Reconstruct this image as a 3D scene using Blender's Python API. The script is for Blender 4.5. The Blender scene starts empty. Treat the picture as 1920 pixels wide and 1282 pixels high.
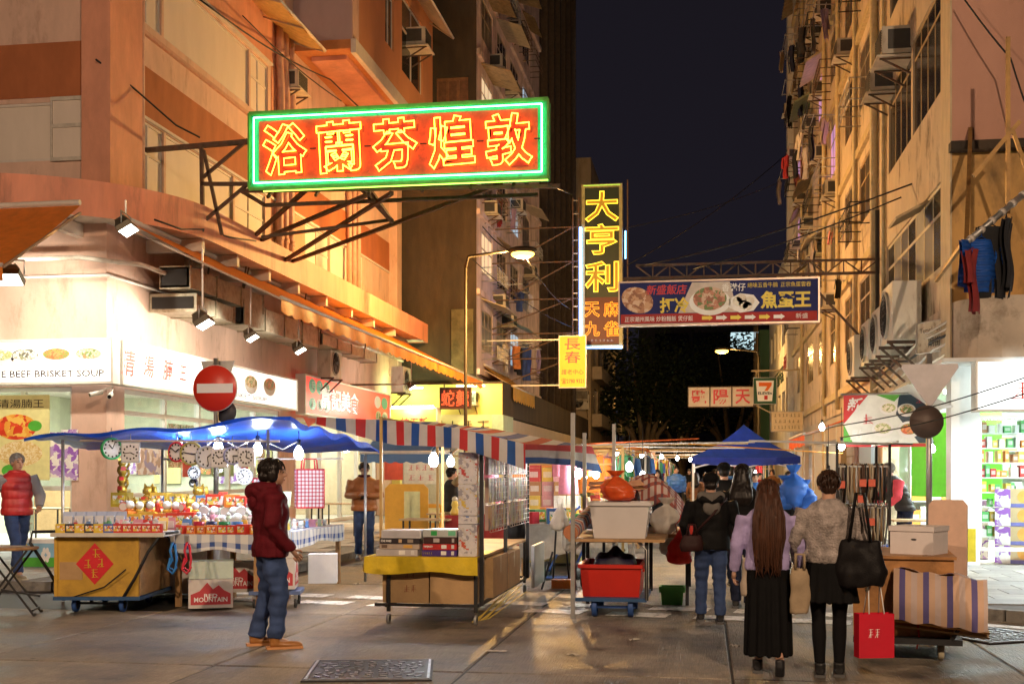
import bpy,bmesh,math,random
from mathutils import Vector,Matrix,noise
random.seed(7)
R=math.radians
scene=bpy.context.scene
COL=scene.collection
# -- camera
# level camera with a rising front (lens shift), turned a little left of the street's axis (+Y)
FPX,CH,HOR=2250.0,1.60,885.0
TH=math.atan2(360.0,FPX)
SN,CS=math.sin(TH),math.cos(TH)
cam=bpy.data.objects.new('camera',bpy.data.cameras.new('camera'))
COL.objects.link(cam)
cam.data.lens=36.0*FPX/1920.0
cam.data.sensor_width=36.0
cam.data.shift_y=(HOR-641.0)/1920.0
cam.data.clip_end=600.0
cam.location=(0,0,CH)
cam.rotation_euler=(R(90),0,TH)
scene.camera=cam
# -- night sky
w=bpy.data.worlds.new('World');scene.world=w;w.use_nodes=True
nt=w.node_tree;nt.nodes.clear()
out=nt.nodes.new('ShaderNodeOutputWorld');bg=nt.nodes.new('ShaderNodeBackground')
tc=nt.nodes.new('ShaderNodeTexCoord');sp=nt.nodes.new('ShaderNodeSeparateXYZ');rp=nt.nodes.new('ShaderNodeValToRGB')
nt.links.new(tc.outputs['Generated'],sp.inputs[0]);nt.links.new(sp.outputs['Z'],rp.inputs[0])
rp.color_ramp.elements[0].position=0.0;rp.color_ramp.elements[0].color=(.0095,.008,.0125,1)
rp.color_ramp.elements[1].position=0.6;rp.color_ramp.elements[1].color=(.0065,.0056,.008,1)
nt.links.new(rp.outputs[0],bg.inputs[0]);bg.inputs[1].default_value=1.0
nt.links.new(bg.outputs[0],out.inputs[0])
scene.view_settings.view_transform='Standard'
scene.view_settings.look='None'
scene.view_settings.exposure=0.35
scene.view_settings.gamma=1.0
scene.view_settings.use_curve_mapping=False
scene.cycles.use_denoising=True
scene.cycles.adaptive_threshold=.025
scene.cycles.max_bounces=6
scene.cycles.diffuse_bounces=3
scene.cycles.glossy_bounces=3
scene.cycles.transmission_bounces=4
scene.cycles.transparent_max_bounces=8
scene.cycles.sample_clamp_indirect=4.0
scene.cycles.caustics_reflective=False
scene.cycles.caustics_refractive=False
# -- from a photo pixel to a point of the place
def _ray(px,py):
 u=(px-960.0)/FPX;v=(HOR-py)/FPX
 return(-SN+u*CS,CS+u*SN,v)
def P(px,py,Y):
 d=_ray(px,py);t=Y/d[1]
 return Vector((d[0]*t,Y,CH+d[2]*t))
def PX(px,py,X):
 d=_ray(px,py);t=X/d[0]
 return Vector((X,d[1]*t,CH+d[2]*t))
def G(px,py,Z=0.0):
 d=_ray(px,py);t=(Z-CH)/d[2]
 return Vector((d[0]*t,d[1]*t,Z))
def YX(px,X):return PX(px,HOR,X).y
def XY(px,Y):return P(px,HOR,Y).x
# -- materials
_M={}
def principled(name):
 m=bpy.data.materials.new(name);m.use_nodes=True
 return m,m.node_tree,m.node_tree.nodes['Principled BSDF']
def mat(name,col=(.5,.5,.5),rough=.6,metal=0.0,var=.15,scale=6.0,bump=0.0,bscale=60.0,streak=0.0,dirt=None,dscale=2.0,dlo=.5,dhi=.7,trans=0.0,alpha=1.0,coat=0.0,sub=0.0,emit=None,es=0.0):
 """plain procedural surface: base colour with noise variation, optional vertical streaks, dirt patches and fine relief"""
 if name in _M:return _M[name]
 m,t,b=principled(name);N=t.nodes;L=t.links
 b.inputs['Roughness'].default_value=rough;b.inputs['Metallic'].default_value=metal
 c=tuple(col)+(1,)
 tcn=N.new('ShaderNodeTexCoord')
 cur=None
 if var>0:
  n=N.new('ShaderNodeTexNoise');n.inputs['Scale'].default_value=scale;n.inputs['Detail'].default_value=5;n.inputs['Roughness'].default_value=.65
  if streak>0:
   mp=N.new('ShaderNodeMapping');mp.inputs['Scale'].default_value=(1,1,1-streak)
   L.new(tcn.outputs['Object'],mp.inputs[0]);L.new(mp.outputs[0],n.inputs['Vector'])
  else:L.new(tcn.outputs['Object'],n.inputs['Vector'])
  mr=N.new('ShaderNodeMapRange');mr.inputs[1].default_value=.3;mr.inputs[2].default_value=.7
  mr.inputs[3].default_value=1-var;mr.inputs[4].default_value=1+var
  L.new(n.outputs[0],mr.inputs[0])
  mx=N.new('ShaderNodeMix');mx.data_type='RGBA';mx.blend_type='MULTIPLY';mx.inputs[0].default_value=1
  mx.inputs[6].default_value=c;L.new(mr.outputs[0],mx.inputs[7]);cur=mx.outputs[2]
 if dirt:
  n2=N.new('ShaderNodeTexNoise');n2.inputs['Scale'].default_value=dscale;n2.inputs['Detail'].default_value=8;n2.inputs['Roughness'].default_value=.7
  mp2=N.new('ShaderNodeMapping');mp2.inputs['Scale'].default_value=(1,1,1-streak);mp2.inputs['Location'].default_value=(3.1,1.7,.4)
  L.new(tcn.outputs['Object'],mp2.inputs[0]);L.new(mp2.outputs[0],n2.inputs['Vector'])
  cr=N.new('ShaderNodeMapRange');cr.inputs[1].default_value=dlo;cr.inputs[2].default_value=dhi;L.new(n2.outputs[0],cr.inputs[0])
  m2=N.new('ShaderNodeMix');m2.data_type='RGBA';L.new(cr.outputs[0],m2.inputs[0])
  if cur:L.new(cur,m2.inputs[6])
  else:m2.inputs[6].default_value=c
  m2.inputs[7].default_value=tuple(dirt)+(1,);cur=m2.outputs[2]
 if cur:L.new(cur,b.inputs['Base Color'])
 else:b.inputs['Base Color'].default_value=c
 if bump>0:
  nb=N.new('ShaderNodeTexNoise');nb.inputs['Scale'].default_value=bscale;nb.inputs['Detail'].default_value=4
  L.new(tcn.outputs['Object'],nb.inputs['Vector'])
  bp=N.new('ShaderNodeBump');bp.inputs['Strength'].default_value=bump;bp.inputs['Distance'].default_value=.02
  L.new(nb.outputs[0],bp.inputs['Height']);L.new(bp.outputs[0],b.inputs['Normal'])
 if trans:b.inputs['Transmission Weight'].default_value=trans
 if coat:b.inputs['Coat Weight'].default_value=coat
 if sub:b.inputs['Subsurface Weight'].default_value=sub;b.inputs['Subsurface Radius'].default_value=(.02,.01,.006)
 if alpha<1:b.inputs['Alpha'].default_value=alpha
 if es>0:
  b.inputs['Emission Color'].default_value=tuple(emit or col)+(1,);b.inputs['Emission Strength'].default_value=es
 _M[name]=m
 return m
def glow(name,col,s,sampled=False):
 if name in _M:return _M[name]
 m,t,b=principled(name)
 b.inputs['Base Color'].default_value=tuple(c*.6 for c in col)+(1,)
 b.inputs['Emission Color'].default_value=tuple(col)+(1,);b.inputs['Emission Strength'].default_value=s
 m.cycles.emission_sampling='FRONT_BACK' if sampled else 'NONE'
 _M[name]=m;return m
def paint(col,rough=.55,metal=0.0,var=.12):
 k='paint_%02x%02x%02x_%d_%d'%(*[int(max(0,min(1,c))**.45*255)for c in col],int(rough*10),int(metal*10))
 return mat(k,col,rough,metal,var=var,scale=9)
def fabric_stripes(name,cols,width,axis=0,rough=.8,trans_sheet=True,tr=.35,off=0.0):
 """bands of colour along an axis of the object's own UV layer (metres)"""
 if name in _M:return _M[name]
 m,t,b=principled(name);N=t.nodes;L=t.links
 uv=N.new('ShaderNodeUVMap');s=N.new('ShaderNodeSeparateXYZ');L.new(uv.outputs[0],s.inputs[0])
 d=N.new('ShaderNodeMath');d.operation='MULTIPLY_ADD';d.inputs[1].default_value=1.0/(width*len(cols));d.inputs[2].default_value=off;L.new(s.outputs[axis],d.inputs[0])
 f=N.new('ShaderNodeMath');f.operation='FRACT';L.new(d.outputs[0],f.inputs[0])
 r=N.new('ShaderNodeValToRGB');r.color_ramp.interpolation='CONSTANT'
 e=r.color_ramp.elements;e[0].color=tuple(cols[0])+(1,);e[1].position=1.0/len(cols);e[1].color=tuple(cols[1])+(1,)
 for i in range(2,len(cols)):
  x=e.new(i/len(cols));x.color=tuple(cols[i])+(1,)
 L.new(f.outputs[0],r.inputs[0])
 n=N.new('ShaderNodeTexNoise');n.inputs['Scale'].default_value=7;n.inputs['Detail'].default_value=6
 tcn=N.new('ShaderNodeTexCoord');L.new(tcn.outputs['Object'],n.inputs['Vector'])
 mr=N.new('ShaderNodeMapRange');mr.inputs[3].default_value=.75;mr.inputs[4].default_value=1.1;L.new(n.outputs[0],mr.inputs[0])
 mx=N.new('ShaderNodeMix');mx.data_type='RGBA';mx.blend_type='MULTIPLY';mx.inputs[0].default_value=1
 L.new(r.outputs[0],mx.inputs[6]);L.new(mr.outputs[0],mx.inputs[7]);L.new(mx.outputs[2],b.inputs['Base Color'])
 b.inputs['Roughness'].default_value=rough
 bp=N.new('ShaderNodeBump');bp.inputs['Strength'].default_value=.35;bp.inputs['Distance'].default_value=.02
 L.new(n.outputs[0],bp.inputs['Height']);L.new(bp.outputs[0],b.inputs['Normal'])
 if trans_sheet:
  tl=N.new('ShaderNodeBsdfTranslucent');L.new(mx.outputs[2],tl.inputs[0]);ms=N.new('ShaderNodeMixShader');ms.inputs[0].default_value=tr
  L.new(b.outputs[0],ms.inputs[1]);L.new(tl.outputs[0],ms.inputs[2]);L.new(ms.outputs[0],N['Material Output'].inputs[0])
 _M[name]=m;return m
def sheet(name,col,tr=.35,rough=.5,var=.15):
 if name in _M:return _M[name]
 m=mat(name,col,rough,var=var,scale=5,bump=.3,bscale=18);t=m.node_tree;N=t.nodes;L=t.links
 b=N['Principled BSDF'];tl=N.new('ShaderNodeBsdfTranslucent')
 if b.inputs['Base Color'].links:L.new(b.inputs['Base Color'].links[0].from_socket,tl.inputs[0])
 else:tl.inputs[0].default_value=tuple(col)+(1,)
 ms=N.new('ShaderNodeMixShader');ms.inputs[0].default_value=tr
 L.new(b.outputs[0],ms.inputs[1]);L.new(tl.outputs[0],ms.inputs[2]);L.new(ms.outputs[0],N['Material Output'].inputs[0])
 return m
def checks(name,cols,size,rough=.8):
 if name in _M:return _M[name]
 m,t,b=principled(name);N=t.nodes;L=t.links
 uv=N.new('ShaderNodeUVMap');s=N.new('ShaderNodeSeparateXYZ');L.new(uv.outputs[0],s.inputs[0])
 g=[]
 for i in(0,1):
  d=N.new('ShaderNodeMath');d.operation='MULTIPLY';d.inputs[1].default_value=1.0/size;L.new(s.outputs[i],d.inputs[0])
  f=N.new('ShaderNodeMath');f.operation='FRACT';L.new(d.outputs[0],f.inputs[0])
  k=N.new('ShaderNodeMath');k.operation='LESS_THAN';k.inputs[1].default_value=.38;L.new(f.outputs[0],k.inputs[0]);g.append(k)
 cur=None
 m1=N.new('ShaderNodeMix');m1.data_type='RGBA';L.new(g[0].outputs[0],m1.inputs[0]);m1.inputs[6].default_value=tuple(cols[0])+(1,);m1.inputs[7].default_value=tuple(cols[1])+(1,)
 m2=N.new('ShaderNodeMix');m2.data_type='RGBA';L.new(g[0].outputs[0],m2.inputs[0]);m2.inputs[6].default_value=tuple(cols[1])+(1,);m2.inputs[7].default_value=tuple(cols[2])+(1,)
 m3=N.new('ShaderNodeMix');m3.data_type='RGBA';L.new(g[1].outputs[0],m3.inputs[0]);L.new(m1.outputs[2],m3.inputs[6]);L.new(m2.outputs[2],m3.inputs[7])
 L.new(m3.outputs[2],b.inputs['Base Color']);b.inputs['Roughness'].default_value=rough
 _M[name]=m;return m
# -- mesh builder
class MB:
 def __init__(s):s.v=[];s.f=[];s.mi=[];s.uv=[];s.sm=[]
 def add(s,vs,fs,mi=0,uvs=None,smooth=False):
  o=len(s.v);s.v+=[Vector(p)for p in vs]
  for k,f in enumerate(fs):
   s.f.append([o+i for i in f]);s.mi.append(mi);s.sm.append(smooth)
   s.uv.append(uvs[k]if uvs else None)
  return s
 def box(s,c,d,rz=0.0,mi=0,M=None):
  x,y,z=d[0]/2,d[1]/2,d[2]/2
  vs=[Vector((i,j,k))for k in(-z,z)for j in(-y,y)for i in(-x,x)]
  T=M if M is not None else Matrix.Translation(Vector(c))@Matrix.Rotation(rz,4,'Z')
  if M is not None:T=Matrix.Translation(Vector(c))@M
  return s.add([T@p for p in vs],[(0,2,3,1),(4,5,7,6),(0,1,5,4),(2,6,7,3),(0,4,6,2),(1,3,7,5)],mi)
 def b2(s,a,b,mi=0):
  a=Vector(a);b=Vector(b);d=b-a
  return s.box((a+b)/2,(abs(d.x),abs(d.y),abs(d.z)),0,mi)
 def bar(s,p,q,w_=.04,h=None,mi=0):
  p=Vector(p);q=Vector(q);h=h or w_;d=q-p;L=d.length
  if L<1e-6:return s
  z=d/L;up=Vector((0,0,1))if abs(z.z)<.95 else Vector((0,1,0))
  x=z.cross(up).normalized();y=x.cross(z)
  vs=[o+x*(i*w_/2)+y*(j*h/2)for o in(p,q)for j in(-1,1)for i in(-1,1)]
  return s.add(vs,[(0,1,3,2),(4,6,7,5),(0,4,5,1),(2,3,7,6),(0,2,6,4),(1,5,7,3)],mi)
 def tube(s,pts,r,n=8,mi=0,cap=True,smooth=True,flat=1.0,closed=False):
  pts=[Vector(p)for p in pts];m=len(pts)
  rs=r if isinstance(r,(list,tuple))else[r]*m
  vs=[];px=None
  for i,p in enumerate(pts):
   if closed:t=pts[(i+1)%m]-pts[i-1]
   else:t=(pts[min(i+1,m-1)]-pts[max(i-1,0)])
   if t.length<1e-9:t=Vector((0,0,1))
   t.normalize()
   if px is None:
    up=Vector((0,0,1))if abs(t.z)<.9 else Vector((1,0,0));x=t.cross(up).normalized()
   else:
    x=px-t*px.dot(t)
    x=x.normalized()if x.length>1e-6 else t.orthogonal().normalized()
   px=x;y=t.cross(x)
   for k in range(n):
    a=2*math.pi*k/n
    vs.append(p+(x*math.cos(a)+y*math.sin(a)*flat)*rs[i])
  fs=[]
  for i in range(m if closed else m-1):
   j=(i+1)%m
   for k in range(n):fs.append((i*n+k,i*n+(k+1)%n,j*n+(k+1)%n,j*n+k))
  s.add(vs,fs,mi,smooth=smooth)
  if cap and not closed:
   o=len(s.v)-m*n
   s.f.append([o+k for k in range(n)][::-1]);s.mi.append(mi);s.uv.append(None);s.sm.append(False)
   s.f.append([o+(m-1)*n+k for k in range(n)]);s.mi.append(mi);s.uv.append(None);s.sm.append(False)
  return s
 def cyl(s,p,q,r,n=12,mi=0,r2=None,smooth=True):return s.tube([p,q],[r,r if r2 is None else r2],n,mi,True,smooth)
 def lathe(s,prof,c=(0,0,0),n=16,mi=0,M=None,sx=1.0,sy=1.0,smooth=True,a0=0.0,a1=2*math.pi):
  full=abs(a1-a0-2*math.pi)<1e-6;k_=n if full else n+1
  T=Matrix.Translation(Vector(c))@(M or Matrix())
  vs=[];fs=[]
  for(r,z)in prof:
   for k in range(k_):
    a=a0+(a1-a0)*k/n;vs.append(T@Vector((math.cos(a)*r*sx,math.sin(a)*r*sy,z)))
  for i in range(len(prof)-1):
   for k in range(n):
    k2=(k+1)%k_;fs.append((i*k_+k,i*k_+k2,(i+1)*k_+k2,(i+1)*k_+k))
  return s.add(vs,fs,mi,smooth=smooth)
 def ball(s,c,r,n=10,mi=0,M=None):
  if not isinstance(r,(list,tuple,Vector)):r=(r,r,r)
  m=max(4,n//2);prof=[(max(1e-4,math.sin(math.pi*i/m)),-math.cos(math.pi*i/m))for i in range(m+1)]
  T=(M or Matrix())@Matrix.Diagonal((r[0],r[1],r[2],1))
  return s.lathe(prof,c,n,mi,T)
 def prism(s,poly,d,mi=0,back=True):
  poly=[Vector(p)for p in poly];d=Vector(d);n=len(poly)
  vs=poly+[p+d for p in poly]
  fs=[tuple(range(n)),tuple(reversed(range(n,2*n)))]+[(i,n+i,n+(i+1)%n,(i+1)%n)for i in range(n)]
  return s.add(vs,fs,mi)
 def quad(s,a,b,c,d,mi=0,uv=((0,0),(1,0),(1,1),(0,1))):return s.add([a,b,c,d],[(0,1,2,3)],mi,[list(uv)])
 def grid(s,fn,nu,nv,mi=0,uvfn=None,smooth=True,thick=0.0):
  vs=[Vector(fn(i/nu,j/nv))for j in range(nv+1)for i in range(nu+1)]
  fs=[];uvs=[];W=nu+1
  for j in range(nv):
   for i in range(nu):
    fs.append((j*W+i,j*W+i+1,(j+1)*W+i+1,(j+1)*W+i))
    if uvfn:uvs.append([uvfn(a/nu,b/nv)for a,b in((i,j),(i+1,j),(i+1,j+1),(i,j+1))])
  s.add(vs,fs,mi,uvs if uvfn else None,smooth)
  if thick:
   nrm=[Vector((0,0,0))for _ in vs]
   for f in fs:
    n_=(vs[f[1]]-vs[f[0]]).cross(vs[f[3]]-vs[f[0]])
    for i in f:nrm[i]+=n_
   vb=[p-(q.normalized()if q.length>1e-12 else Vector((0,0,1)))*thick for p,q in zip(vs,nrm)]
   s.add(vb,[tuple(reversed(f))for f in fs],mi,[list(reversed(u))for u in uvs]if uvfn else None,smooth)
  return s
 def mesh(s,name,mats,xf=None):
  me=bpy.data.meshes.new(name)
  vs=[xf@p for p in s.v]if xf is not None else s.v
  me.from_pydata([tuple(p)for p in vs],[],s.f)
  for m in(mats if isinstance(mats,(list,tuple))else[mats]):me.materials.append(m)
  me.polygons.foreach_set('material_index',s.mi);me.polygons.foreach_set('use_smooth',s.sm)
  if any(u is not None for u in s.uv):
   ul=me.uv_layers.new(name='UVMap');k=0;flat=[]
   for f,u in zip(s.f,s.uv):
    for c in range(len(f)):flat+=list(u[c])if u else[0.0,0.0]
   ul.data.foreach_set('uv',flat)
  me.update();return me
 def build(s,name,mats,parent=None,world=False,label=None):
  xf=parent_inv(parent)if(world and parent is not None)else None
  return link(name,s.mesh(name,mats,xf),parent,label=label)
def parent_inv(p):
 M=Matrix()
 while p is not None:
  M=Matrix.LocRotScale(p.location,p.rotation_euler,p.scale)@M;p=p.parent
 return M.inverted()
def link(name,data,parent=None,loc=(0,0,0),rot=(0,0,0),label=None,scale=(1,1,1)):
 o=bpy.data.objects.new(name,data);COL.objects.link(o)
 o.parent=parent;o.location=loc;o.rotation_euler=rot;o.scale=scale
 if label:o['label']=label
 return o
def tag(o,label,cat,group=None):
 o['label']=label;o['category']=cat
 if group:o['group']=group
 return o
def thing(name,label,cat,loc=(0,0,0),rz=0.0,group=None):
 return tag(link(name,None,None,loc,(0,0,rz)),label,cat,group)
def struct(o):o['kind']='structure';return o
def copy_tree(o,parent=None):
 c=o.copy();COL.objects.link(c);c.parent=parent
 for ch in o.children:copy_tree(ch,c)
 return c
def point_light(parent,loc,W,col=(1,.9,.75),r=.04,name='light'):
 d=bpy.data.lights.new(name,'POINT');d.energy=W;d.color=col;d.shadow_soft_size=r
 return link(name,d,parent,loc)
def spot_light(parent,loc,target,W,col=(1,.9,.75),ang=100,r=.1,blend=.6,name='light'):
 d=bpy.data.lights.new(name,'SPOT');d.energy=W;d.color=col;d.shadow_soft_size=r;d.spot_size=R(ang);d.spot_blend=blend
 o=link(name,d,parent,loc);o.rotation_euler=(Vector(target)-Vector(loc)).to_track_quat('-Z','Y').to_euler();return o
def area_light(parent,loc,rot,sx,sy,W,col=(1,1,1),name='light'):
 d=bpy.data.lights.new(name,'AREA');d.shape='RECTANGLE';d.size=sx;d.size_y=sy;d.energy=W;d.color=col
 return link(name,d,parent,loc,rot)
# -- lettering
_TC={}
def text_mesh(body,outline=0.0,offset=0.0,extrude=.004,shear=0.0,space=1.0,res=2):
 """mesh of a word, 1 unit high, centred; outline > 0 gives tubes along the letters' edges"""
 k=(body,outline,offset,extrude,shear,space)
 if k in _TC:return _TC[k]
 c=bpy.data.curves.new('lettering','FONT');c.body=body;c.align_x='CENTER';c.align_y='CENTER'
 c.size=1.0;c.offset=offset;c.shear=shear;c.space_character=space;c.resolution_u=res
 if outline>0:c.fill_mode='NONE';c.bevel_depth=outline;c.bevel_resolution=1
 else:c.extrude=extrude
 o=bpy.data.objects.new('lettering',c);COL.objects.link(o)
 m=bpy.data.meshes.new_from_object(o)
 bpy.data.objects.remove(o);m.name='lettering'
 xs=[v.co.x for v in m.vertices];ys=[v.co.y for v in m.vertices]
 cx,cy=(max(xs)+min(xs))/2,(max(ys)+min(ys))/2
 for v in m.vertices:v.co.x-=cx;v.co.y-=cy
 r=(m,max(xs)-min(xs),max(ys)-min(ys));_TC[k]=r;return r
def scrawl(parent,n,loc,size,material,facing,name):
 """writing too small or blurred to read in the photograph: brush marks of the same size and place"""
 r_=random.Random(int(abs(loc[0]*71+loc[2]*131)*10)+n);m=MB();cw,ch=size[0]/n,size[1];t=min(cw,ch)*.09
 for k in range(n):
  cx=-size[0]/2+cw*(k+.5);q=lambda a,b:(cx+a*cw*.8,0,b*ch*.9)
  for z in r_.sample((-.42,-.15,.12,.4),3):a=r_.uniform(.25,.48);m.bar(q(-a,z),q(a,z+.04),t,t*.4)
  x=r_.uniform(-.2,.2);m.bar(q(x,.48),q(x,-.45),t,t*.4);m.bar(q(x,.05),q(r_.choice((-.45,.45)),-.46),t,t*.4)
 return link(name,m.mesh('lettering',material),parent,loc,(0,0,facing))
def letters(parent,body,loc,size,material,facing=0.0,tilt=0.0,fit=None,name='lettering',depth=1.0,**kw):
 """word as a part: loc = its centre in the parent's space, size = (w, h) to fit or a height; facing 0 looks to -Y"""
 if body[0]=='~':return scrawl(parent,len(body),loc,size if isinstance(size,(tuple,list))else(size*len(body),size),material,facing,name)
 m,tw,th=text_mesh(body,**kw);m=m.copy();m.materials.clear();m.materials.append(material)
 if isinstance(size,(tuple,list)):sx,sy=size[0]/tw,size[1]/th
 else:sx=sy=size/th
 o=link(name,m,parent,loc,(R(90),tilt,facing));o.scale=(sx,sy,min(sx,sy)*depth);return o
# == materials of the setting
def concrete_road():
 m,t,b=principled('road_concrete');N=t.nodes;L=t.links
 tcn=N.new('ShaderNodeTexCoord');geo=N.new('ShaderNodeNewGeometry')
 mp=N.new('ShaderNodeMapping');mp.inputs['Scale'].default_value=(85,4,1);L.new(geo.outputs['Position'],mp.inputs[0])
 n1=N.new('ShaderNodeTexNoise');n1.inputs['Scale'].default_value=1;n1.inputs['Detail'].default_value=4;L.new(mp.outputs[0],n1.inputs['Vector'])
 n2=N.new('ShaderNodeTexNoise');n2.inputs['Scale'].default_value=1.3;n2.inputs['Detail'].default_value=9;n2.inputs['Roughness'].default_value=.68;L.new(geo.outputs['Position'],n2.inputs['Vector'])
 n3=N.new('ShaderNodeTexNoise');n3.inputs['Scale'].default_value=90;n3.inputs['Detail'].default_value=2;L.new(geo.outputs['Position'],n3.inputs['Vector'])
 cr=N.new('ShaderNodeValToRGB');e=cr.color_ramp.elements
 e[0].position=.36;e[0].color=(.05,.044,.038,1);e[1].position=.6;e[1].color=(.31,.265,.21,1);x=e.new(.47);x.color=(.18,.152,.12,1)
 L.new(n2.outputs[0],cr.inputs[0])
 mr=N.new('ShaderNodeMapRange');mr.inputs[1].default_value=.35;mr.inputs[2].default_value=.65;mr.inputs[3].default_value=.84;mr.inputs[4].default_value=1.14;L.new(n1.outputs[0],mr.inputs[0])
 mx=N.new('ShaderNodeMix');mx.data_type='RGBA';mx.blend_type='MULTIPLY';mx.inputs[0].default_value=1;L.new(cr.outputs[0],mx.inputs[6]);L.new(mr.outputs[0],mx.inputs[7])
 mr2=N.new('ShaderNodeMapRange');mr2.inputs[3].default_value=.5;mr2.inputs[4].default_value=1.5;L.new(n3.outputs[0],mr2.inputs[0])
 mx2=N.new('ShaderNodeMix');mx2.data_type='RGBA';mx2.blend_type='MULTIPLY';mx2.inputs[0].default_value=1;L.new(mx.outputs[2],mx2.inputs[6]);L.new(mr2.outputs[0],mx2.inputs[7])
# every slab was cast on its own day: its tone shifts a little
 oi=N.new('ShaderNodeObjectInfo');mr3=N.new('ShaderNodeMapRange');mr3.inputs[3].default_value=.78;mr3.inputs[4].default_value=1.2;L.new(oi.outputs['Random'],mr3.inputs[0])
 mx3=N.new('ShaderNodeMix');mx3.data_type='RGBA';mx3.blend_type='MULTIPLY';mx3.inputs[0].default_value=1;L.new(mx2.outputs[2],mx3.inputs[6]);L.new(mr3.outputs[0],mx3.inputs[7])
 vo=N.new('ShaderNodeTexVoronoi');vo.inputs['Scale'].default_value=2.6;L.new(geo.outputs['Position'],vo.inputs['Vector']);vm=N.new('ShaderNodeMapRange');vm.inputs[1].default_value=.05;vm.inputs[2].default_value=.075;vm.inputs[3].default_value=.35;vm.inputs[4].default_value=1;L.new(vo.outputs['Distance'],vm.inputs[0])
 mx4=N.new('ShaderNodeMix');mx4.data_type='RGBA';mx4.blend_type='MULTIPLY';mx4.inputs[0].default_value=1;L.new(mx3.outputs[2],mx4.inputs[6]);L.new(vm.outputs[0],mx4.inputs[7])
 L.new(mx4.outputs[2],b.inputs['Base Color'])
 rr=N.new('ShaderNodeMapRange');rr.inputs[1].default_value=.4;rr.inputs[2].default_value=.65;rr.inputs[3].default_value=.38;rr.inputs[4].default_value=.72;L.new(n2.outputs[0],rr.inputs[0]);L.new(rr.outputs[0],b.inputs['Roughness'])
 ad=N.new('ShaderNodeMath');ad.operation='MULTIPLY_ADD';ad.inputs[1].default_value=.6;L.new(n3.outputs[0],ad.inputs[0]);L.new(n1.outputs[0],ad.inputs[2])
 bp=N.new('ShaderNodeBump');bp.inputs['Strength'].default_value=.9;bp.inputs['Distance'].default_value=.02;L.new(ad.outputs[0],bp.inputs['Height']);L.new(bp.outputs[0],b.inputs['Normal'])
 _M['road_concrete']=m;return m
ROAD=concrete_road()
BITUMEN=mat('joint_bitumen',(.02,.019,.018),.6,var=.2)
PAVE=mat('paving',(.3,.29,.27),.6,var=.2,scale=3,bump=.25,bscale=80,dirt=(.12,.11,.1),dscale=1.5)
KERB=mat('kerb_stone',(.2,.19,.17),.7,var=.25,scale=4,bump=.3,dirt=(.06,.055,.05),dscale=3)
ROADWHITE=mat('road_paint',(.82,.8,.76),.6,var=.12,scale=20,dirt=(.2,.19,.17),dscale=9,dlo=.52,dhi=.62)
CREAM=mat('cream_wall',(.62,.42,.33),.75,var=.12,scale=2.2,streak=.6,bump=.2,bscale=25,dirt=(.28,.16,.1),dscale=1.6,dlo=.54,dhi=.8)
BROWN=mat('brown_band',(.36,.115,.04),.75,var=.2,scale=1.6,streak=.6,bump=.1)
PEACH=mat('peach_wall',(.6,.27,.17),.75,var=.2,scale=1.6,streak=.6,bump=.1,dirt=(.3,.15,.1),dscale=.8,dlo=.58,dhi=.85)
MAUVE=mat('mauve_wall',(.42,.3,.3),.8,var=.1,scale=1.1,streak=.5,bump=.1)
FASCIA=mat('canopy_fascia',(.72,.29,.18),.6,var=.2,scale=1.8,streak=.8,dirt=(.26,.12,.08),dscale=1.5,dlo=.52,dhi=.75)
SOFFIT=mat('soffit_paint',(.7,.64,.55),.7,var=.1,scale=1.5,dirt=(.4,.33,.26),dscale=1.2)
PANEL=mat('board_panel',(.66,.58,.5),.6,var=.06,scale=2,streak=.7)
FRAMEW=mat('window_frame_white',(.6,.55,.5),.5,var=.1)
GLASSD=mat('dark_glass',(.015,.016,.018),.08,var=0)
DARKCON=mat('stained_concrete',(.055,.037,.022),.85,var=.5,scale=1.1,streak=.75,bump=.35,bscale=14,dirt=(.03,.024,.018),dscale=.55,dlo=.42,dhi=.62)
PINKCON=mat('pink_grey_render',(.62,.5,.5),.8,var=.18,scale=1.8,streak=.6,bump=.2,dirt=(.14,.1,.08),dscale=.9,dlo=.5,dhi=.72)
YELCON=mat('yellow_render',(.58,.47,.33),.8,var=.14,scale=2.2,streak=.5,bump=.3,bscale=20,dirt=(.09,.055,.025),dscale=1.5,dlo=.53,dhi=.7)
PINKWALL=mat('pink_wall',(.55,.3,.22),.8,var=.1,scale=1.1,streak=.5,bump=.15,dirt=(.22,.12,.07),dscale=.8,dlo=.55,dhi=.75)
ORWALL=mat('ochre_wall',(.62,.36,.12),.8,var=.15,scale=1.1,streak=.5,bump=.15,dirt=(.25,.15,.06),dscale=1.1,dlo=.52,dhi=.72)
WHITEWALL=mat('white_render',(.62,.6,.54),.75,var=.12,scale=1.2,streak=.7,dirt=(.3,.26,.2),dscale=1.1)
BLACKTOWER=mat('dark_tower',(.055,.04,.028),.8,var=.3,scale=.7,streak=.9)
STEEL=mat('rusty_steel',(.1,.065,.045),.7,.3,var=.35,scale=8,bump=.2,dirt=(.16,.06,.025),dscale=6)
GALV=mat('galvanised',(.42,.42,.41),.42,.75,var=.18,scale=5)
DUCT=mat('duct_metal',(.42,.39,.3),.45,.6,var=.25,scale=9,dirt=(.22,.18,.12),dscale=4)
IRON=mat('dark_iron',(.03,.03,.032),.55,.5,var=.25)
PIPE=mat('pipe_paint',(.52,.3,.22),.55,var=.15)
WIRE=mat('wire',(.012,.012,.013),.6,var=0)
ACW=mat('ac_casing',(.5,.46,.38),.5,var=.14,scale=5,streak=.6,dirt=(.2,.15,.1),dscale=3)
ACD=mat('ac_grille',(.045,.043,.04),.6,var=.2)
WOOD=mat('worn_plywood',(.42,.25,.11),.6,var=.25,scale=4,bump=.15,dirt=(.18,.1,.05),dscale=3)
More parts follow.
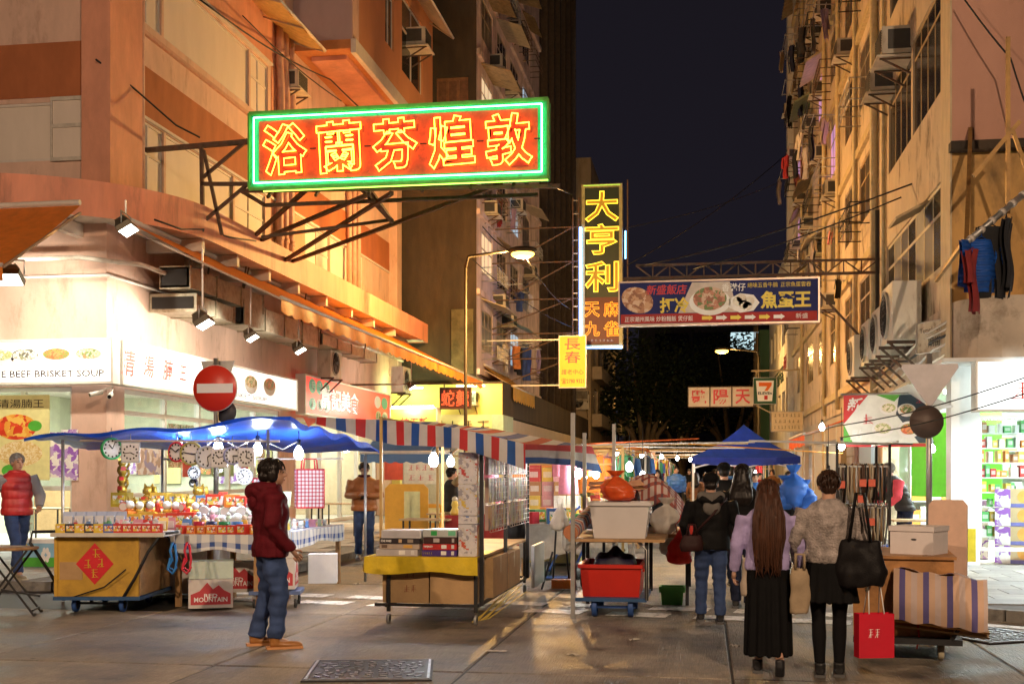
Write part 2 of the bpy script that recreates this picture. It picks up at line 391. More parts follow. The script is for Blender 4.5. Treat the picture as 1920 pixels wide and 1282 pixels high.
CARD=mat('cardboard',(.42,.27,.13),.8,var=.14,scale=5,bump=.08)
CHROME=mat('bare_steel',(.5,.5,.5),.3,.9,var=.1)
# == ground, road, pavements
g=MB();g.quad((-260,-60,-.03),(260,-60,-.03),(260,460,-.03),(-260,460,-.03))
struct(g.build('ground',BITUMEN))
road=struct(link('road',None))
mb=MB();mb.quad((-45,-25,-.012),(45,-25,-.012),(45,240,-.012),(-45,240,-.012));mb.build('joint_sealing',BITUMEN,road)
def slab_mesh(wx,wy):
 m=MB();b=.012
 a=[(-wx/2,-wy/2),(wx/2,-wy/2),(wx/2,wy/2),(-wx/2,wy/2)]
 i=[(x*(1-2*b/wx),y*(1-2*b/wy))for x,y in a]
 m.add([(x,y,-.05)for x,y in a]+[(x,y,-.008)for x,y in a]+[(x,y,0)for x,y in i],[(8,9,10,11)]+[(k,(k+1)%4,4+(k+1)%4,4+k)for k in range(4)]+[(4+k,4+(k+1)%4,8+(k+1)%4,8+k)for k in range(4)])
 return m.mesh('slab',ROAD)
JX=[-23.1,-19,-14.6,-10.3,-6.15,-4.02,-1.9,.22,2.5,6.7,11,15.2]
JY=[-6,1.8,5.6,9.45,13.05,16.65,20.25,24,28,32,36,40,45,50,58,70,90,120]
for j in range(len(JY)-1):
 for i in range(len(JX)-1):
  x0,x1,y0,y1=JX[i],JX[i+1],JY[j],JY[j+1]
  if y0>13 and(x1<-6.1 or x0>2.6):continue
  link('slab',slab_mesh(x1-x0-.022,y1-y0-.022),road,((x0+x1)/2,(y0+y1)/2,random.uniform(-.003,.002)),(random.uniform(-.0006,.0006),random.uniform(-.0006,.0006),0))
# give-way line: two rows of short dashes across the mouth of the street
for row,(yl,dx)in enumerate(((15.0,0.0),(14.3,-.45))):
 x=-6.1+dx
 while x<2.2:
  y=yl-.17*(x+5.2)
  m=MB();a=-.168
  m.box((0,0,.0045),(.68,.36,.003));link('road_marking',m.mesh('road_marking',ROADWHITE),road,(x,y,0),(0,0,a));x+=.97
for(px,py,l)in((1850,1172,1.0),(1880,1190,1.1)):
 m=MB();m.box((0,0,.0045),(l,.2,.003));p=G(px,py);link('road_marking',m.mesh('road_marking',ROADWHITE),road,p,(0,0,-.5))
def arc(cx,cy,r,a0,a1,n):return[(cx+r*math.cos(R(a0+(a1-a0)*i/n)),cy+r*math.sin(R(a0+(a1-a0)*i/n)))for i in range(n+1)]
def pavement(name,line,far,side):
 o=struct(link(name,None));m=MB()
 poly=line+far
 m.add([(x,y,.118)for x,y in poly],[tuple(range(len(poly)))]);m.build('paving_bed',mat('paving_bed',(.13,.125,.115),.8,var=.2),o)
# kerb stones, one after another along the edge
 acc=[]
 for(a,b)in zip(line[:-1],line[1:]):
  a=Vector((*a,0));b=Vector((*b,0));d=b-a;n=max(1,round(d.length/.9))
  for k in range(n):acc.append((a+d*k/n,a+d*(k+1)/n))
 for(a,b)in acc:
  if(a.y>60):continue
  m=MB();L=(b-a).length-.012
  m.box((0,0,.058),(L,.13,.13));q=(b-a);link('kerb_stone',m.mesh('kerb_stone',KERB),o,(a+b)/2,(0,0,math.atan2(q.y,q.x)))
 return o
lline=[(-34,15),(-9.5,15)]+arc(-9.5,18,3,-90,0,6)[1:]+[(-6.5,60),(-6.5,140)]
lp=pavement('pavement_left',lline,[(-34,140)],-1)
rline=[(2.6,140),(2.6,60)]+[(2.6,14.8)]+arc(4.1,14.8,1.5,180,270,5)[1:]+[(34,13.3)]
rp_=pavement('pavement_right',rline,[(34,140)],1)
def pavers(o,x0,x1,y0,y1,sx,sy,inside):
 me=[]
 for k in range(3):
  m=MB();m.box((0,0,0),(sx-.012,sy-.012,.02));me.append(m.mesh('paver',[PAVE,mat('paving_b',(.24,.235,.22),.6,var=.2,scale=3,bump=.25,bscale=80,dirt=(.1,.1,.09),dscale=1.5),mat('paving_c',(.34,.325,.3),.6,var=.2,scale=3,bump=.25,bscale=80)][k]))
 y=y0;r=0
 while y<y1:
  x=x0+(sx/2 if r%2 else 0)
  while x<x1:
   if inside(x,y):link('paver',random.choice(me),o,(x,y,.119+random.uniform(0,.003)))
   x+=sx
  y+=sy;r+=1
pavers(lp,-15,-6.9,15.5,34,.9,.9,lambda x,y:x<-7.1 and(x<-9.5 or y>18 or(x+9.5)**2+(y-18)**2<2.35**2))
pavers(rp_,3.05,7.2,13.8,20.2,.6,.6,lambda x,y:x>3.0 and(x>4.1 or y>14.8 or(x-4.1)**2+(y-14.8)**2<1.05**2))
def manhole(name,label,c,rz,s):
 o=thing(name,label,'manhole cover',c,rz)
 I2=mat('cast_iron',(.3,.32,.36),.4,.7,var=.3,scale=12,dirt=(.2,.15,.09),dscale=4,dlo=.55,dhi=.75)
 m=MB();m.box((0,0,.004),(s,s,.012));m.build('frame',mat('cast_iron_dark',(.05,.052,.058),.55,.6,var=.3),o)
 m=MB();f=s*.47
 for a,b in(((-f,-f),(f,-f)),((f,-f),(f,f)),((f,f),(-f,f)),((-f,f),(-f,-f))):m.bar((*a,.014),(*b,.014),.02,.012)
 m.build('rim',I2,o)
 for r_,n_,L in((.1,6,.05),(.19,10,.07),(.28,14,.075),(.37,18,.075),(.46,22,.075),(.54,22,.07)):
  for k in range(n_):
   a=2*math.pi*(k+.5*(n_%4>1))/n_;x,y=r_*s*math.cos(a)*.95,r_*s*math.sin(a)*.95
   if max(abs(x),abs(y))>f-.04:continue
   m=MB();m.box((0,0,.013),(L*s/1.0,.022*s/.9,.010));link('tread_bar',m.mesh('tread_bar',I2),o,(x,y,0),(0,0,a+R(90 if k%2 else 35)))
 return o
manhole('manhole_cover','square cast iron manhole cover with radiating treads, nearest the red-jacket man',G(695,1257),R(12),1.0)
manhole('manhole_cover','cast iron manhole cover on the road past the striped-tarp cart',G(1862,1193),R(30),.85)
# == facade tools
def holed_wall(m,u0,u1,z0,z1,holes,fn,depth=.12,mi=0,mr=None):
 """wall sheet with openings and their reveals; fn(u, z, d) gives the point d metres in front of the wall plane"""
 us=sorted({u0,u1}|{a for h in holes for a in h[:2]if u0<a<u1});zs=sorted({z0,z1}|{a for h in holes for a in h[2:4]if z0<a<z1})
 for a,b in zip(us[:-1],us[1:]):
  for c,d in zip(zs[:-1],zs[1:]):
   x,z=(a+b)/2,(c+d)/2
   if any(h[0]<x<h[1]and h[2]<z<h[3]for h in holes):continue
   m.quad(fn(a,c,0),fn(b,c,0),fn(b,d,0),fn(a,d,0),mi)
 for h in holes:
  a,b,c,d=h[:4];D=-depth
  for p,q in(((a,c),(b,c)),((b,c),(b,d)),((b,d),(a,d)),((a,d),(a,c))):
   m.quad(fn(*p,0),fn(*q,0),fn(*q,D),fn(*p,D),mi if mr is None else mr)
 return m
def face_x(X,s):return lambda u,z,d:Vector((X+s*d,u,z))
def face_y(Y):return lambda u,z,d:Vector((u,Y-d,z))
def fbox(m,fn,u0,u1,z0,z1,d0,d1,mi=0):
 vs=[fn(u,z,d)for d in(d0,d1)for z in(z0,z1)for u in(u0,u1)]
 return m.add(vs,[(0,1,3,2),(4,6,7,5),(0,4,5,1),(2,3,7,6),(0,2,6,4),(1,5,7,3)],mi)
def window(parent,fn,u0,u1,z0,z1,cols,fm,pm,d=-.08,w_=.05,transom=None,name='window',thick=.05):
 """frame with mullions as a part, each pane a sub-part"""
 f=MB()
 fbox(f,fn,u0,u1,z0,z0+w_,d,d+thick);fbox(f,fn,u0,u1,z1-w_,z1,d,d+thick)
 xs=[u0+(u1-u0)*k/cols for k in range(cols+1)]
 for k,x in enumerate(xs):fbox(f,fn,max(u0,x-w_/2),min(u1,x+w_/2),z0+w_,z1-w_,d,d+thick*.9)
 zt=[z0,z1]if transom is None else[z0,z0+(z1-z0)*transom,z1]
 if transom is not None:fbox(f,fn,u0+w_/2,u1-w_/2,zt[1]-w_/2,zt[1]+w_/2,d,d+thick*.95)
 wo=f.build(name,fm,parent,world=True)
 for k in range(cols):
  for z_,zz in zip(zt[:-1],zt[1:]):
   p=MB();mt=pm[(k)%len(pm)]if isinstance(pm,list)else pm
   fbox(p,fn,xs[k]+.01,xs[k+1]-.01,z_+.01,zz-.01,d+.005,d+.02);p.build('pane',mt,wo,world=True)
 return wo
# == corner block on the near side of the street (cream with brown bands)
LBX,LBY=-11.0,20.9
LB=thing('corner_building','cream corner block with brown bands above the beef brisket shop','building',(-16,30,0))
fs_,ff=face_x(LBX,1),face_y(LBY)
lowW=[(22.05,23.3),(23.4,27.0),(27.1,29.1),(32.2,34.4),(34.5,38.0)];upW=[(22.05,23.2),(23.3,28.0),(28.1,29.3)]
holes=[(a,b,7.2,8.6)for a,b in lowW]+[(a,b,10.55,11.95)for a,b in upW]+[(21.6,30.1,.3,3.2),(31.4,39.6,.12,3.1)]
m=MB();holed_wall(m,LBY,41.8,.1,30,holes,fs_,.15)
holesf=[(-19.5,-11.7,.12,3.2),(-13.9,-11.45,7.45,8.55),(-19,-14.0,7.45,8.55)]
holed_wall(m,-30,LBX,.1,30,holesf,ff,.15)
m.quad((-11,41.8,.1),(-30,41.8,.1),(-30,41.8,30),(-11,41.8,30))
m.build('wall',CREAM,LB,world=True)
def strip(parent,name,mt,fn,u0,u1,z0,z1,d0=0.0,d1=.02):m=MB();fbox(m,fn,u0,u1,z0,z1,d0,d1);return m.build(name,mt,parent,world=True)
strip(LB,'band',BROWN,fs_,21.9,41.78,8.68,9.68);strip(LB,'band',BROWN,ff,-30,-11.32,8.64,9.66)
strip(LB,'band',PEACH,fs_,21.9,31.2,12.05,13.3,.0,.022)
strip(LB,'band',PEACH,fs_,29.5,32.1,6.9,8.66,.0,.018);strip(LB,'band',PEACH,fs_,29.5,31.2,9.7,12.04,.0,.018)
strip(LB,'ledge',PIPE,fs_,21.95,29.4,10.28,10.36,.0,.07);strip(LB,'ledge',FRAMEW,fs_,21.95,29.4,12.0,12.06,.0,.1)
strip(LB,'ledge',FRAMEW,fs_,21.95,41.6,8.61,8.67,.0,.06)
m=MB();m.b2((-11.35,20.62,6.8),(-10.78,21.9,30));m.build('corner_pier',PEACH,LB,world=True)
m=MB();m.b2((-11.2,41.2,5),(-10.7,41.85,30));m.build('end_pier',CREAM,LB,world=True)
for(a,b)in lowW:window(LB,fs_,a,b,7.2,8.6,1 if b-a>2.4 else 2,FRAMEW,PANEL,-.09,.05,None if b-a>2.4 else .55)
for(a,b)in upW:window(LB,fs_,a,b,10.55,11.95,1 if b-a>2.4 else 2,FRAMEW,PANEL,-.09,.05,None if b-a>2.4 else .6)
window(LB,ff,-13.9,-11.45,7.45,8.55,1,FRAMEW,PANEL,-.07,.05);window(LB,ff,-19,-14.0,7.45,8.55,1,FRAMEW,PANEL,-.07,.04)
m=MB();x0=XY(98,20.9);x1=XY(166,20.9)
window(LB,face_y(20.88),x0,x1,7.42,8.62,1,mat('window_frame_aged',(.5,.46,.4),.5,var=.2),PANEL,.0,.07,.55)
for y in(29.75,30.15,30.6):
 m=MB();m.tube([(-10.86,y,6.9),(-10.86,y,9.4),(-10.86,y+.12,9.9),(-10.86,y+.12,11.6),(-10.86,y,12.2),(-10.86,y,13.2)],.1,10)
 for z in(7.6,9.2,10.6,12.4):m.cyl((-10.86,y+(.12 if 9.9<z<11.6 else 0),z),(-10.86,y+(.12 if 9.9<z<11.6 else 0),z+.12),.125,10)
 m.build('drain_pipe',PIPE,LB,world=True)
m=MB();m.tube([(-10.9,22.1,7.0),(-10.9,22.1,16)],.07,8);m.build('drain_pipe',PIPE,LB,world=True)
for y in(36.0,36.5,37.0):m=MB();m.tube([(-10.88,y,6.9),(-10.88,y,12.9)],.09,8);m.build('drain_pipe',PIPE,LB,world=True)
# upper bay with banded soffit
m=MB();bx,b0,b1,bz=-9.35,31.2,40.9,13.0
m.quad((LBX,b0,bz+.25),(bx,b0,bz+.25),(bx,b0,30),(LBX,b0,30));m.build('bay_end_wall',MAUVE,LB,world=True)
m=MB();fbx=face_x(bx,1);bh=[(34.6,35.6,14.4,17),(36.6,39.4,14.2,16.6)]
holed_wall(m,b0,b1,bz+.25,30,bh,fbx,.15);m.build('bay_wall',mat('bay_orange',(.5,.22,.1),.75,var=.12,scale=1.1,streak=.5),LB,world=True)
for a in bh:window(LB,fbx,*a,2,FRAMEW,GLASSD,-.1,.06,.6)
strip(LB,'bay_corner',CREAM,fbx,b0-.02,b0+.55,bz+.26,30,.0,.03)
m=MB();m.b2((LBX,b0,bz),(bx,b1,bz+.25));m.build('bay_soffit',mat('soffit_orange',(.5,.2,.07),.75,var=.12),LB,world=True)
m=MB();m.b2((LBX+.35,b0+.5,bz-.12),(bx-.3,b1-.2,bz));m.build('soffit_panel',PEACH,LB,world=True)
m=MB();m.b2((bx-.02,b0-.05,bz-.14),(bx+.12,b1,bz+.24));m.build('bay_edge',FRAMEW,LB,world=True)
# canopy slab with rounded corner
CX=-9.7;aC=arc(-13.3,22.8,3.6,-90,0,14)
cl=[(-34,19.2)]+aC+[(CX,41.7)]
m=MB();n=len(cl)
for(a,b)in zip(cl[:-1],cl[1:]):m.quad((*a,6.2),(*b,6.2),(*b,6.85),(*a,6.85))
for i in range(len(m.sm)):m.sm[i]=True
m.quad((CX,41.7,6.2),(LBX,41.7,6.2),(LBX,41.7,6.85),(CX,41.7,6.85))
m.build('canopy_fascia',FASCIA,LB,world=True)
m=MB();poly=cl+[(LBX-.3,41.7),(LBX-.3,24),(-34,24)]
m.add([(x,y,6.24)for x,y in poly],[tuple(reversed(range(len(poly))))]);m.add([(x,y,6.83)for x,y in poly],[tuple(range(len(poly)))]);m.build('canopy_slab',SOFFIT,LB,world=True)
for y in(22.5,24.3,26.2,28.2,30.4,32.7,35,37.5):m=MB();m.b2((LBX,y,5.98),(CX-.12,y+.14,6.22));m.build('canopy_beam',SOFFIT,LB,world=True)
for x in(-11.6,-13.2,-15):m=MB();m.b2((x,19.35,5.98),(x+.14,LBY,6.22));m.build('canopy_beam',SOFFIT,LB,world=True)
m=MB();m.tube([(-30,20.3,5.55),(-11.2,20.3,5.5),(-10.45,21.2,5.5),(-10.45,41,5.5)],.045,8);m.build('conduit',SOFFIT,LB,world=True)
m=MB();m.tube([(-30,20.75,5.2),(-10.9,20.75,5.25),(-10.9,30,5.3)],.03,6);m.build('conduit',FRAMEW,LB,world=True)
# shopfront glazing and lit rooms behind it
ALU=mat('white_aluminium',(.72,.7,.64),.4,.2,var=.06)
def clear_glass():
 m,t,b=principled('shop_glass');N=t.nodes;L=t.links
 gl=N.new('ShaderNodeBsdfGlossy');gl.inputs['Roughness'].default_value=.03;tr=N.new('ShaderNodeBsdfTransparent');tr.inputs[0].default_value=(.93,.96,.95,1)
 lw=N.new('ShaderNodeLayerWeight');lw.inputs[0].default_value=.5;pw=N.new('ShaderNodeMath');pw.operation='POWER';pw.inputs[1].default_value=4;L.new(lw.outputs['Facing'],pw.inputs[0]);fr=N.new('ShaderNodeMath');fr.operation='MULTIPLY_ADD';fr.inputs[1].default_value=.5;fr.inputs[2].default_value=.025;L.new(pw.outputs[0],fr.inputs[0]);ms=N.new('ShaderNodeMixShader');L.new(fr.outputs[0],ms.inputs[0]);L.new(tr.outputs[0],ms.inputs[1]);L.new(gl.outputs[0],ms.inputs[2]);L.new(ms.outputs[0],N['Material Output'].inputs[0])
 _M['shop_glass']=m;return m
SGLASS=clear_glass()
def glazing(parent,fn,u0,u1,z0,z1,ws,transom,name='shop_window',w_=.09):
 us=[u0];
 for a in ws:us.append(us[-1]+(u1-u0)*a)
 f=MB()
 fbox(f,fn,u0,u1,z0,z0+w_,-.1,0.02);fbox(f,fn,u0,u1,z1-w_,z1,-.1,0.02)
 for x in us:fbox(f,fn,max(u0,x-w_/2),min(u1,x+w_/2),z0+w_,z1-w_,-.1,.015)
 for zt in transom:fbox(f,fn,u0+.05,u1-.05,zt-w_/2,zt+w_/2,-.095,.01)
 o=f.build(name,ALU,parent,world=True)
 for a,b in zip(us[:-1],us[1:]):
  zz=[z0]+list(transom)+[z1]
  for c,d in zip(zz[:-1],zz[1:]):p=MB();fbox(p,fn,a+.02,b-.02,c+.02,d-.02,-.052,-.046);p.build('pane',SGLASS,o,world=True)
 return o
def room(parent,x0,x1,y0,y1,z0,z1,wallm,floorm,ceilm,skip=()):
 m=MB();q={'back':((x0,y0),(x0,y1)),'end':((x0,y1),(x1,y1)),'near':((x0,y0),(x1,y0)),'front':((x1,y0),(x1,y1))}
 for k,(a,b)in q.items():
  if k not in skip:m.quad((*a,z0),(*b,z0),(*b,z1),(*a,z1))
 m.build('interior_wall',wallm,parent,world=True)
 m=MB();m.quad((x0,y0,z0),(x1,y0,z0),(x1,y1,z0),(x0,y1,z0));m.build('interior_floor',floorm,parent,world=True)
 m=MB();m.quad((x0,y0,z1),(x1,y0,z1),(x1,y1,z1),(x0,y1,z1));m.build('interior_ceiling',ceilm,parent,world=True)
SHOPW=mat('shop_wall',(.62,.64,.5),.6,var=.1,scale=2);SHOPT=mat('shop_tile',(.5,.47,.42),.4,var=.15,scale=3);SHOPC=mat('shop_ceiling',(.75,.74,.7),.6,var=.05)
TUBE=glow('fluorescent',(.92,1.0,.95),14)
room(LB,-17,-11.02,LBY+.1,30.4,.13,3.6,SHOPW,SHOPT,SHOPC,skip=('near','front'))
glazing(LB,face_x(-11.05,1),21.6,30.1,.3,3.2,(.22,.2,.2,.19,.19),(1.15,2.75))
glazing(LB,face_y(20.95),-19.5,-11.7,.15,3.2,(.3,.22,.22,.13,.13),(1.3,))
for x,y in((-13,22.5),(-13,25),(-13,27.6),(-15.4,22.5),(-15.4,26),(-17.5,22.4)):
 m=MB();m.box((x,y,3.55),(.35,1.3,.06));o=m.build('ceiling_light',TUBE,LB,world=True);area_light(o,parent_inv(o)@Vector((x,y,3.5)),(0,0,0),.35,1.3,130,(.95,1,.92))
room(LB,-16,-11.02,31.0,40,.13,3.4,mat('shop_wall_warm',(.6,.5,.34),.6,var=.12),SHOPT,SHOPC,skip=('front',))
glazing(LB,face_x(-11.05,1),31.4,39.6,.13,3.1,(.16,.12,.24,.22,.26),(2.5,))
for y in(33,36,38.6):
 m=MB();m.box((-13,y,3.36),(.35,1.3,.06));o=m.build('ceiling_light',TUBE,LB,world=True);area_light(o,parent_inv(o)@Vector((-13,y,3.3)),(0,0,0),.35,1.3,110,(1,.95,.8))
# == dark concrete block next to it
B2=thing('concrete_building','dark stained concrete block with crowded windows, next after the cream corner block','building',(-12,50,0))
m=MB();fd=face_y(42.0)
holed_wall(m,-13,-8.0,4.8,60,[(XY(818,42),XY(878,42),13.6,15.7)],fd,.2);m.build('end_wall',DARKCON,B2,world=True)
window(B2,fd,XY(818,42),XY(878,42),13.6,15.7,3,mat('rotten_frame',(.16,.08,.04),.7,var=.3),mat('shutter_board',(.12,.06,.035),.7,var=.3),-.14,.1)
m=MB();m.b2((-8.9,41.9,5.1),(-8.1,41.99,7.4));m.build('damp_patch',mat('green_damp',(.1,.09,.05),.9,var=.5,scale=2),B2,world=True)
f2=face_x(-8.0,1);h2=[]
for k in range(16):
 z=5.3+2.85*k
 for a in(43.0,46.3,49.6,53.0):h2.append((a,a+2.3,z+.75,z+2.25))
m=MB();holed_wall(m,42,58.5,4.8,60,h2,f2,.18);m.build('street_wall',PINKCON,B2,world=True)
LITW=glow('lit_window',(1,.75,.45),.55);LITC=glow('lit_window_cool',(.6,.8,1),.4)
OLDFR=mat('old_frame',(.36,.3,.24),.6,var=.3);CURT=mat('curtain_glass',(.06,.048,.036),.3,var=.4,scale=3)
for h in h2:
 if h[3]>26:continue
 window(B2,f2,*h,3,OLDFR,random.choice([GLASSD,GLASSD,CURT,CURT,[GLASSD,CURT]])if random.random()>.12 else random.choice([LITW,LITC]),-.06,.06,.6,thick=.03)
for k in range(8):strip(B2,'floor_band',PINKCON,f2,42.02,58.4,5.1+2.85*k,5.3+2.85*k,.0,.12)
# podium shops under it
POD=thing('podium_shops','single-storey shop row with yellow end wall and mint green fascia corner','building',(-9,50,0))
YELLIT=mat('yellow_shop_wall',(.75,.66,.2),.6,var=.08,scale=1.5);MINT=mat('mint_fascia',(.42,.58,.48),.55,var=.1);BEIGE=mat('beige_fascia',(.5,.42,.32),.6,var=.12,scale=1.2,streak=.5)
m=MB();holed_wall(m,-11.2,-7.0,.12,4.75,[(-10.7,-7.3,.12,2.75)],face_y(41.6),.3);m.build('end_wall',YELLIT,POD,world=True)
m=MB();m.b2((-11.2,41.3,2.85),(-7.02,41.58,3.62));m.build('sign_fascia',mat('cream_sign',(.78,.68,.36),.5,var=.05),POD,world=True)
m=MB();m.b2((-7.3,41.2,2.9),(-6.9,43.4,3.6));m.build('corner_fascia',MINT,POD,world=True)
m=MB();m.b2((-7.25,43.4,2.95),(-6.92,73,3.52));m.build('street_fascia',BEIGE,POD,world=True)
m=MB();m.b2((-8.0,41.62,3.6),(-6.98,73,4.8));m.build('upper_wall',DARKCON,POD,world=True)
for k in range(34):m=MB();y=43.5+k*.86;m.b2((-7.12,y,.12),(-7.02,y+.8,2.94));m.build('shutter_panel',mat('shutter_cream',(.5,.42,.3),.55,var=.12,scale=3),POD,world=True)
m=MB();m.quad((-13,41.62,.13),(-7,41.62,.13),(-7,46,.13),(-13,46,.13));m.quad((-13,46,.13),(-7.3,46,.13),(-7.3,46,2.9),(-13,46,2.9));m.build('interior',mat('shop_inside',(.55,.5,.4),.6,var=.15),POD,world=True)
point_light(POD,parent_inv(POD)@Vector((-9,43.3,2.5)),160,(1,.9,.6),.15)
for x,z in((-10.2,4.55),(-8.0,4.6)):
 m=MB();m.cyl((x-.5,40.9,z),(x+.5,40.9,z),.03,8);t_=m.build('fluorescent_tube',glow('tube_green',(.8,1,.5),10),POD,world=True);point_light(t_,parent_inv(t_)@Vector((x,40.7,z-.1)),70,(.85,1,.45),.1)
# tall dark tower and the lower beige block behind it
TW=thing('dark_tower_block','tall unlit tower block rising behind the concrete block','building',(-12,66,0))
ft=face_x(-8.0,1);ht=[(59.4+2.6*i,61+2.6*i,5.8+2.9*k,7.4+2.9*k)for i in range(5)for k in range(19)]
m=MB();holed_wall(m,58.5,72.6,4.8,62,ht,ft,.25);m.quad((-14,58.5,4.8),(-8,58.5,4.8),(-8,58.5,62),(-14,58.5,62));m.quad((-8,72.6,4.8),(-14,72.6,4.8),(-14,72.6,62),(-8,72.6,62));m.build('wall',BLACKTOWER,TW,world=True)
for i,h in enumerate(ht):
 m=MB();fbox(m,ft,h[0],h[1],h[2],h[3],-.22,-.2);m.build('pane',glow('far_lit_pane',(.6,.85,1),.9)if(h[0]>69 and(i%3))else GLASSD,TW,world=True)
for y in(59.2,61.8,64.4,67,69.6,72.3):strip(TW,'rib',mat('tower_rib',(.07,.05,.034),.8,var=.3),ft,y-.18,y,4.8,62,.0,.35)
BG=thing('beige_block','beige block with balconies closing the row of buildings past the tower','building',(-10,82,0))
m=MB();fb=face_x(-7.0,1);hb=[(77.2+4.4*i,80+4.4*i,5.4+3*k,7+3*k)for i in range(4)for k in range(5)]
holed_wall(m,75,96,0,21.3,hb,fb,.2);m.quad((-12,75,0),(-7,75,0),(-7,75,21.3),(-12,75,21.3));m.quad((-12,75,21.3),(-7,75,21.3),(-7,96,21.3),(-12,96,21.3));m.build('wall',mat('beige_render',(.42,.33,.22),.8,var=.2,scale=.8,streak=.8,dirt=(.15,.11,.07),dscale=.7),BG,world=True)
for h in hb:window(BG,fb,*h,3,OLDFR,GLASSD,-.14,.08)
for k in range(5):strip(BG,'balcony',mat('balcony_render',(.46,.38,.28),.8,var=.15),fb,76,95,4.5+3*k,5.3+3*k,.0,.6)
m=MB();m.b2((-11,76,21.3),(-9,80,23.5));m.build('roof_hut',DARKCON,BG,world=True)
# == right side: yellow walk-up blocks
RX=3.9
RB=thing('corner_walkup','yellow walk-up block with pink end wall above the bright medicine shop','building',(8,24,0))
fr,fe=face_x(RX,-1),face_y(20.0)
yw=lambda px:YX(px,RX)
rw=[(yw(1763),yw(1697),7.95,10.2),(yw(1763),yw(1651),5.0,6.5),(yw(1690),yw(1650),7.1,9.2)]
up=[(20.9,23.6,7.95,9.75),(23.8,26.6,7.95,9.75),(20.9,26.9,5.0,6.45),(20.9,26.4,11.2,12.9)]
m=MB();holed_wall(m,20.0,28.2,3.3,30,up,fr,.16);m.build('street_wall',YELCON,RB,world=True)
fo=mat('frame_ochre',(.4,.29,.15),.6,var=.2);GL2=mat('warm_dark_glass',(.014,.01,.008),.2,var=.5,scale=1.5)
[window(RB,fr,*up[k],n_,fo,GL2,-.06,.05,.78,thick=.03)for k,n_ in((0,4),(1,4),(3,5))]
window(RB,fr,*up[2],7,mat('frame_cream',(.55,.47,.33),.55,var=.15),[GL2,CURT,mat('frosted_pane',(.2,.19,.16),.35,var=.3,scale=2)],-.06,.06,.66,thick=.03)
m=MB();m.box((RX-.3,22.3,6.2),(.62,.9,.04),M=Matrix.Rotation(R(-28),4,'Y'));m.build('open_sash',fo,RB,world=True)
strip(RB,'corner_strip',mat('pale_corner',(.6,.48,.3),.8,var=.15,streak=.7),fr,19.98,20.75,3.3,30,.0,.03)
m=MB();m.quad((RX,20,6.75),(14,20,6.75),(14,20,30),(RX,20,30));m.build('end_wall',PINKWALL,RB,world=True)
m=MB();m.quad((RX,20.02,4.3),(14,20.02,4.3),(14,20.02,6.75),(RX,20.02,6.75));m.build('end_wall_lower',ORWALL,RB,world=True)
strip(RB,'broken_ledge',DARKCON,fe,RX-.05,14,6.68,6.82,.0,.22)
m=MB();cc=[(RX-.02,28.2)]+[(RX-.02,20.8)]+arc(RX+.9,20.1,.9,180,250,6)[1:]+[(14,19.1)]
for(a,b)in zip(cc[:-1],cc[1:]):m.quad((*a,3.35),(*b,3.35),(*b,4.3),(*a,4.3))
m.add([(x,y,4.3)for x,y in cc]+[(14,20.1,4.3),(RX,28.2,4.3)],[tuple(range(len(cc)+2))]);m.add([(x,y,3.35)for x,y in cc]+[(14,20.1,3.35),(RX+.2,28.2,3.35)],[tuple(range(len(cc)+2))])
m.build('ledge_band',mat('ledge_cream',(.55,.46,.36),.75,var=.2,scale=1.5,dirt=(.2,.15,.1),dscale=1.5),RB,world=True)
m=MB();m.tube([(RX-.1,28.15,3.3),(RX-.1,28.15,30)],.09,8);m.build('drain_pipe',mat('pipe_yellow',(.5,.4,.22),.6,var=.2),RB,world=True)
m=MB();m.tube([(RX-.06,26.95,4.0),(RX-.06,26.95,30)],.05,6);m.build('drain_pipe',mat('pipe_yellow',(.5,.4,.22),.6),RB,world=True)
for i in range(5):
 m=MB();z=3.45+.13*i;pts=[(RX-.12-.02*i,28-k*1.2,z+.06*math.sin(k*2.1+i))for k in range(7)]+[(RX+.2,19.6,z+.2),(5.5,18.95,z+.1),(9,18.95,z+.25)]
 m.tube(pts,.022,6);m.build('cable',[SOFFIT,FRAMEW,WIRE][i%3],RB,world=True)
# second block along
RC=thing('walkup_block','taller yellow walk-up hung with laundry and awnings, second on the right','building',(8,42,0))
hr=[]
for k in range(9):
 z=4.0+2.9*k
 for a in(28.9,32.2,36.2,40.2,44.6,49.5):hr.append((a,a+2.5,z+.9,z+2.4))
m=MB();holed_wall(m,28.2,55,3.3,45,hr,fr,.16);m.quad((RX,28.2,3.3),(RX,28.2,45),(RX+.1,28.2,45),(RX+.1,28.2,3.3));m.build('street_wall',YELCON,RC,world=True)
for h in hr:window(RC,fr,*h,3,random.choice([fo,OLDFR]),random.choice([GL2,CURT,[GL2,CURT],GL2])if random.random()>.06 else glow('violet_window',(.8,.45,.9),.35),-.05,.05,.68,thick=.03)
for k in range(9):strip(RC,'floor_band',mat('band_yellow',(.5,.4,.22),.8,var=.2),fr,28.25,54.9,3.75+2.9*k,3.95+2.9*k,.0,.1)
for y in(31.6,35.6,39.6,48.4):m=MB();m.tube([(RX-.1,y,3.4),(RX-.1,y,34)],.07,7);m.build('drain_pipe',mat('pipe_yellow',(.5,.4,.22),.6),RC,world=True)
strip(RC,'pale_return',WHITEWALL,fr,54.2,55.0,3.4,45,.0,.25)
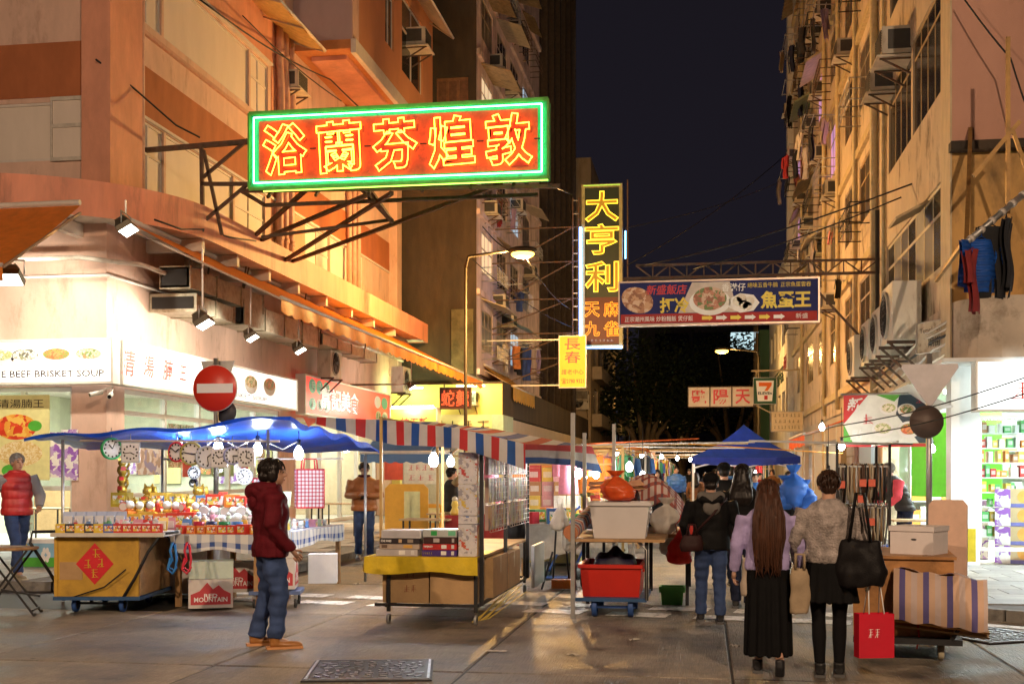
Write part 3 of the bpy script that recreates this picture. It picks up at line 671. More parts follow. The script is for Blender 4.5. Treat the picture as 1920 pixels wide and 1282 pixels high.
# third, white rendered, with bakery lettering, and the green strip beyond it
RD=thing('white_block','low white rendered block with sloping row of wall letters beyond the walk-ups','building',(8,65,0))
m=MB();hd=[(56.5+3.4*i,58.8+3.4*i,7.9+3*k,9.4+3*k)for i in range(5)for k in range(1)]+[(56.5+3.4*i,58.8+3.4*i,4.2,5.6)for i in range(5)]
holed_wall(m,55,74,0,12.2,hd,fr,.2);m.quad((RX,55,12.2),(12,55,12.2),(12,74,12.2),(RX,74,12.2));m.build('wall',WHITEWALL,RD,world=True)
for h in hd:window(RD,fr,*h,4,OLDFR,random.choice([GLASSD,CURT]),-.14,.07)
m=MB();m.b2((RX-.6,74,0),(RX+3,80,10.2));m.build('green_wing',mat('green_net',(.03,.09,.05),.8,var=.3,scale=1,streak=.8),RD,world=True)
m=MB()
for k in range(6):m.bar((RX-.7,74.2,2*k),(RX-.7,79,2*k),.05);
for y in(74.2,76.5,79):m.bar((RX-.7,y,0),(RX-.7,y,11),.06)
m.build('bamboo_scaffold',mat('bamboo_dim',(.2,.13,.06),.7),RD,world=True)
letters(RD,'~~~~~~',parent_inv(RD)@Vector((RX-.03,64.6,6.5)),(8.0,.9),mat('letter_green',(.03,.06,.04),.5),R(-90),extrude=.03)
letters(RD,'~~~~~',parent_inv(RD)@Vector((RX-.03,58.3,6.9)),(4.2,.75),mat('letter_red',(.35,.02,.03),.5),R(-90),extrude=.03)
# lit office block far behind the trees
FO=thing('office_block','far office block with cold lit windows above the trees','building',(8,150,0))
m=MB();fo_=face_y(150.0);hf=[(-6+4.6*i,-1.8+4.6*i,3+3.4*k,5.2+3.4*k)for i in range(5)for k in range(6)]
holed_wall(m,-8,20,0,23.5,hf,fo_,.4);m.build('wall',mat('far_wall',(.12,.11,.1),.8,var=.2),FO,world=True)
for i,h in enumerate(hf):m=MB();fbox(m,fo_,h[0],h[1],h[2],h[3],-.35,-.3);m.build('window',glow('office_light',(.62,.85,.9),.8)if(i%6)>=4 and h[0]>3 else GLASSD,FO,world=True)
# == street lamps
SOD=(1.0,.54,.16)
def street_lamp(label,base,H,arm,W,group='street lamps',col=SOD,glowc=(1,.5,.07),gs=7,pr=.085,lens_r=.34):
 o=thing('street_lamp',label,'street lamp',base,0,group)
 PM=mat('lamp_pole',(.035,.027,.016),.6,.3,var=.15)
 m=MB();m.tube([(0,0,0),(0,0,.9),(0,0,1.0),(0,0,H-.35)],[pr*1.6,pr*1.5,pr,pr*.65],10);m.build('pole',PM,o)
 ax,ay=arm;m=MB();m.tube([(0,0,H-.4),(ax*.06,ay*.06,H-.1),(ax*.5,ay*.5,H-.02),(ax,ay,H+.05)],[.05,.045,.04,.035],8);m.build('arm',PM,o)
 d=Vector((ax,ay,0)).normalized();a=math.atan2(d.y,d.x);M=Matrix.Rotation(a,4,'Z')
 hd=Vector((ax,ay,H+.03))+d*.3
 m=MB();m.ball((0,0,.04),(.42,.17,.11),12);h=link('lamp_head',m.mesh('lamp_head',PM),o,hd,(0,0,a))
 m=MB();m.ball((0,0,-.09),(lens_r,.16,.13),12);link('lens',m.mesh('lens',glow('sodium_lens',glowc,gs)),h)
 point_light(o,hd+Vector((0,0,-.3)),W,col,.14)
 return o
street_lamp('lit sodium street lamp on yellow post beside the snake soup sign',(XY(873,34),34,.12),7.8,(1.35,.1),4200,pr=.06)
street_lamp('lit sodium street lamp reaching in above the three red-letter sign squares',(2.75,62,.12),7.7,(-1.55,.1),1000)
street_lamp('small lit lamp post far off before the dark trees',(XY(1184,96),96,0),7.9,(.2,-.2),300,lens_r=.2)
o=street_lamp('unlit lamp post with arm beside the small lit one, by the beige block',(XY(1160,92),92,0),5.7,(1.5,0),1,gs=.2)
for ch in list(o.children):
 if ch.type=='LIGHT':bpy.data.objects.remove(ch);continue
 for c2 in ch.children:c2.data.materials[0]=mat('dead_lens',(.35,.35,.34),.3)
# the lamps of the cross street, standing behind and beside the photographer
street_lamp('sodium street lamp of the cross street, behind the photographer on the shop side',(-12.5,-3.5,0),9.5,(1.5,1.0),4000,col=(1,.68,.44))
street_lamp('sodium street lamp of the cross street, behind the photographer on the medicine shop side',(7.5,-6.5,0),10.5,(-1.5,.6),8500,col=(1,.7,.46))
# == sign tools
def sign_box(name,label,cat,c,w_,h,d,mats,facing=0.0,frame=.05,fm=None):
 """box sign standing on its lower edge's centre; local x along the sign, -y towards its reader"""
 o=thing(name,label,cat,c,facing)
 m=MB();m.b2((-w_/2,-d/2,0),(w_/2,d/2,h));m.build('panel',mats,o)
 if frame:
  m=MB();fm=fm or GALV;t=frame;y0,y1=-d/2-.025,d/2+.01
  m.b2((-w_/2-t,y0,-t),(w_/2+t,y1,.0));m.b2((-w_/2-t,y0,h),(w_/2+t,y1,h+t))
  m.b2((-w_/2-t,y0,0),(-w_/2,y1,h));m.b2((w_/2,y0,0),(w_/2+t,y1,h));m.build('frame',fm,o)
 return o
def food_mat(name,cols,scale=22):
 if name in _M:return _M[name]
 m,t,b=principled(name);N=t.nodes;L=t.links
 tcn=N.new('ShaderNodeTexCoord');v=N.new('ShaderNodeTexVoronoi');v.inputs['Scale'].default_value=scale;n=N.new('ShaderNodeTexNoise');n.inputs['Scale'].default_value=scale*.5
 L.new(tcn.outputs['Object'],n.inputs['Vector']);mx=N.new('ShaderNodeMix');mx.data_type='RGBA';mx.inputs[0].default_value=.2;L.new(tcn.outputs['Object'],mx.inputs[6]);L.new(n.outputs[1],mx.inputs[7]);L.new(mx.outputs[2],v.inputs['Vector'])
 r=N.new('ShaderNodeValToRGB');r.color_ramp.interpolation='CONSTANT';e=r.color_ramp.elements;e[0].color=tuple(cols[0])+(1,);e[1].position=.99;e[1].color=tuple(cols[-1])+(1,)
 for i in range(1,len(cols)):x=e.new(i/len(cols));x.color=tuple(cols[i])+(1,)
 s=N.new('ShaderNodeSeparateColor');L.new(v.outputs['Color'],s.inputs[0]);L.new(s.outputs[0],r.inputs[0]);L.new(r.outputs[0],b.inputs['Base Color']);b.inputs['Roughness'].default_value=.4
 _M[name]=m;return m
def disc(parent,name,c,rx,rz_,material,facing=0.0,n=24,y=.004,tilt=0.0):
 m=MB();vs=[(math.cos(2*math.pi*k/n)*rx,0,math.sin(2*math.pi*k/n)*rz_)for k in range(n)]
 m.prism(vs,(0,y,0));return link(name,m.mesh(name,material),parent,c,(0,tilt,facing))
def bowl_print(parent,c,r,food,y=0.0,white=None):
 white=white or mat('print_white',(.85,.85,.83),.4,var=.03)
 x,yy,z=c
 m=MB();n=20
 vs=[(math.cos(math.pi+math.pi*k/n)*r,0,math.sin(math.pi+math.pi*k/n)*r*.62)for k in range(n+1)];m.prism(vs,(0,.003,0));o=link('bowl_picture',m.mesh('bowl_picture',white),parent,c)
 disc(o,'food_picture',(0,-.003,.02),r*.98,r*.3,white);disc(o,'food_picture',(0,-.006,.03),r*.88,r*.34,food);return o
# -- big red neon board
SY=22.5;xl,xr=XY(468,SY),XY(1028,SY);SZ,SH,SWd=7.16,1.48,xr-xl;sc=(xl+xr)/2
REDP=mat('sign_red_paint',(.75,.09,.02),.45,var=.2,scale=5,dirt=(.2,.04,.01),dscale=4,dlo=.56,dhi=.72)
GREENP=mat('sign_green_paint',(.015,.42,.11),.45,var=.2,scale=5,dirt=(.01,.18,.05),dscale=5,dlo=.55,dhi=.7)
NE=thing('neon_sign','large orange-red neon sign board with green border reaching over the street','neon sign',(sc,SY,SZ))
m=MB();m.b2((-SWd/2,.0,0),(SWd/2,.32,SH));m.build('board',GREENP,NE)
m=MB();bw=.2;m.b2((-SWd/2+bw,-.018,bw*.8),(SWd/2-bw,.0,SH-bw*.8));m.build('face_panel',REDP,NE)
m=MB();t=.035
for a,b in(((-SWd/2,0),(SWd/2,0)),((SWd/2,0),(SWd/2,SH)),((SWd/2,SH),(-SWd/2,SH)),((-SWd/2,SH),(-SWd/2,0))):m.bar((a[0],-.03,a[1]),(b[0],-.03,b[1]),t,.07)
m.build('edge_trim',mat('edge_yellowgreen',(.12,.4,.06),.5,.2,var=.2),NE)
NYEL=glow('neon_yellow',(1,.42,.03),11.0,True);NCY=glow('neon_mint',(.25,1,.7),9.0,True)
cell=(SWd-2*bw)/5
for i,ch in enumerate('浴蘭芬煌敦'):
 x=-SWd/2+bw+cell*(i+.5)
 letters(NE,ch,(x+.03,-.02,SH/2-.03),(cell*.8,SH*.66),mat('letter_dark_red',(.32,.02,.008),.5),extrude=.012,offset=.028,name='letter_back')
 letters(NE,ch,(x,-.085,SH/2),(cell*.82,SH*.68),NYEL,outline=.0105,offset=.03,name='neon_letter',tilt=R(-3))
i_=.115;zt=.1
for a,b in(((-SWd/2+i_,zt),(SWd/2-i_,zt)),((SWd/2-i_,zt),(SWd/2-i_,SH-zt)),((SWd/2-i_,SH-zt),(-SWd/2+i_,SH-zt)),((-SWd/2+i_,SH-zt),(-SWd/2+i_,zt))):
 m=MB();m.cyl((a[0],-.075,a[1]),(b[0],-.075,b[1]),.013,8);m.build('neon_tube',NCY,NE)
for x in range(-2,3):
 for z in(SH*.5,):m=MB();m.box((x*cell+cell/2,-.03,z),(.13,.02,.018));m.build('bolt_bar',IRON,NE)
inv=parent_inv(NE)
def brace(pa,pb,w_=.07,parent=NE,mt=STEEL,name='steel_bar'):m=MB();m.bar(pa,pb,w_);return m.build(name,mt,parent,world=True)
brace((-11,SY,8.02),(xl,SY,8.1),.09);brace(P(378,275,SY),P(380,435,SY),.07);brace(P(378,345,SY),P(470,345,SY),.07)
brace(P(382,282,SY),P(416,440,SY),.06);brace(P(465,262,SY),P(378,335,SY),.06);brace(P(465,345,SY),P(382,415,SY),.06)
brace(P(452,358,SY),(xr+.2,SY+.2,SZ-.12),.07);brace(P(452,358,SY),P(497,385,SY+.6),.06);brace(P(497,385,SY+.6),(xr-.3,SY+.75,SZ-.14),.07)
for(px,py),(qx,qy)in(((480,440),(575,355)),((490,450),(690,365)),((535,488),(735,362)),((548,490),(940,345)),((735,415),(675,350))):
 brace(PX(px,py,CX)if px<700 else P(px,py,24.5),P(qx,qy,SY+.15),.075)
brace(P(490,445,24.0),P(735,412,24.5),.06);brace(P(690,350,SY+.1),P(735,415,24.5),.06)
for px in(500,590,690,790,880,960):m=MB();p=P(px,350,SY);m.bar((p.x,SY+.05,SZ-.16),(p.x,SY+.3,SZ+.02),.05);m.build('hanger',STEEL,NE,world=True)
m=MB();m.cyl((xl+.3,SY-.04,SZ-.06),(xr,SY-.04,SZ-.05),.012,6);m.build('neon_tube',glow('neon_lime',(.55,1,.1),3),NE,world=True)
for(pts)in([P(378,440,SY),PX(382,430,CX+.02),PX(340,430,CX+.02),PX(290,412,CX+.03)],[P(380,430,SY),PX(430,445,CX+.02),PX(480,452,CX+.02)],[P(180,112,20.5),P(250,165,21.5),P(330,235,22.2),P(375,258,SY)]):
 m=MB();m.tube(pts,.018,6);m.build('cable',WIRE,NE,world=True)
# -- tall neon board with big yellow characters
VY=45.0;vl,vr=XY(1092,VY),XY(1166,VY);vb,vt=P(1130,652,VY).z,P(1130,347,VY).z;VW,VH=vr-vl,vt-vb
VN=thing('neon_sign','tall upright neon board of big yellow characters with blue border tube','neon sign',((vl+vr)/2,VY,vb))
m=MB();m.b2((-VW/2,0,0),(VW/2,.4,VH));m.build('board',mat('sign_black_green',(.006,.02,.008),.5,var=.2),VN)
m=MB();m.b2((-VW/2+.1,-.02,.14),(VW/2-.1,-.002,VH*.31));m.build('face_panel',mat('sign_deep_red',(.09,.006,.006),.5,var=.2),VN)
m=MB();t=.1
m.b2((-VW/2-.02,-.09,VH-t),(VW/2+.02,.42,VH+.02));m.b2((-VW/2-.02,-.09,-.02),(VW/2+.02,.42,t));m.b2((-VW/2-.02,-.09,t),(-VW/2+t,.42,VH-t));m.b2((VW/2-t,-.09,t),(VW/2+.02,.42,VH-t));m.build('frame',mat('frame_olive',(.3,.3,.16),.5,.2,var=.2),VN)
NG=glow('neon_gold',(1,.62,.04),2.2,True);NO=glow('neon_orange',(1,.3,.02),1.7,False);NB=glow('neon_blue',(.14,.4,1),14.0,True)
GOLD=mat('letter_gold',(.4,.25,.02),.5,es=.08,emit=(.8,.5,.03))
for ch,z in(('大',.865),('亨',.665),('利',.435)):
 letters(VN,ch,(0,-.06,VH*z),(VW*.86,VH*.19),GOLD,extrude=.03,offset=.02,name='letter');letters(VN,ch,(0,-.11,VH*z),(VW*.86,VH*.19),NG,outline=.013,offset=.02,name='neon_letter')
for ch,x,z in(('天',-.25,.235),('九',-.25,.115),('麻',.24,.235),('雀',.24,.115)):letters(VN,ch,(VW*x,-.07,VH*z),(VW*.4,VH*.095),NO,outline=.02,offset=.02,name='neon_letter')
letters(VN,'~~~~~~',(0,-.05,VH*.045),(VW*.6,.09),mat('dull_white',(.5,.5,.5),.5))
m=MB();m.tube([(-VW/2-.06,-.14,VH*.74),(-VW/2-.06,-.14,.0),(VW/2+.02,-.14,.0)],.045,8);m.build('neon_tube',NB,VN)
m=MB();m.tube([(VW/2+.12,.2,VH*.72),(VW/2+.12,.2,VH*.55)],.02,8);m.build('neon_tube',NB,VN)
m=MB();m.tube([(-VW/2+.05,-.12,VH-.03),(VW/2-.05,-.12,VH-.03)],.012,6);m.build('neon_tube',glow('neon_green_dim',(.5,.9,.1),1.0),VN)
lx=XY(1073,VY);lx2=XY(1084,VY)
for x in(lx,lx2):brace((x,VY+.2,vb-.6),(x,VY+.2,vt-.4),.05,VN,STEEL)
z=vb-.4
while z<vt-.5:brace((lx,VY+.2,z),(lx2,VY+.2,z),.03,VN,GALV,'rung');z+=.5
for z in(vb-.35,vb+.6,vb+1.9,vb+3.3,vb+4.6):brace((-8,VY+.2,z),(vl,VY+.2,z),.045,VN,STEEL);brace((-8 if z<vb+3 else-7,VY+.2,z-1.1),(lx,VY+.2,z),.045,VN,STEEL)
brace((vr+.2,VY+.2,vb-.1),(vr+.2,VY+.2,vt+.2),.05,VN,STEEL)
brace((lx,VY+.1,vt-.3),(xr,SY+.1,SZ-.1),.03,VN,WIRE,'stay_wire')
# -- printed restaurant board on the truss
BY=28.0;bl,br_=XY(1163,BY),XY(1533,BY);bb,bt=P(1350,606,BY).z,P(1350,528,BY).z;BW,BH=br_-bl,bt-bb
BS=sign_box('restaurant_sign','long blue and red printed restaurant board hung from a steel truss','sign',((bl+br_)/2,BY,bb),BW,BH,.22,mat('print_blue',(.01,.018,.13),.75,var=.15),frame=.04,fm=mat('sign_frame_alu',(.45,.35,.28),.35,.7,var=.15))
fy=-.11-.004
m=MB();m.b2((-BW/2+.02,fy,.015),(BW/2-.02,fy+.004,BH*.24));m.build('red_strip',mat('print_red',(.4,.025,.02),.7,var=.1),BS)
m=MB();m.prism([(-BW*.2,fy,BH*.25),(BW*.1,fy,BH*.25),(BW*.06,fy,BH*.98),(-BW*.13,fy,BH*.98)],(0,.004,0));m.build('pale_print',mat('print_cream',(.6,.52,.46),.4,var=.15,scale=5),BS)
W_=mat('print_white',(.85,.85,.83),.4,var=.03);YP=mat('print_yellow',(.8,.62,.06),.4,var=.05)
RP=mat('print_red2',(.6,.03,.04),.4,var=.05)
letters(BS,'新盛飯店',(-BW*.26,fy-.006,BH*.82),(BW*.21,BH*.24),RP,offset=.012,shear=.15);letters(BS,'打冷',(-BW*.22,fy-.006,BH*.44),(BW*.15,BH*.38),YP,offset=.03)
letters(BS,'香港仔',(BW*.08,fy-.006,BH*.84),(BW*.12,BH*.19),W_,offset=.01);letters(BS,'絕味五香牛腩',(BW*.225,fy-.006,BH*.88),(BW*.15,BH*.12),YP);letters(BS,'正宗魚蛋雲吞',(BW*.39,fy-.006,BH*.88),(BW*.15,BH*.12),YP)
letters(BS,'魚蛋王',(BW*.34,fy-.006,BH*.52),(BW*.25,BH*.42),YP,offset=.035);letters(BS,'正宗潮州風味 炒粉麵飯 煲仔飯',(-BW*.3,fy-.006,BH*.12),(BW*.35,BH*.13),W_,offset=.008)
for i in range(6):
 x=BW*(-.08+.072*i);m=MB();h=BH*.07;z=BH*.12
 m.prism([(x,fy-.004,z-h*.6),(x+.16,fy-.004,z-h*.6),(x+.16,fy-.004,z-h),(x+.25,fy-.004,z),(x+.16,fy-.004,z+h),(x+.16,fy-.004,z+h*.6),(x,fy-.004,z+h*.6)],(0,.004,0));m.build('arrow_print',W_ if i%2 else YP,BS)
letters(BS,'新盛',(BW*.42,fy-.006,BH*.13),(BW*.06,BH*.12),W_)
disc(BS,'food_picture',(-BW*.41,fy-.003,BH*.58),BW*.085,BH*.3,food_mat('crab_print',[(.6,.35,.2),(.45,.2,.1),(.7,.5,.35),(.3,.12,.06)],14),tilt=R(25))
disc(BS,'plate_picture',(-BW*.04,fy-.003,BH*.5),BW*.105,BH*.32,W_);disc(BS,'food_picture',(-BW*.04,fy-.009,BH*.58),BW*.085,BH*.28,food_mat('beef_print',[(.3,.1,.05),(.5,.2,.12),(.12,.2,.05),(.6,.42,.3)],16))
disc(BS,'plate_picture',(BW*.13,fy-.003,BH*.46),BW*.08,BH*.24,W_,n=7);
for x,z in((.1,.5),(.13,.42),(.16,.5),(.12,.57),(.15,.38)):disc(BS,'food_picture',(BW*x,fy-.009,BH*z),.11,.1,mat('fishball',(.75,.7,.6),.4))
TR=thing('sign_truss','rusty lattice girder across the street carrying the printed board','truss',(RX,BY,bt+.3))
tz0,tz1=bt+.12,bt+.42;tx0=XY(1168,BY)
brace((tx0,BY,tz0),(RX,BY,tz0),.06,TR);brace((tx0+.3,BY,tz1),(RX,BY,tz1),.05,TR);n=14
for k in range(n):
 a=tx0+.3+(RX-tx0-.3)*k/n;b=tx0+.3+(RX-tx0-.3)*(k+1)/n;brace((a,BY,tz0 if k%2 else tz1),(b,BY,tz1 if k%2 else tz0),.03,TR);brace((b,BY,tz0),(b,BY,tz1),.03,TR)
for k in range(5):x=bl+BW*(.05+.22*k);brace((x,BY,bt),(x,BY,tz0),.02,TR,WIRE,'hanger')
brace((RX-.05,BY,4.1),(RX-.05,BY,tz1+1.1),.08,TR,IRON);brace((RX-.1,BY,4.3),(RX-1.7,BY,tz0),.05,TR)
# -- hanging signs further along
for i,ch in enumerate('艷陽天'):
 a,b=1291+41*i,1291+41*i+39;X0,X1=XY(a,50),XY(b,50);z0,z1=P(1350,762,50).z,P(1350,726,50).z
 o=sign_box('sign_square',['white square sign with red character, outermost of three over the stalls','middle white square sign of three, red character with a dark notch','white square sign with red character nearest the green and white store sign'][i],'sign',((X0+X1)/2,50,z0),X1-X0,z1-z0,.2,mat('sign_aged_white',(.62,.54,.44),.5,var=.1,scale=3,dirt=(.25,.13,.05),dscale=3,dlo=.6,dhi=.75),frame=.03,fm=STEEL)
 o['group']='three square signs'
 letters(o,ch,(0,-.106,(z1-z0)*.5),((X1-X0)*.72,(z1-z0)*.75),RP,offset=.02)
X0,X1=XY(1413,50),XY(1455,50);z0,z1=P(1430,757,50).z,P(1430,709,50).z;w7,h7=X1-X0,z1-z0
o=sign_box('store_sign','green store sign with big orange and red numeral over white','sign',((X0+X1)/2,50,z0),w7,h7,.22,mat('store_green',(.015,.09,.045),.4,var=.1),frame=.025)
GW=mat('store_white',(.72,.66,.55),.4,var=.05,es=.12,emit=(1,.85,.6));OR7=mat('store_orange',(.85,.17,.02),.4,var=.05);RD7=mat('store_red',(.6,.02,.02),.4)
m=MB();m.prism([(-w7*.4,-.114,h7*.9),(w7*.4,-.114,h7*.9),(w7*.32,-.114,h7*.1),(-w7*.32,-.114,h7*.1)],(0,.004,0));m.build('white_shape',GW,o)
m=MB();m.prism([(-w7*.27,-.12,h7*.83),(w7*.3,-.12,h7*.83),(w7*.3,-.12,h7*.72),(w7*.12,-.12,h7*.5),(-w7*.03,-.12,h7*.5),(w7*.1,-.12,h7*.68),(-w7*.27,-.12,h7*.68)],(0,.004,0));m.build('numeral',OR7,o)
m=MB();m.prism([(-w7*.03,-.12,h7*.32),(w7*.12,-.12,h7*.32),(w7*.12,-.12,h7*.16),(-w7*.03,-.12,h7*.16)],(0,.004,0));m.build('numeral',RD7,o)
letters(o,'ELEVEn',(0,-.12,h7*.41),(w7*.62,h7*.11),mat('store_ink',(.01,.03,.015),.4),offset=.03)
m=MB();m.bar((X0-.1,50,z1+.3),(RX,50,z1+.32),.07);m.bar((X0+.1,50,z1),(X0+.1,50,z1+.29),.04);m.build('bracket',mat('cream_steel',(.45,.36,.24),.5,.3),o,world=True)
m=MB();m.bar((X0,50.1,z0),(RX,50.1,z0-1.0),.05);m.build('bracket',mat('cream_steel',(.45,.36,.24),.5,.3),o,world=True)
X0,X1=XY(1050,44),XY(1098,44);z0,z1=P(1075,726,44).z,P(1075,631,44).z;w7,h7=X1-X0,z1-z0
o=sign_box('care_home_sign','upright yellow sign with red characters and telephone number','sign',((X0+X1)/2,44,z0),w7,h7,.2,mat('yellow_lightbox',(.8,.5,.03),.5,var=.06,es=.38,emit=(1,.55,.03)),frame=.03)
for ch,z in(('長',.85),('春',.59)):letters(o,ch,(0,-.105,h7*z),(w7*.62,h7*.23),RP,offset=.01)
letters(o,'護老中心',(0,-.105,h7*.3),(w7*.86,h7*.1),RP);letters(o,'☎2780 9321',(0,-.105,h7*.12),(w7*.88,h7*.11),RP,offset=.01)
for z in(.05,.95):m=MB();m.bar((-8,44.1,z0+h7*z),(X0,44.1,z0+h7*z),.05);m.build('bracket',GALV,o,world=True)
# white text board under the store sign
X0,X1=XY(1446,46),XY(1505,46);z0,z1=P(1475,808,46).z,P(1475,772,46).z
o=sign_box('text_board','cream board with three rows of small dark characters above the tent','sign',((X0+X1)/2,46,z0),X1-X0,z1-z0,.08,mat('cream_board',(.62,.52,.36),.5,var=.08),frame=.02)
for k,s in enumerate(('~~~~~~~','~~~~~~','~~~~~~~~')):letters(o,s,(0,-.046,(z1-z0)*(.82-.31*k)),((X1-X0)*.86,(z1-z0)*.2),mat('ink_dark',(.03,.025,.02),.5),offset=.008)
m=MB();m.bar((0,0,z1-z0),(0,0,z1-z0+1.3),.04);m.build('hanger',STEEL,o)
# snake soup neon
X0,X1=XY(827,36.5),XY(882,36.5);z0,z1=P(855,765,36.5).z,P(855,728,36.5).z
o=sign_box('snake_soup_sign','small dark sign with thin red neon characters beside the lamp post','neon sign',((X0+X1)/2,36.5,z0),X1-X0,z1-z0,.12,mat('sign_dark_red',(.07,.02,.015),.5,var=.2),frame=.03,fm=STEEL)
for k,ch in enumerate('蛇羹'):letters(o,ch,((X1-X0)*(-.25+.5*k),-.08,(z1-z0)*.5),((X1-X0)*.44,(z1-z0)*.8),glow('neon_red',(1,.13,.04),2.6),outline=.008,name='neon_letter')
m=MB();m.bar((X0,36.5,z1+.15),(X1+1.0,36.5,z1+.15),.04);m.bar((X0+.1,36.5,z1),(X0+.1,36.5,z1+.15),.03);m.bar((LBX,36.5,z1+.15),(X0+.02,36.5,z1+.15),.045);m.build('bracket',STEEL,o,world=True)
# -- light boxes of the shops on the near block
LBOX=mat('lightbox_white',(.85,.84,.8),.4,var=.04,es=.85,emit=(1,.97,.9))
def lightbox(name,label,c,w_,h,facing,material=LBOX,d=.25):return sign_box(name,label,'sign',c,w_,h,d,material,facing,.045,ALU)
z0,z1=3.26,4.0
x0=-19.0;x1=-10.66
o=lightbox('beef_soup_sign','white light box with bowls of noodles over the corner shop door',((x0+x1)/2,20.55,z0),x1-x0,z1-z0,0)
wd=x1-x0;FY=-.13
foods=[food_mat('food_a',[(.5,.25,.12),(.7,.55,.35),(.2,.3,.1),(.8,.7,.55)]),food_mat('food_b',[(.75,.7,.5),(.5,.55,.25),(.85,.8,.65),(.35,.4,.15)]),food_mat('food_c',[(.3,.32,.2),(.7,.68,.6),(.15,.15,.12),(.8,.78,.7)]),food_mat('food_d',[(.7,.15,.06),(.25,.3,.08),(.8,.3,.12),(.45,.2,.08)])]
for i,px in enumerate((-45,0,48,106,166)):
 x=XY(px,20.43)-(x0+x1)/2;bowl_print(o,(x,FY,.48),.3 if i<4 else .28,foods[i%4])
letters(o,'SUPREME BEEF BRISKET SOUP',(XY(67,20.43)-(x0+x1)/2-.05,FY-.002,.15),(2.8,.125),mat('ink_brown',(.06,.05,.05),.5),offset=.012)
y0,y1=20.75,30.3
o=lightbox('beef_soup_sign','white light box with faded red brush characters behind the no-entry sign',(-10.72,(y0+y1)/2,z0),y1-y0,z1-z0,R(90))
for k,(ch,px,hh)in enumerate((('清',240,.5),('湯',278,.42),('腩',314,.42),('王',342,.3))):letters(o,ch,(YX(px,-10.6)-(y0+y1)/2,FY-.002,.38),(hh*1.1,hh),mat('brush_red',(.6,.12,.1),.5),offset=.012,shear=.15)
bowl_print(o,(YX(505,-10.6)-(y0+y1)/2,FY,.48),.42,foods[3]);bowl_print(o,(YX(470,-10.6)-(y0+y1)/2,FY,.45),.42,foods[0])
letters(o,'BRISKET SOUP',(YX(465,-10.6)-(y0+y1)/2,FY-.002,.12),(2.4,.1),mat('ink_brown',(.06,.05,.05),.5))
y0,y1=31.0,39.7
o=lightbox('noodle_shop_sign','red light box with white characters and green round dish panels',(-10.72,(y0+y1)/2,3.2),y1-y0,1.0,R(90),mat('lightbox_red',(.7,.09,.07),.4,var=.06,es=.5,emit=(1,.06,.05)))
for k,(ch,px)in enumerate((('富',610),('記',630),('美',648),('食',664))):letters(o,ch,(YX(px,-10.6)-(y0+y1)/2,FY-.002,.5),(.95,.62),mat('print_white_lit',(.9,.9,.88),.4,es=.4),offset=.02)
GRL=mat('print_green',(.05,.3,.2),.4,es=.15,emit=(.1,.6,.4))
for k in range(3):disc(o,'dish_panel',(-3.75+.62*k,FY,.76),.29,.2,GRL);letters(o,'~',(-3.75+.62*k,FY-.006,.76),(.36,.28),W_)
for k in range(3):disc(o,'dish_panel',(-3.75+.62*k,FY,.27),.29,.17,W_ if k else GRL);letters(o,'~',(-3.75+.62*k,FY-.006,.27),(.38,.24),GRL if k else W_)
for k in range(2):disc(o,'dish_panel',(2.9+.85*k,FY,.7),.38,.2,W_ if k==0 else GRL);disc(o,'dish_panel',(3.0+.8*k,FY,.25),.36,.17,W_);letters(o,'~~',(3.0+.8*k,FY-.006,.25),(.55,.2),GRL)
X0,X1=XY(735,37.5),XY(820,37.5)
o=sign_box('snake_shop_sign','glowing yellow-green light box with red brush characters above the food stall','sign',((X0+X1)/2,37.6,2.9),X1-X0,.72,.5,mat('lightbox_lime',(.7,.75,.1),.4,var=.2,scale=3,es=.35,emit=(.75,.85,.08)),0,.04,ALU)
letters(o,'蛇王新',(0,-.262,.26),((X1-X0)*.62,.4),RP,shear=.2,offset=.012)
m=MB();m.cyl((-.68,-.35,.78),(.68,-.35,.78),.03,8);t=m.build('fluorescent_tube',glow('tube_white',(.95,1,.95),16),o);point_light(t,(0,-.45,.8),60,(.95,1,.9),.1)
letters(POD,'~~~~~~',parent_inv(POD)@Vector((-9.0,41.28,3.22)),(3.3,.42),mat('ink_black',(.02,.02,.02),.5),shear=.12,offset=.02)
# == fittings on the buildings
ORD=['first','second','third','fourth','fifth','sixth','seventh','eighth','ninth','tenth','eleventh','twelfth','thirteenth','fourteenth','fifteenth','sixteenth']
# -- window air conditioners (copies of one)
def make_ac():
 o=thing('air_conditioner','window air conditioner','air conditioner',(0,0,0))
 m=MB();m.b2((-.33,-.42,0),(.33,.25,.42));m.build('casing',ACW,o)
 m=MB()
 for k in range(9):m.b2((-.3,-.435,.05+.038*k),(.3,-.42,.072+.038*k))
 m.build('front_grille',ACD,o)
 for s in(-1,1):m=MB();m.box((s*.333,-.1,.22),(.012,.46,.3));m.build('side_louvre',ACD,o)
 m=MB();m.b2((-.38,-.5,-.06),(.38,.2,-.03));m.build('drip_tray',mat('drip_tray',(.55,.5,.4),.5,var=.2),o)
 for x in(-.3,.3):m=MB();m.bar((x,.25,-.45),(x,-.42,-.07),.03);m.bar((x,.25,-.07),(x,-.45,-.07),.03);m.build('bracket',STEEL,o)
 return o
AC0=make_ac();ac_used=[False]
def ac(label,loc,rz,s=1.0,group='window air conditioners'):
 o=AC0 if not ac_used[0]else copy_tree(AC0);ac_used[0]=True
 o.location=loc;o.rotation_euler=(0,0,rz);o.scale=(s,s,s);tag(o,label,'air conditioner',group);return o
for lab,px,py,X,s in(('big air conditioner under the top pink-walled corner windows',1700,112,RX,1.25),('air conditioner hung just below the big one by the yellow corner windows',1669,178,RX,1.1)):
 p=PX(px,py,X);ac(lab,(X,p.y,p.z),R(-90),s)
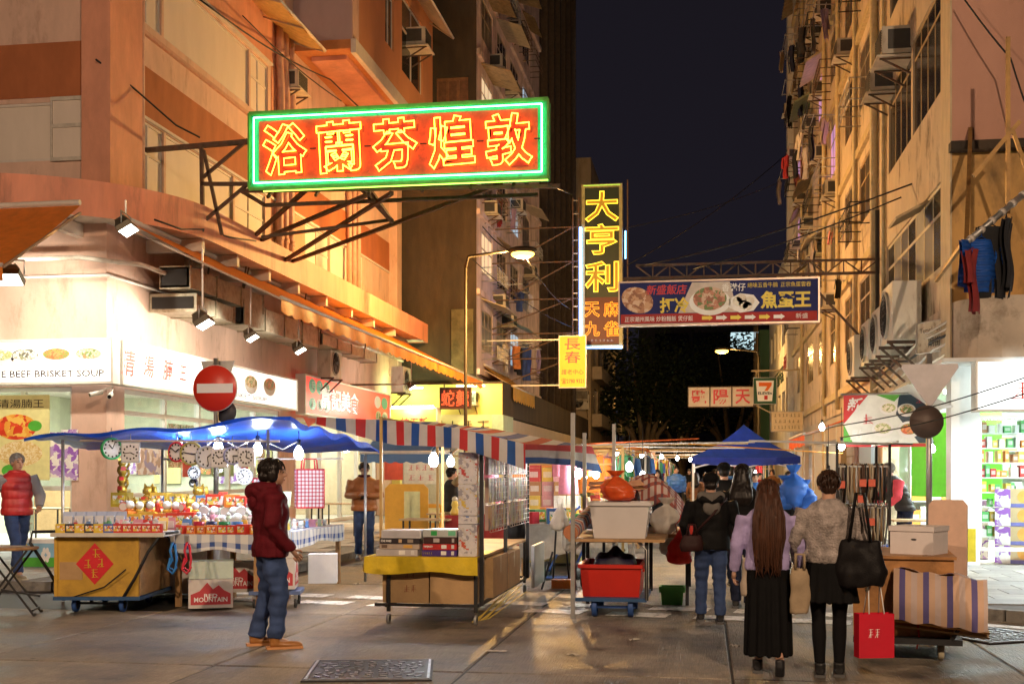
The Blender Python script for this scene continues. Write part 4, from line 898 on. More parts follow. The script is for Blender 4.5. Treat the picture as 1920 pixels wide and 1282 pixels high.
spots=[(1597,108),(1533,72),(1512,170),(1528,245),(1572,368),(1523,430),(1499,470),(1568,578),(1545,180),(1494,300),(1509,380),(1556,30),(1500,110),(1488,215),(1548,300),(1538,480)]
for k,(px,py)in enumerate(sorted(spots,key=lambda q:q[1])):
 p=PX(px,py,RX);ac('air conditioner on the taller yellow walk-up, %s counting down from the top'%ORD[k],(RX,p.y,p.z),R(-90),1.0)
spots=[(958,66),(922,132),(950,180),(945,262),(912,405),(962,398),(928,578),(944,612),(985,520)]
for k,(px,py)in enumerate(sorted(spots,key=lambda q:q[1])):
 p=PX(px,py,-8.0);ac('air conditioner on the dark concrete block, %s counting down from the top'%ORD[k],(-8.0,p.y,p.z),R(90),1.15)
p=PX(537,172,LBX);ac('black-sided air conditioner on the peach wall beside the soil pipes',(LBX,p.y,p.z),R(90),1.1)
p=PX(772,92,-9.35);ac('air conditioner on the orange bay under its white flap',(-9.35,p.y,p.z),R(90),1.3)
p=PX(905,748,-7.0);ac('air conditioner in green light above the yellow shop wall',(-8.2,41.55,4.0),0,1.0)
p=P(1090,750,74.9);ac('boxy air conditioner on the beige block over the stalls',(p.x,75,p.z),0,1.4)
# -- outdoor fan units
def make_condenser():
 o=thing('outdoor_fan_unit','outdoor fan unit','fan unit',(0,0,0))
 m=MB();m.b2((-.45,-.17,0),(.45,.17,.72));m.build('casing',mat('condenser_white',(.6,.56,.47),.45,var=.1,streak=.6,dirt=(.25,.19,.12),dscale=3),o)
 m=MB();M=Matrix.Rotation(R(90),4,'X');m.lathe([(.3,0),(.3,.03),(.27,.03),(.27,0)],(-.1,-.17,.36),20,0,M);m.build('fan_ring',mat('condenser_ring',(.45,.42,.36),.5),o)
 m=MB();m.lathe([(.001,.0),(.27,.0)],(-.1,-.172,.36),20,0,M);m.build('fan_opening',mat('fan_black',(.015,.015,.015),.7,var=0),o)
 m=MB()
 for k in range(5):a=2*math.pi*k/5;m.box((-.1+.13*math.cos(a),-.182,.36+.13*math.sin(a)),(.2,.008,.1),M=Matrix.Rotation(-a,4,'Y')@Matrix.Rotation(R(20),4,'X'))
 m.ball((-.1,-.185,.36),(.06,.02,.06),10);m.build('fan_blades',mat('fan_grey',(.2,.2,.19),.5),o)
 m=MB()
 for r_ in(.08,.14,.2,.25):m.tube([(-.1+r_*math.cos(2*math.pi*k/18),-.205,.36+r_*math.sin(2*math.pi*k/18))for k in range(18)],.004,4,closed=True)
 for k in range(4):a=math.pi*k/4;m.bar((-.1-.27*math.cos(a),-.205,.36-.27*math.sin(a)),(-.1+.27*math.cos(a),-.205,.36+.27*math.sin(a)),.006)
 m.build('fan_guard',IRON,o)
 [MB().bar((x,.2,-.02),(x,-.22,-.02),.04).bar((x,.2,-.4),(x,-.2,-.02),.03).build('bracket',STEEL,o)for x in(-.35,.35)]
 return o
CD0=make_condenser();cd_used=[False]
def condenser(label,loc,rz,s=1.0):
 o=CD0 if not cd_used[0]else copy_tree(CD0);cd_used[0]=True
 o.location=loc;o.rotation_euler=(0,0,rz);o.scale=(s,s,s);tag(o,label,'fan unit','outdoor fan units')
condenser('largest outdoor fan unit, nearest the street name plate under the yellow windows',(RX-.35,22.75,3.95),R(-90),1.45)
condenser('outdoor fan unit beside the largest one, second from the corner',(RX-.35,24.4,3.85),R(-90),1.3)
condenser('third outdoor fan unit from the corner along the yellow walk-up',(RX-.35,26.1,3.85),R(-90),1.25)
condenser('fourth outdoor fan unit from the corner, over the orange awning',(RX-.35,28.4,3.75),R(-90),1.3)
condenser('white outdoor fan unit above the red noodle shop sign',(-10.45,YX(618,-10.45),4.25),R(90),1.15)
condenser('outdoor fan unit above the yellow-green snake shop light box',(-10.2,YX(752,-10.2),4.3),R(90),1.2)
p=P(1088,768,74.9);condenser('outdoor fan unit low on the beige block',(p.x,74.75,p.z),0,1.3)
# -- awnings
ORF=sheet('orange_awning',(.78,.26,.03),.3);YEF=sheet('yellow_awning',(.7,.38,.04),.3)
def awning(label,A,B,C,D,valance,mt,scallop=.6,name='awning',bars=3):
 """A-B: edge at the wall, D-C: outer edge; valance hangs from D-C"""
 A,B,C,D=map(Vector,(A,B,C,D));o=thing(name,label,'awning',(A+B)/2)
 m=MB();L=(B-A).length;sag=.05
 m.grid(lambda u,v:(A.lerp(B,u)).lerp(D.lerp(C,u),v)-Vector((0,0,sag*math.sin(math.pi*v)*(1+.6*math.sin(u*L*2.2)))),max(4,int(L*2)),6,thick=.006);m.build('fabric',mt,o,world=True)
 if valance:
  n=max(8,int(L/scallop)*6);m=MB()
  m.grid(lambda u,v:D.lerp(C,u)-Vector((0,0,v*(valance*(.82+.18*abs(math.sin(u*L/scallop*math.pi))))))+Vector((.03*math.sin(u*L*5)*v,.02*math.sin(u*31)*v,0)),n,3,thick=.005);m.build('valance',mt,o,world=True)
 m=MB();m.cyl(D,C,.035,8)
 m.cyl(A+Vector((0,0,.06)),B+Vector((0,0,.06)),.05,8);m.build('roller_bar',FRAMEW,o,world=True)
 for k in range(bars):u=k/max(1,bars-1);m=MB();m.bar(A.lerp(B,u)-Vector((0,0,.12)),D.lerp(C,u)-Vector((0,0,.03)),.05,.035);m.build('folding_arm',mat('awning_arm',(.4,.3,.22),.5,.3),o,world=True)
 return o
awning('long orange roller awning along the cream block with scalloped valance',(-10.3,20.5,6.12),(-10.3,41.0,6.12),(-7.6,41.0,4.78),(-7.6,20.9,4.78),.3,ORF,.55,bars=5)
awning('orange awning over the corner, cut by the photograph\'s edge',(-22,19.1,6.12),(XY(150,19.1),19.1,6.15),(XY(150,19.1),16.8,4.75),(-22,16.8,4.75),.28,ORF)
awning('short yellow scalloped awning beyond the long orange one',(-8.0,43.4,5.5),(-8.0,49,5.5),(-6.9,49,4.75),(-6.9,43.4,4.75),.55,YEF,.4,bars=2)
awning('corrugated yellow window hood above the soil pipes on the cream block',(-11,27.2,13.2),(-11,30.6,13.2),(-9.9,30.6,12.75),(-9.9,27.2,12.75),.06,mat('corrugated_yellow',(.6,.4,.14),.5,var=.2,streak=.0,bump=.3,bscale=9),bars=3)
awning('white flap awning over the orange bay air conditioner',(-9.35,36.0,17.2),(-9.35,40.4,17.2),(-8.5,40.4,16.5),(-8.5,36.0,16.5),0,mat('white_flap',(.5,.42,.34),.5,var=.2),bars=2)
awning('blue and white striped awning on the book stall behind the grid racks',(-6.9,24.5,2.25),(-5.0,24.5,2.25),(-5.0,23.6,2.0),(-6.9,23.6,2.0),.22,checks('blue_white_awning',[(.75,.78,.8),(.1,.2,.4),(.1,.2,.4)],.2),.25,bars=2)
awning('orange shop awning glowing beside the fan units',(RX,28.6,3.1),(RX,33.5,3.1),(RX-1.6,33.5,2.5),(RX-1.6,28.6,2.5),.3,sheet('orange_awning_b',(.85,.2,.05),.45),.5,bars=2)
# hoods over windows of the crowded facades
hood_m=[mat('hood_rust',(.3,.22,.12),.6,.2,var=.3,dirt=(.1,.06,.03),dscale=4),mat('hood_pale',(.5,.42,.3),.6,var=.25),mat('hood_green',(.2,.24,.16),.6,var=.3)]
rr=random.Random(11)
for k in range(1,8):
 z=4.0+2.9*k
 for a in(28.9,36.2,40.2,44.6,49.5):
  if rr.random()<.42:
   m=MB();d=rr.uniform(.35,.7);m.prism([(RX,a-.1,z+2.62),(RX-d,a-.1,z+2.25),(RX-d,a+2.6,z+2.25),(RX,a+2.6,z+2.62)],(0,0,.03));
   for q in range(9):m.bar((RX,a-.08+.33*q,z+2.67),(RX-d,a-.08+.33*q,z+2.30),.05)
   m.build('window_hood',rr.choice(hood_m),RC,world=True)
  if rr.random()<.85:
   m=MB();d=.55
   for zz in(.5,.75,1.0):m.tube([(RX,a,z+zz),(RX-d,a,z+zz),(RX-d,a+2.3,z+zz),(RX,a+2.3,z+zz)],.015,4)
   for q in range(9):m.bar((RX-d,a+.28*q,z+.5),(RX-d,a+.28*q,z+1.0),.014)
   m.build('window_cage',rr.choice([STEEL,IRON,GALV]),RC,world=True)
for k in range(0,7):
 z=5.3+2.85*k
 for a in(43.0,46.3,49.6,53.0):
  if rr.random()<.5:
   m=MB();d=rr.uniform(.5,1.1);m.prism([(-8,a-.1,z+2.6),(-8+d,a-.1,z+2.25),(-8+d,a+2.4,z+2.25),(-8,a+2.4,z+2.6)],(0,0,.03));m.build('window_hood',rr.choice(hood_m),B2,world=True)
  if rr.random()<.55:
   m=MB();d=.6
   for zz in(.4,.65,.9):m.tube([(-8,a,z+zz),(-8+d,a,z+zz),(-8+d,a+2.3,z+zz),(-8,a+2.3,z+zz)],.018,4)
   for q in range(9):m.bar((-8+d,a+.28*q,z+.4),(-8+d,a+.28*q,z+.9),.016)
   m.build('window_cage',rr.choice([STEEL,GALV]),B2,world=True)
# -- laundry on poles
def garment(kind,w_,h,mt,mt2=None):
 m=MB();rs=random.random()*9
 def wob(x,z):return .03*math.sin(x*14+rs)+.025*math.sin(z*7+rs*2)
 def panel(x0,x1,z0,z1,t0=1.0,t1=1.0,mi=0,n=6):
  xc=(x0+x1)/2
  for side in(-1,1):
   m.grid(lambda u,v:(xc+(x0+(x1-x0)*u-xc)*(t0+(t1-t0)*v),side*(.028+.02*math.sin(math.pi*u))+wob(x0+(x1-x0)*u,z0+(z1-z0)*v),z1+(z0-z1)*v),n,8,mi)
 if kind=='trousers':
  panel(-w_/2,w_/2,-h*.35,0);panel(-w_/2,-.02,-h,-h*.34,1,.8);panel(.02,w_/2,-h,-h*.34,1,.8)
 elif kind=='jacket':
  panel(-w_*.3,w_*.3,-h,0,.8,1.05);panel(-w_*.52,-w_*.26,-h*.9,-h*.03,1,.9);panel(w_*.26,w_*.52,-h*.9,-h*.03,1,.9)
 elif kind=='shirt':
  panel(-w_*.32,w_*.32,-h,0,.75,1.0);panel(-w_*.5,-w_*.28,-h*.55,-h*.04);panel(w_*.28,w_*.5,-h*.55,-h*.04)
 else:panel(-w_/2,w_/2,-h,0,1,1.03)
 m.tube([(-.14,0,-.02),(0,0,.05),(.14,0,-.02)],.008,5);m.tube([(0,0,.05),(0,0,.1),(.03,0,.13)],.006,5)
 return m
# the drying pole on the near pink wall
pa,pb=Vector((XY(1812,17.3),17.3,P(1812,455,17.3).z)),Vector((XY(1950,17.9),17.9,P(1950,338,17.9).z))
o=thing('drying_pole','slanted steel drying pole on struts in front of the pink end wall','pole',pa)
m=MB();m.cyl(pa-(pb-pa)*.03,pb,.045,10);m.build('pole',GALV,o,world=True)
for k in range(7):m=MB();q=pa.lerp(pb,.06+.14*k);m.cyl(q-(pb-pa).normalized()*.03,q+(pb-pa).normalized()*.03,.055,10);m.build('tape_band',FRAMEW,o,world=True)
for(a,b,w_)in(((pa.x,17.3,pa.z),(pa.x+.62,20,pa.z+2.3),.06),((XY(1825,18.2),18.2,P(1825,330,18.2).z),(XY(1912,18.2),18.2,P(1912,228,18.2).z),.06),((XY(1890,18.2),18.2,P(1890,400,18.2).z),(XY(1890,18.2),18.2,P(1890,70,18.2).z),.055),((XY(1897,18.2),18.2,P(1897,240,18.2).z),(XY(1925,18.2),18.2,P(1925,320,18.2).z),.05),((pa.x-.02,17.5,pa.z),(pa.x+.1,20,pa.z-.1),.05)):
 m=MB();m.bar(a,b,w_);m.build('strut',mat('ochre_steel',(.3,.17,.05),.5,.4,var=.3),o,world=True)
def hang(label,px,kind,w_,h,mt,rz,dz=.0):
 q=P(px,0,17.3);t=(q.x-pa.x)/(pb.x-pa.x);q=pa.lerp(pb,t)
 ob=garment(kind,w_,h,mt).build({'trousers':'trousers','jacket':'padded_jacket'}.get(kind,'shirt'),mt);ob.location=q+Vector((0,-.03,-.14-dz));ob.rotation_euler=(0,0,rz);tag(ob,label,{'trousers':'trousers','jacket':'jacket'}.get(kind,'shirt'),'clothes on the slanted pole')
PUFF=mat('blue_puffer',(.015,.09,.42),.45,var=.2,scale=4);m_=PUFF.node_tree
wv=m_.nodes.new('ShaderNodeTexWave');wv.wave_type='BANDS';wv.bands_direction='Z';wv.inputs['Scale'].default_value=4.2;tcp=m_.nodes.new('ShaderNodeTexCoord');m_.links.new(tcp.outputs['Object'],wv.inputs['Vector'])
bp=m_.nodes.new('ShaderNodeBump');bp.inputs['Strength'].default_value=.9;bp.inputs['Distance'].default_value=.03;m_.links.new(wv.outputs[1],bp.inputs['Height']);m_.links.new(bp.outputs[0],m_.nodes['Principled BSDF'].inputs['Normal'])
hang('dark red shirt at the low end of the slanted drying pole',1826,'shirt',.6,.86,mat('cloth_dred',(.28,.03,.03),.8,var=.2),R(60),.05)
hang('blue padded jacket drying on the slanted pole',1843,'jacket',.72,.72,PUFF,R(25))
hang('black trousers hanging between the blue jacket and the dark coat',1864,'trousers',.44,.98,mat('cloth_black',(.012,.012,.014),.85,var=.2),R(20),-.06)
hang('dark coat highest on the slanted drying pole',1897,'jacket',.5,1.1,mat('cloth_charcoal',(.02,.02,.024),.85,var=.2),R(70))
cc_={'white':(.6,.55,.5),'black':(.02,.02,.022),'red':(.4,.03,.03),'blue':(.03,.06,.22),'pink':(.55,.2,.22),'lilac':(.4,.3,.5),'grey':(.22,.22,.22),'navy':(.015,.02,.06),'patterned grey':(.3,.26,.26),'orange':(.6,.2,.04),'cream':(.6,.5,.34)}
def wall_rack(X,s,px,py,items,side,desc,wide=1.7):
 p=PX(px,py,X);o=thing('laundry_rack','steel laundry rack '+desc,'laundry rack',p)
 m=MB()
 for dy in(0,wide):m.bar(p+Vector((0,dy,0)),p+Vector((s*.95,dy,.03)),.025)
 for d in(.35,.65,.92):m.cyl(p+Vector((s*d,-.1,.03)),p+Vector((s*d,wide+.1,.03)),.014,6)
 m.build('rack',GALV,o,world=True)
 for k,(cn,kind,w_,h)in enumerate(items):
  ob=garment(kind,w_,h,None).build('garment',mat('laundry_'+cn,cc_[cn],.85,var=.2));ob.location=p+Vector((s*(.35+.3*(k%3)),.15+(wide-.3)*k/max(1,len(items)-1),-.1));ob.rotation_euler=(0,0,R(rr.uniform(60,115)))
  tag(ob,'%s %s drying on the rack %s'%(cn,{'trousers':'trousers','shirt':'shirt','jacket':'jacket','towel':'towel'}[kind]+(' ' if 0 else ''),desc)if True else '','laundry','laundry on the facades')
wall_rack(RX,-1,1572,8,[('lilac','shirt',.6,.9),('grey','trousers',.5,1.0),('black','towel',.5,.8)],-1,'topmost on the yellow walk-up')
wall_rack(RX,-1,1520,65,[('black','jacket',.7,.9),('navy','trousers',.5,1.0),('cream','towel',.5,.7)],-1,'second down on the yellow walk-up')
wall_rack(RX,-1,1520,150,[('navy','jacket',.8,1.2),('black','trousers',.5,1.2)],-1,'third down on the yellow walk-up')
wall_rack(RX,-1,1568,215,[('cream','shirt',.6,.7),('black','trousers',.5,1.0),('white','shirt',.5,.8)],-1,'with cream shirt and black trousers on the yellow walk-up')
wall_rack(RX,-1,1530,270,[('white','shirt',.6,1.1),('black','trousers',.5,.9),('red','shirt',.5,.8),('pink','towel',.4,.8)],-1,'with red shirt on the yellow walk-up')
wall_rack(RX,-1,1512,315,[('pink','shirt',.6,.8),('black','towel',.4,.6),('white','trousers',.5,.9)],-1,'with pink shirt on the yellow walk-up')
wall_rack(RX,-1,1582,425,[('pink','towel',.3,.35),('white','towel',.3,.3)],-1,'with small pink towel above the truss')
wall_rack(RX,-1,1545,445,[('patterned grey','towel',.4,1.5),('white','shirt',.5,.6)],-1,'with long patterned cloth above the printed board')
wall_rack(RX,-1,1597,515,[('black','shirt',.4,.5)],-1,'with one black shirt under the truss',1.0)
wall_rack(-8,1,918,372,[('red','towel',.8,.9),('lilac','shirt',.6,.8)],1,'with red towel below the big neon board')
wall_rack(-8,1,930,640,[('cream','shirt',.8,1.1),('orange','towel',.5,.9),('blue','trousers',.5,1.3),('white','towel',.5,.4)],1,'with cream shirt low on the dark block',2.6)
wall_rack(-8,1,958,645,[('black','jacket',.7,1.2),('red','shirt',.6,1.0),('lilac','shirt',.6,1.0),('cream','towel',.5,.9)],1,'with black jacket low on the dark block',2.6)
wall_rack(-8,1,935,535,[('lilac','towel',.5,.9),('blue','shirt',.6,.8),('white','towel',.4,.7)],1,'with lilac towel behind the lamp post',2.2)
# -- floodlights, ducts, cameras under the canopy
def floodlight(label,loc,rz,s,target,W,col=(1,.9,.72),hang=.8,ang=125):
 o=thing('floodlight',label,'floodlight',loc,rz,'floodlights under the canopy');o.scale=(s,s,s)
 M=Matrix.Rotation(R(-32),4,'X');m=MB()
 a=[(-.3,-.14),(.3,-.14),(.3,.14),(-.3,.14)];b=[(-.2,-.08),(.2,-.08),(.2,.08),(-.2,.08)]
 vs=[M@Vector((x,y,-.1))for x,y in a]+[M@Vector((x,y,0))for x,y in a]+[M@Vector((x,y,.14))for x,y in b]
 m.add(vs,[(8,9,10,11)]+[(k,(k+1)%4,4+(k+1)%4,4+k)for k in range(4)]+[(4+k,4+(k+1)%4,8+(k+1)%4,8+k)for k in range(4)]);m.build('housing',mat('flood_housing',(.1,.085,.06),.45,.5,var=.2),o)
 m=MB()
 for k in range(7):q=M@Vector((-.18+.06*k,0,.12));m.box(q,(.012,.2,.06),M=M)
 m.build('cooling_fins',mat('flood_fin',(.2,.16,.09),.45,.5),o)
 m=MB();m.add([M@Vector((x*.95,y*.92,-.101))for x,y in a],[(3,2,1,0)]);m.build('lens',glow('flood_lens',(1,.95,.82),9),o)
 m=MB();m.tube([(-.32,0,0),(-.32,0,.22),(.32,0,.22),(.32,0,0)],.015,6);m.bar((0,0,.22),(0,0,.22+hang/s),.03);m.build('yoke',GALV,o)
 loc=Vector(loc);lp_=loc+(Vector(target)-loc).normalized()*.28*s;li=spot_light(o,(0,0,0),(0,0,-1),W,col,ang,.08)
 Mi=(Matrix.Translation(loc)@Matrix.Rotation(rz,4,'Z')@Matrix.Diagonal((s,s,s,1))).inverted();a_=Mi@lp_;b_=Mi@Vector(target)
 li.location=a_;li.rotation_euler=(b_-a_).to_track_quat('-Z','Y').to_euler();return o
def flood_px(label,px,py,X,s,W,tz=4.2,hang=.8,ty=0.0):
 p=PX(px,py,X);return floodlight(label,p,R(90+12),s,(-10.95,p.y+ty,tz),W,hang=hang)
flood_px('big grey floodlight hanging right above the no-entry sign',380,600,-9.3,1.05,260,4.0,1.1)
flood_px('second floodlight past the big one, over the brush-character sign',470,628,-9.2,.85,200,4.2)
flood_px('floodlight nearest the white outdoor fan unit over the noodle sign',560,652,-9.2,.9,60,4.6)
flood_px('black floodlight tucked under the rounded canopy corner',236,424,-10.0,.95,150,4.6,.25)
p=P(6,515,18.6);floodlight('floodlight under the corner awning at the photograph\'s edge',p,R(10),1.1,(-12.5,20.9,4.0),300,hang=.6)
p=P(-150,560,18.8);floodlight('floodlight further along the corner front, out of the frame',p,R(10),1.1,(-15.5,20.9,4.0),300,hang=.6)
p=Vector((-9.0,36.4,4.3));floodlight('floodlight washing the noodle shop fascia near the lamp post',p,R(100),.8,(-10.9,36,4.8),25)
for k,(lab,a,b)in enumerate((('square duct with open black end under the canopy corner',(-10.55,22.2,5.22),(-9.95,26.2,5.62)),('lower return duct crossing under the open-ended duct',(-10.95,22.6,4.82),(-10.0,24.6,5.14)),('long galvanised duct with black end above the brush-character sign',(-10.6,25.0,4.85),(-9.95,30.2,5.35)),('thin duct running on over the white fan unit',(-10.5,30.6,5.0),(-10.0,36,5.25)))):
 o=thing('ventilation_duct',lab,'duct',((a[0]+b[0])/2,a[1],a[2]),0,'ducts under the canopy')
 m=MB();m.b2(a,b);m.build('duct',DUCT,o,world=True)
 n=max(2,int((b[1]-a[1])/1.2))
 for q in range(n+1):y=a[1]+.02+(b[1]-a[1]-.04)*q/n;m=MB();m.b2((a[0]-.025,y-.02,a[2]-.025),(b[0]+.025,y+.02,b[2]+.025));m.build('flange',DUCT,o,world=True)
 m=MB();m.b2((a[0]+.04,a[1]-.03,a[2]+.04),(b[0]-.04,a[1]-.022,b[2]-.04));m.build('opening',mat('fan_black',(.015,.015,.015),.7),o,world=True)
 for y in(a[1]+.6,b[1]-.5):m=MB();m.bar(((a[0]+b[0])/2,y,b[2]),((a[0]+b[0])/2+.15,y,6.2),.03);m.build('hanger',STEEL,o,world=True)
for lab,px,py,r_ in(('bullet security camera pointing along the corner shop front',182,737,-40),('bullet security camera angled down on the corner column',207,741,20)):
 p=P(px,py,20.35);o=thing('security_camera',lab,'camera',p,R(r_),'shop security cameras')
 M=Matrix.Rotation(R(15),4,'X');m=MB();m.cyl(M@Vector((0,-.14,0)),M@Vector((0,.1,0)),.045,10);m.build('body',mat('camera_white',(.7,.7,.66),.4),o)
 m=MB();m.cyl(M@Vector((0,-.145,0)),M@Vector((0,-.138,0)),.035,10);m.build('lens',GLASSD,o)
 m=MB();m.bar((0,.05,.03),(0,.3,.14),.03);m.build('bracket',FRAMEW,o)
# shop posters and furniture seen through the glass
def poster(label,c,w_,h,facing,m1,name='poster',bits=None,cat='poster'):
 o=thing(name,label,cat,c,facing);m=MB();m.b2((-w_/2,-.006,0),(w_/2,.006,h));m.build('sheet',m1,o)
 for(body,x,z,s,mt)in(bits or[]):letters(o,body,(x*w_,-.011,z*h),(s[0]*w_,s[1]*h),mt)
 return o
INKG=mat('ink_black',(.02,.02,.02),.5);PURP=food_mat('purple_print',[(.75,.72,.7),(.3,.12,.5),(.8,.78,.75),(.45,.3,.6)],14)
p=P(70,0,20.8);o=poster('pale menu poster with vegetables and chilli behind the corner glass',(XY(40,20.82),20.82,1.45),1.15,1.6,0,mat('poster_yellow',(.7,.66,.3),.5,var=.1),bits=[('清湯腩王',0,.9,(.8,.1),INKG)])
disc(o,'print',(-.1,-.008,1.0),.42,.24,food_mat('chilli_print',[(.7,.08,.03),(.75,.35,.05),(.6,.05,.02),(.8,.5,.1)],12));disc(o,'print',(.28,-.010,1.02),.14,.1,mat('print_leaf',(.08,.4,.04),.5));disc(o,'print',(-.02,-.008,.5),.45,.24,food_mat('noodle_print',[(.75,.6,.3),(.65,.45,.15),(.8,.7,.45)],30));disc(o,'print',(-.2,-.008,.18),.2,.12,mat('print_leaf',(.08,.4,.04),.5))
poster('purple printed flyer taped beside the glass door',(XY(106,20.9),20.88,1.5),.34,.85,0,PURP);poster('purple printed flyer on the corner shop door pane',(XY(132,20.9),20.88,1.45),.34,.95,0,PURP)
poster('notice sheets taped inside the window behind the clocks',(-10.98,22.6,1.55),1.1,.8,R(90),food_mat('notice_print',[(.8,.75,.7),(.5,.35,.25),(.75,.6,.5),(.35,.3,.45)],10));poster('food photo board inside the window next the white post',(-11.9,26.2,1.7),1.6,1.0,R(90),foods[0])
poster('pale green advert sheet inside the shop behind the hanging clocks',(-11.5,27.6,1.5),1.3,1.1,R(90),mat('advert_green',(.5,.6,.25),.5,var=.1))
for k in range(6):poster('food picture board on the back wall of the corner shop, %s along'%ORD[k],(-15.9+.85*k,30.3,1.3+.25*(k%2)),.75,1.0,0,[foods[k%4],PURP,mat('poster_yellow',(.7,.66,.3),.5)][k%3])
for k in range(5):poster('small paper notice on the corner shop side glass, %s from the corner'%ORD[k],(-10.99,24.4+1.1*k,1.5+.3*(k%3)),.42,.55,R(90),[mat('notice_red',(.6,.08,.04),.6),mat('menu_white',(.72,.68,.55),.6),PURP][k%3],bits=[('~~~',0,.7,(.7,.2),INKG)])
m=MB();m.b2((-16.4,27.5,.13),(-15.2,30.2,1.15));tag(m.build('shop_counter',mat('counter_wood',(.4,.25,.12),.5,var=.2)),'wooden serving counter at the back of the corner shop','counter')
def table_set(label,loc,rz=0):
 o=thing('shop_table',label,'table',loc,rz,'tables inside the shops');m=MB();m.b2((-.45,-.3,.72),(.45,.3,.75));m.build('top',mat('table_top',(.5,.36,.2),.4,var=.1),o)
 for x in(-.38,.38):
  for y in(-.24,.24):m=MB();m.cyl((x,y,0),(x,y,.72),.018,6);m.build('leg',IRON,o)
def stool_set(label,loc):
 o=thing('shop_stool',label,'stool',loc,0,'stools inside the shops');m=MB();m.cyl((0,0,.44),(0,0,.47),.17,12);m.build('seat',mat('stool_wood',(.4,.28,.16),.5,var=.1),o)
 for k in range(4):a=R(45+90*k);m=MB();m.cyl((.12*math.cos(a),.12*math.sin(a),.44),(.17*math.cos(a),.17*math.sin(a),0),.012,6);m.build('leg',CHROME,o)
k=0
for x,y,d in((-13.2,22.6,'just inside the corner door'),(-12.3,25.6,'behind the gift stall'),(-12.3,28.4,'deep in the corner shop')):
 table_set('wooden cafe table '+d,(x,y,.13))
 stool_set('round cafe stool before the table '+d,(x-.15,y-.6,.13));stool_set('round cafe stool beside the table '+d,(x+.65,y-.2,.13))
# == medicine shop on the far corner
RSH=thing('medicine_shop','brightly lit shopfront of the corner medicine shop with open side','shopfront',(5,20,.13))
WHT=mat('shop_white',(.78,.8,.78),.5,var=.04)
room(RSH,8.6,3.95,20.1,27.9,.13,3.3,WHT,SHOPT,SHOPC,skip=('near','front'))
m=MB();m.b2((RX-.02,19.95,.12),(RX+.42,20.35,3.35));m.build('corner_column',WHT,RSH,world=True)
m=MB();m.b2((RX,27.5,.12),(RX+.35,28.2,3.35));m.build('party_pier',YELCON,RSH,world=True)
glazing(RSH,face_y(19.98),4.32,9.0,.35,2.5,(.3,.3,.4),(),'display_window',.06)
for x,y in((5.6,21.3),(5.6,23.6),(5.6,26),(7.6,22)):
 m=MB();m.box((x,y,3.26),(1.3,.4,.05));o=m.build('ceiling_light',glow('cold_tube',(.9,1,1),14),RSH,world=True);area_light(o,parent_inv(o)@Vector((x,y,3.2)),(0,0,0),1.3,.4,160,(.88,1,1))
o=sign_box('medicine_shop_sign','glaring white shop sign with small red characters round the corner','sign',(8.4,19.25,2.55),8.6,.72,.3,mat('lightbox_glare',(.9,.95,.95),.4,var=0,es=1.15,emit=(.9,1,1)),0,.03,ALU)
for k,ch in enumerate('~~~~'):letters(o,ch,(-3.7+.42*k,-.152,.28),.3,mat('thin_red',(.7,.08,.06),.5))
m=MB();m.b2((3.6,19.1,3.28),(12.6,20.0,3.34));m.build('soffit',WHT,o,world=True)
for k in range(3):
 x=-3.6+1.0*k;m=MB();m.bar((x,-.1,.74),(x,-.55,.9),.03);m.cyl((x-.1,-.55,.93),(x-.02,-.75,.82),.05,8);m.cyl((x+.1,-.55,.93),(x+.02,-.75,.82),.05,8);m.build('clip_lamp',CHROME,o);
 spot_light(o,(x,-.75,.8),(x,-.1,.3),22,(.9,1,1),120)
area_light(o,(-2.6,-.6,-.05),(0,0,0),3,.6,230,(.9,1,1),'sign_light')
m=MB();m.quad((3.2,19.8,3.0),(3.75,19.1,2.6),(3.75,24,2.6),(3.2,24,3.0));m.build('side_hood',WHT,o,world=True)
# shelves and their cartons
SHELF=mat('shelf_white',(.75,.77,.76),.4,var=.03)
pal={'white':(.75,.76,.74),'red':(.55,.05,.05),'yellow':(.7,.5,.08),'green':(.1,.4,.12),'blue':(.08,.2,.5),'brown':(.4,.2,.08),'orange':(.75,.28,.05),'pink':(.7,.35,.4)}
cart_me={}
for cn,c in pal.items():
 m=MB();m.b2((-.5,-.5,0),(.5,.5,1));m.b2((-.36,-.515,.3),(.36,-.5,.72));me=m.mesh('carton',[paint(c,.5)]);me.materials.append(paint(tuple(min(.85,x*.4+.45)for x in c),.5));
 for p_ in me.polygons[6:]:p_.material_index=1
 cart_me[cn]=me
def NTH(n):return ORD[n-1]if n<=16 else '%dth'%n
def shelf_unit(label,loc,rz,w_,h,n,where,fill=.9,colours=None,d=.3,big=1.0):
 o=thing('shop_shelf',label,'shelf',loc,rz);
 for k in range(n+1):m=MB();m.b2((-w_/2,-d/2,h*k/n),(w_/2,d/2,h*k/n+.02));m.build('shelf_board',SHELF,o)
 for x in(-w_/2-.01,w_/2+.01):m=MB();m.b2((x-.01,-d/2,0),(x+.01,d/2,h+.02));m.build('upright',SHELF,o)
 M=Matrix.Translation(Vector(loc))@Matrix.Rotation(rz,4,'Z')
 for k in range(n):
  x=-w_/2+.02;cnt={}
  while x<w_/2-.1:
   bw=rr.uniform(.06,.13)*big;bh=rr.uniform(.45,.85)*h/n;cn=rr.choice(colours or list(pal))
   if rr.random()<fill and x+bw<w_/2:
    p=M@Vector((x+bw/2,rr.uniform(-.03,.03),h*k/n+.02));c=link('carton',cart_me[cn],None,p,(0,0,rz+rr.uniform(-.06,.06)),scale=(bw-.012,d*.7,bh));cnt[cn]=cnt.get(cn,0)+1;tag(c,'%s carton, %s of its colour on the %s shelf up %s'%(cn,NTH(cnt[cn]),ORD[k],where),'carton','cartons '+where)
   x+=bw+rr.choice([0,0,.01,.05])
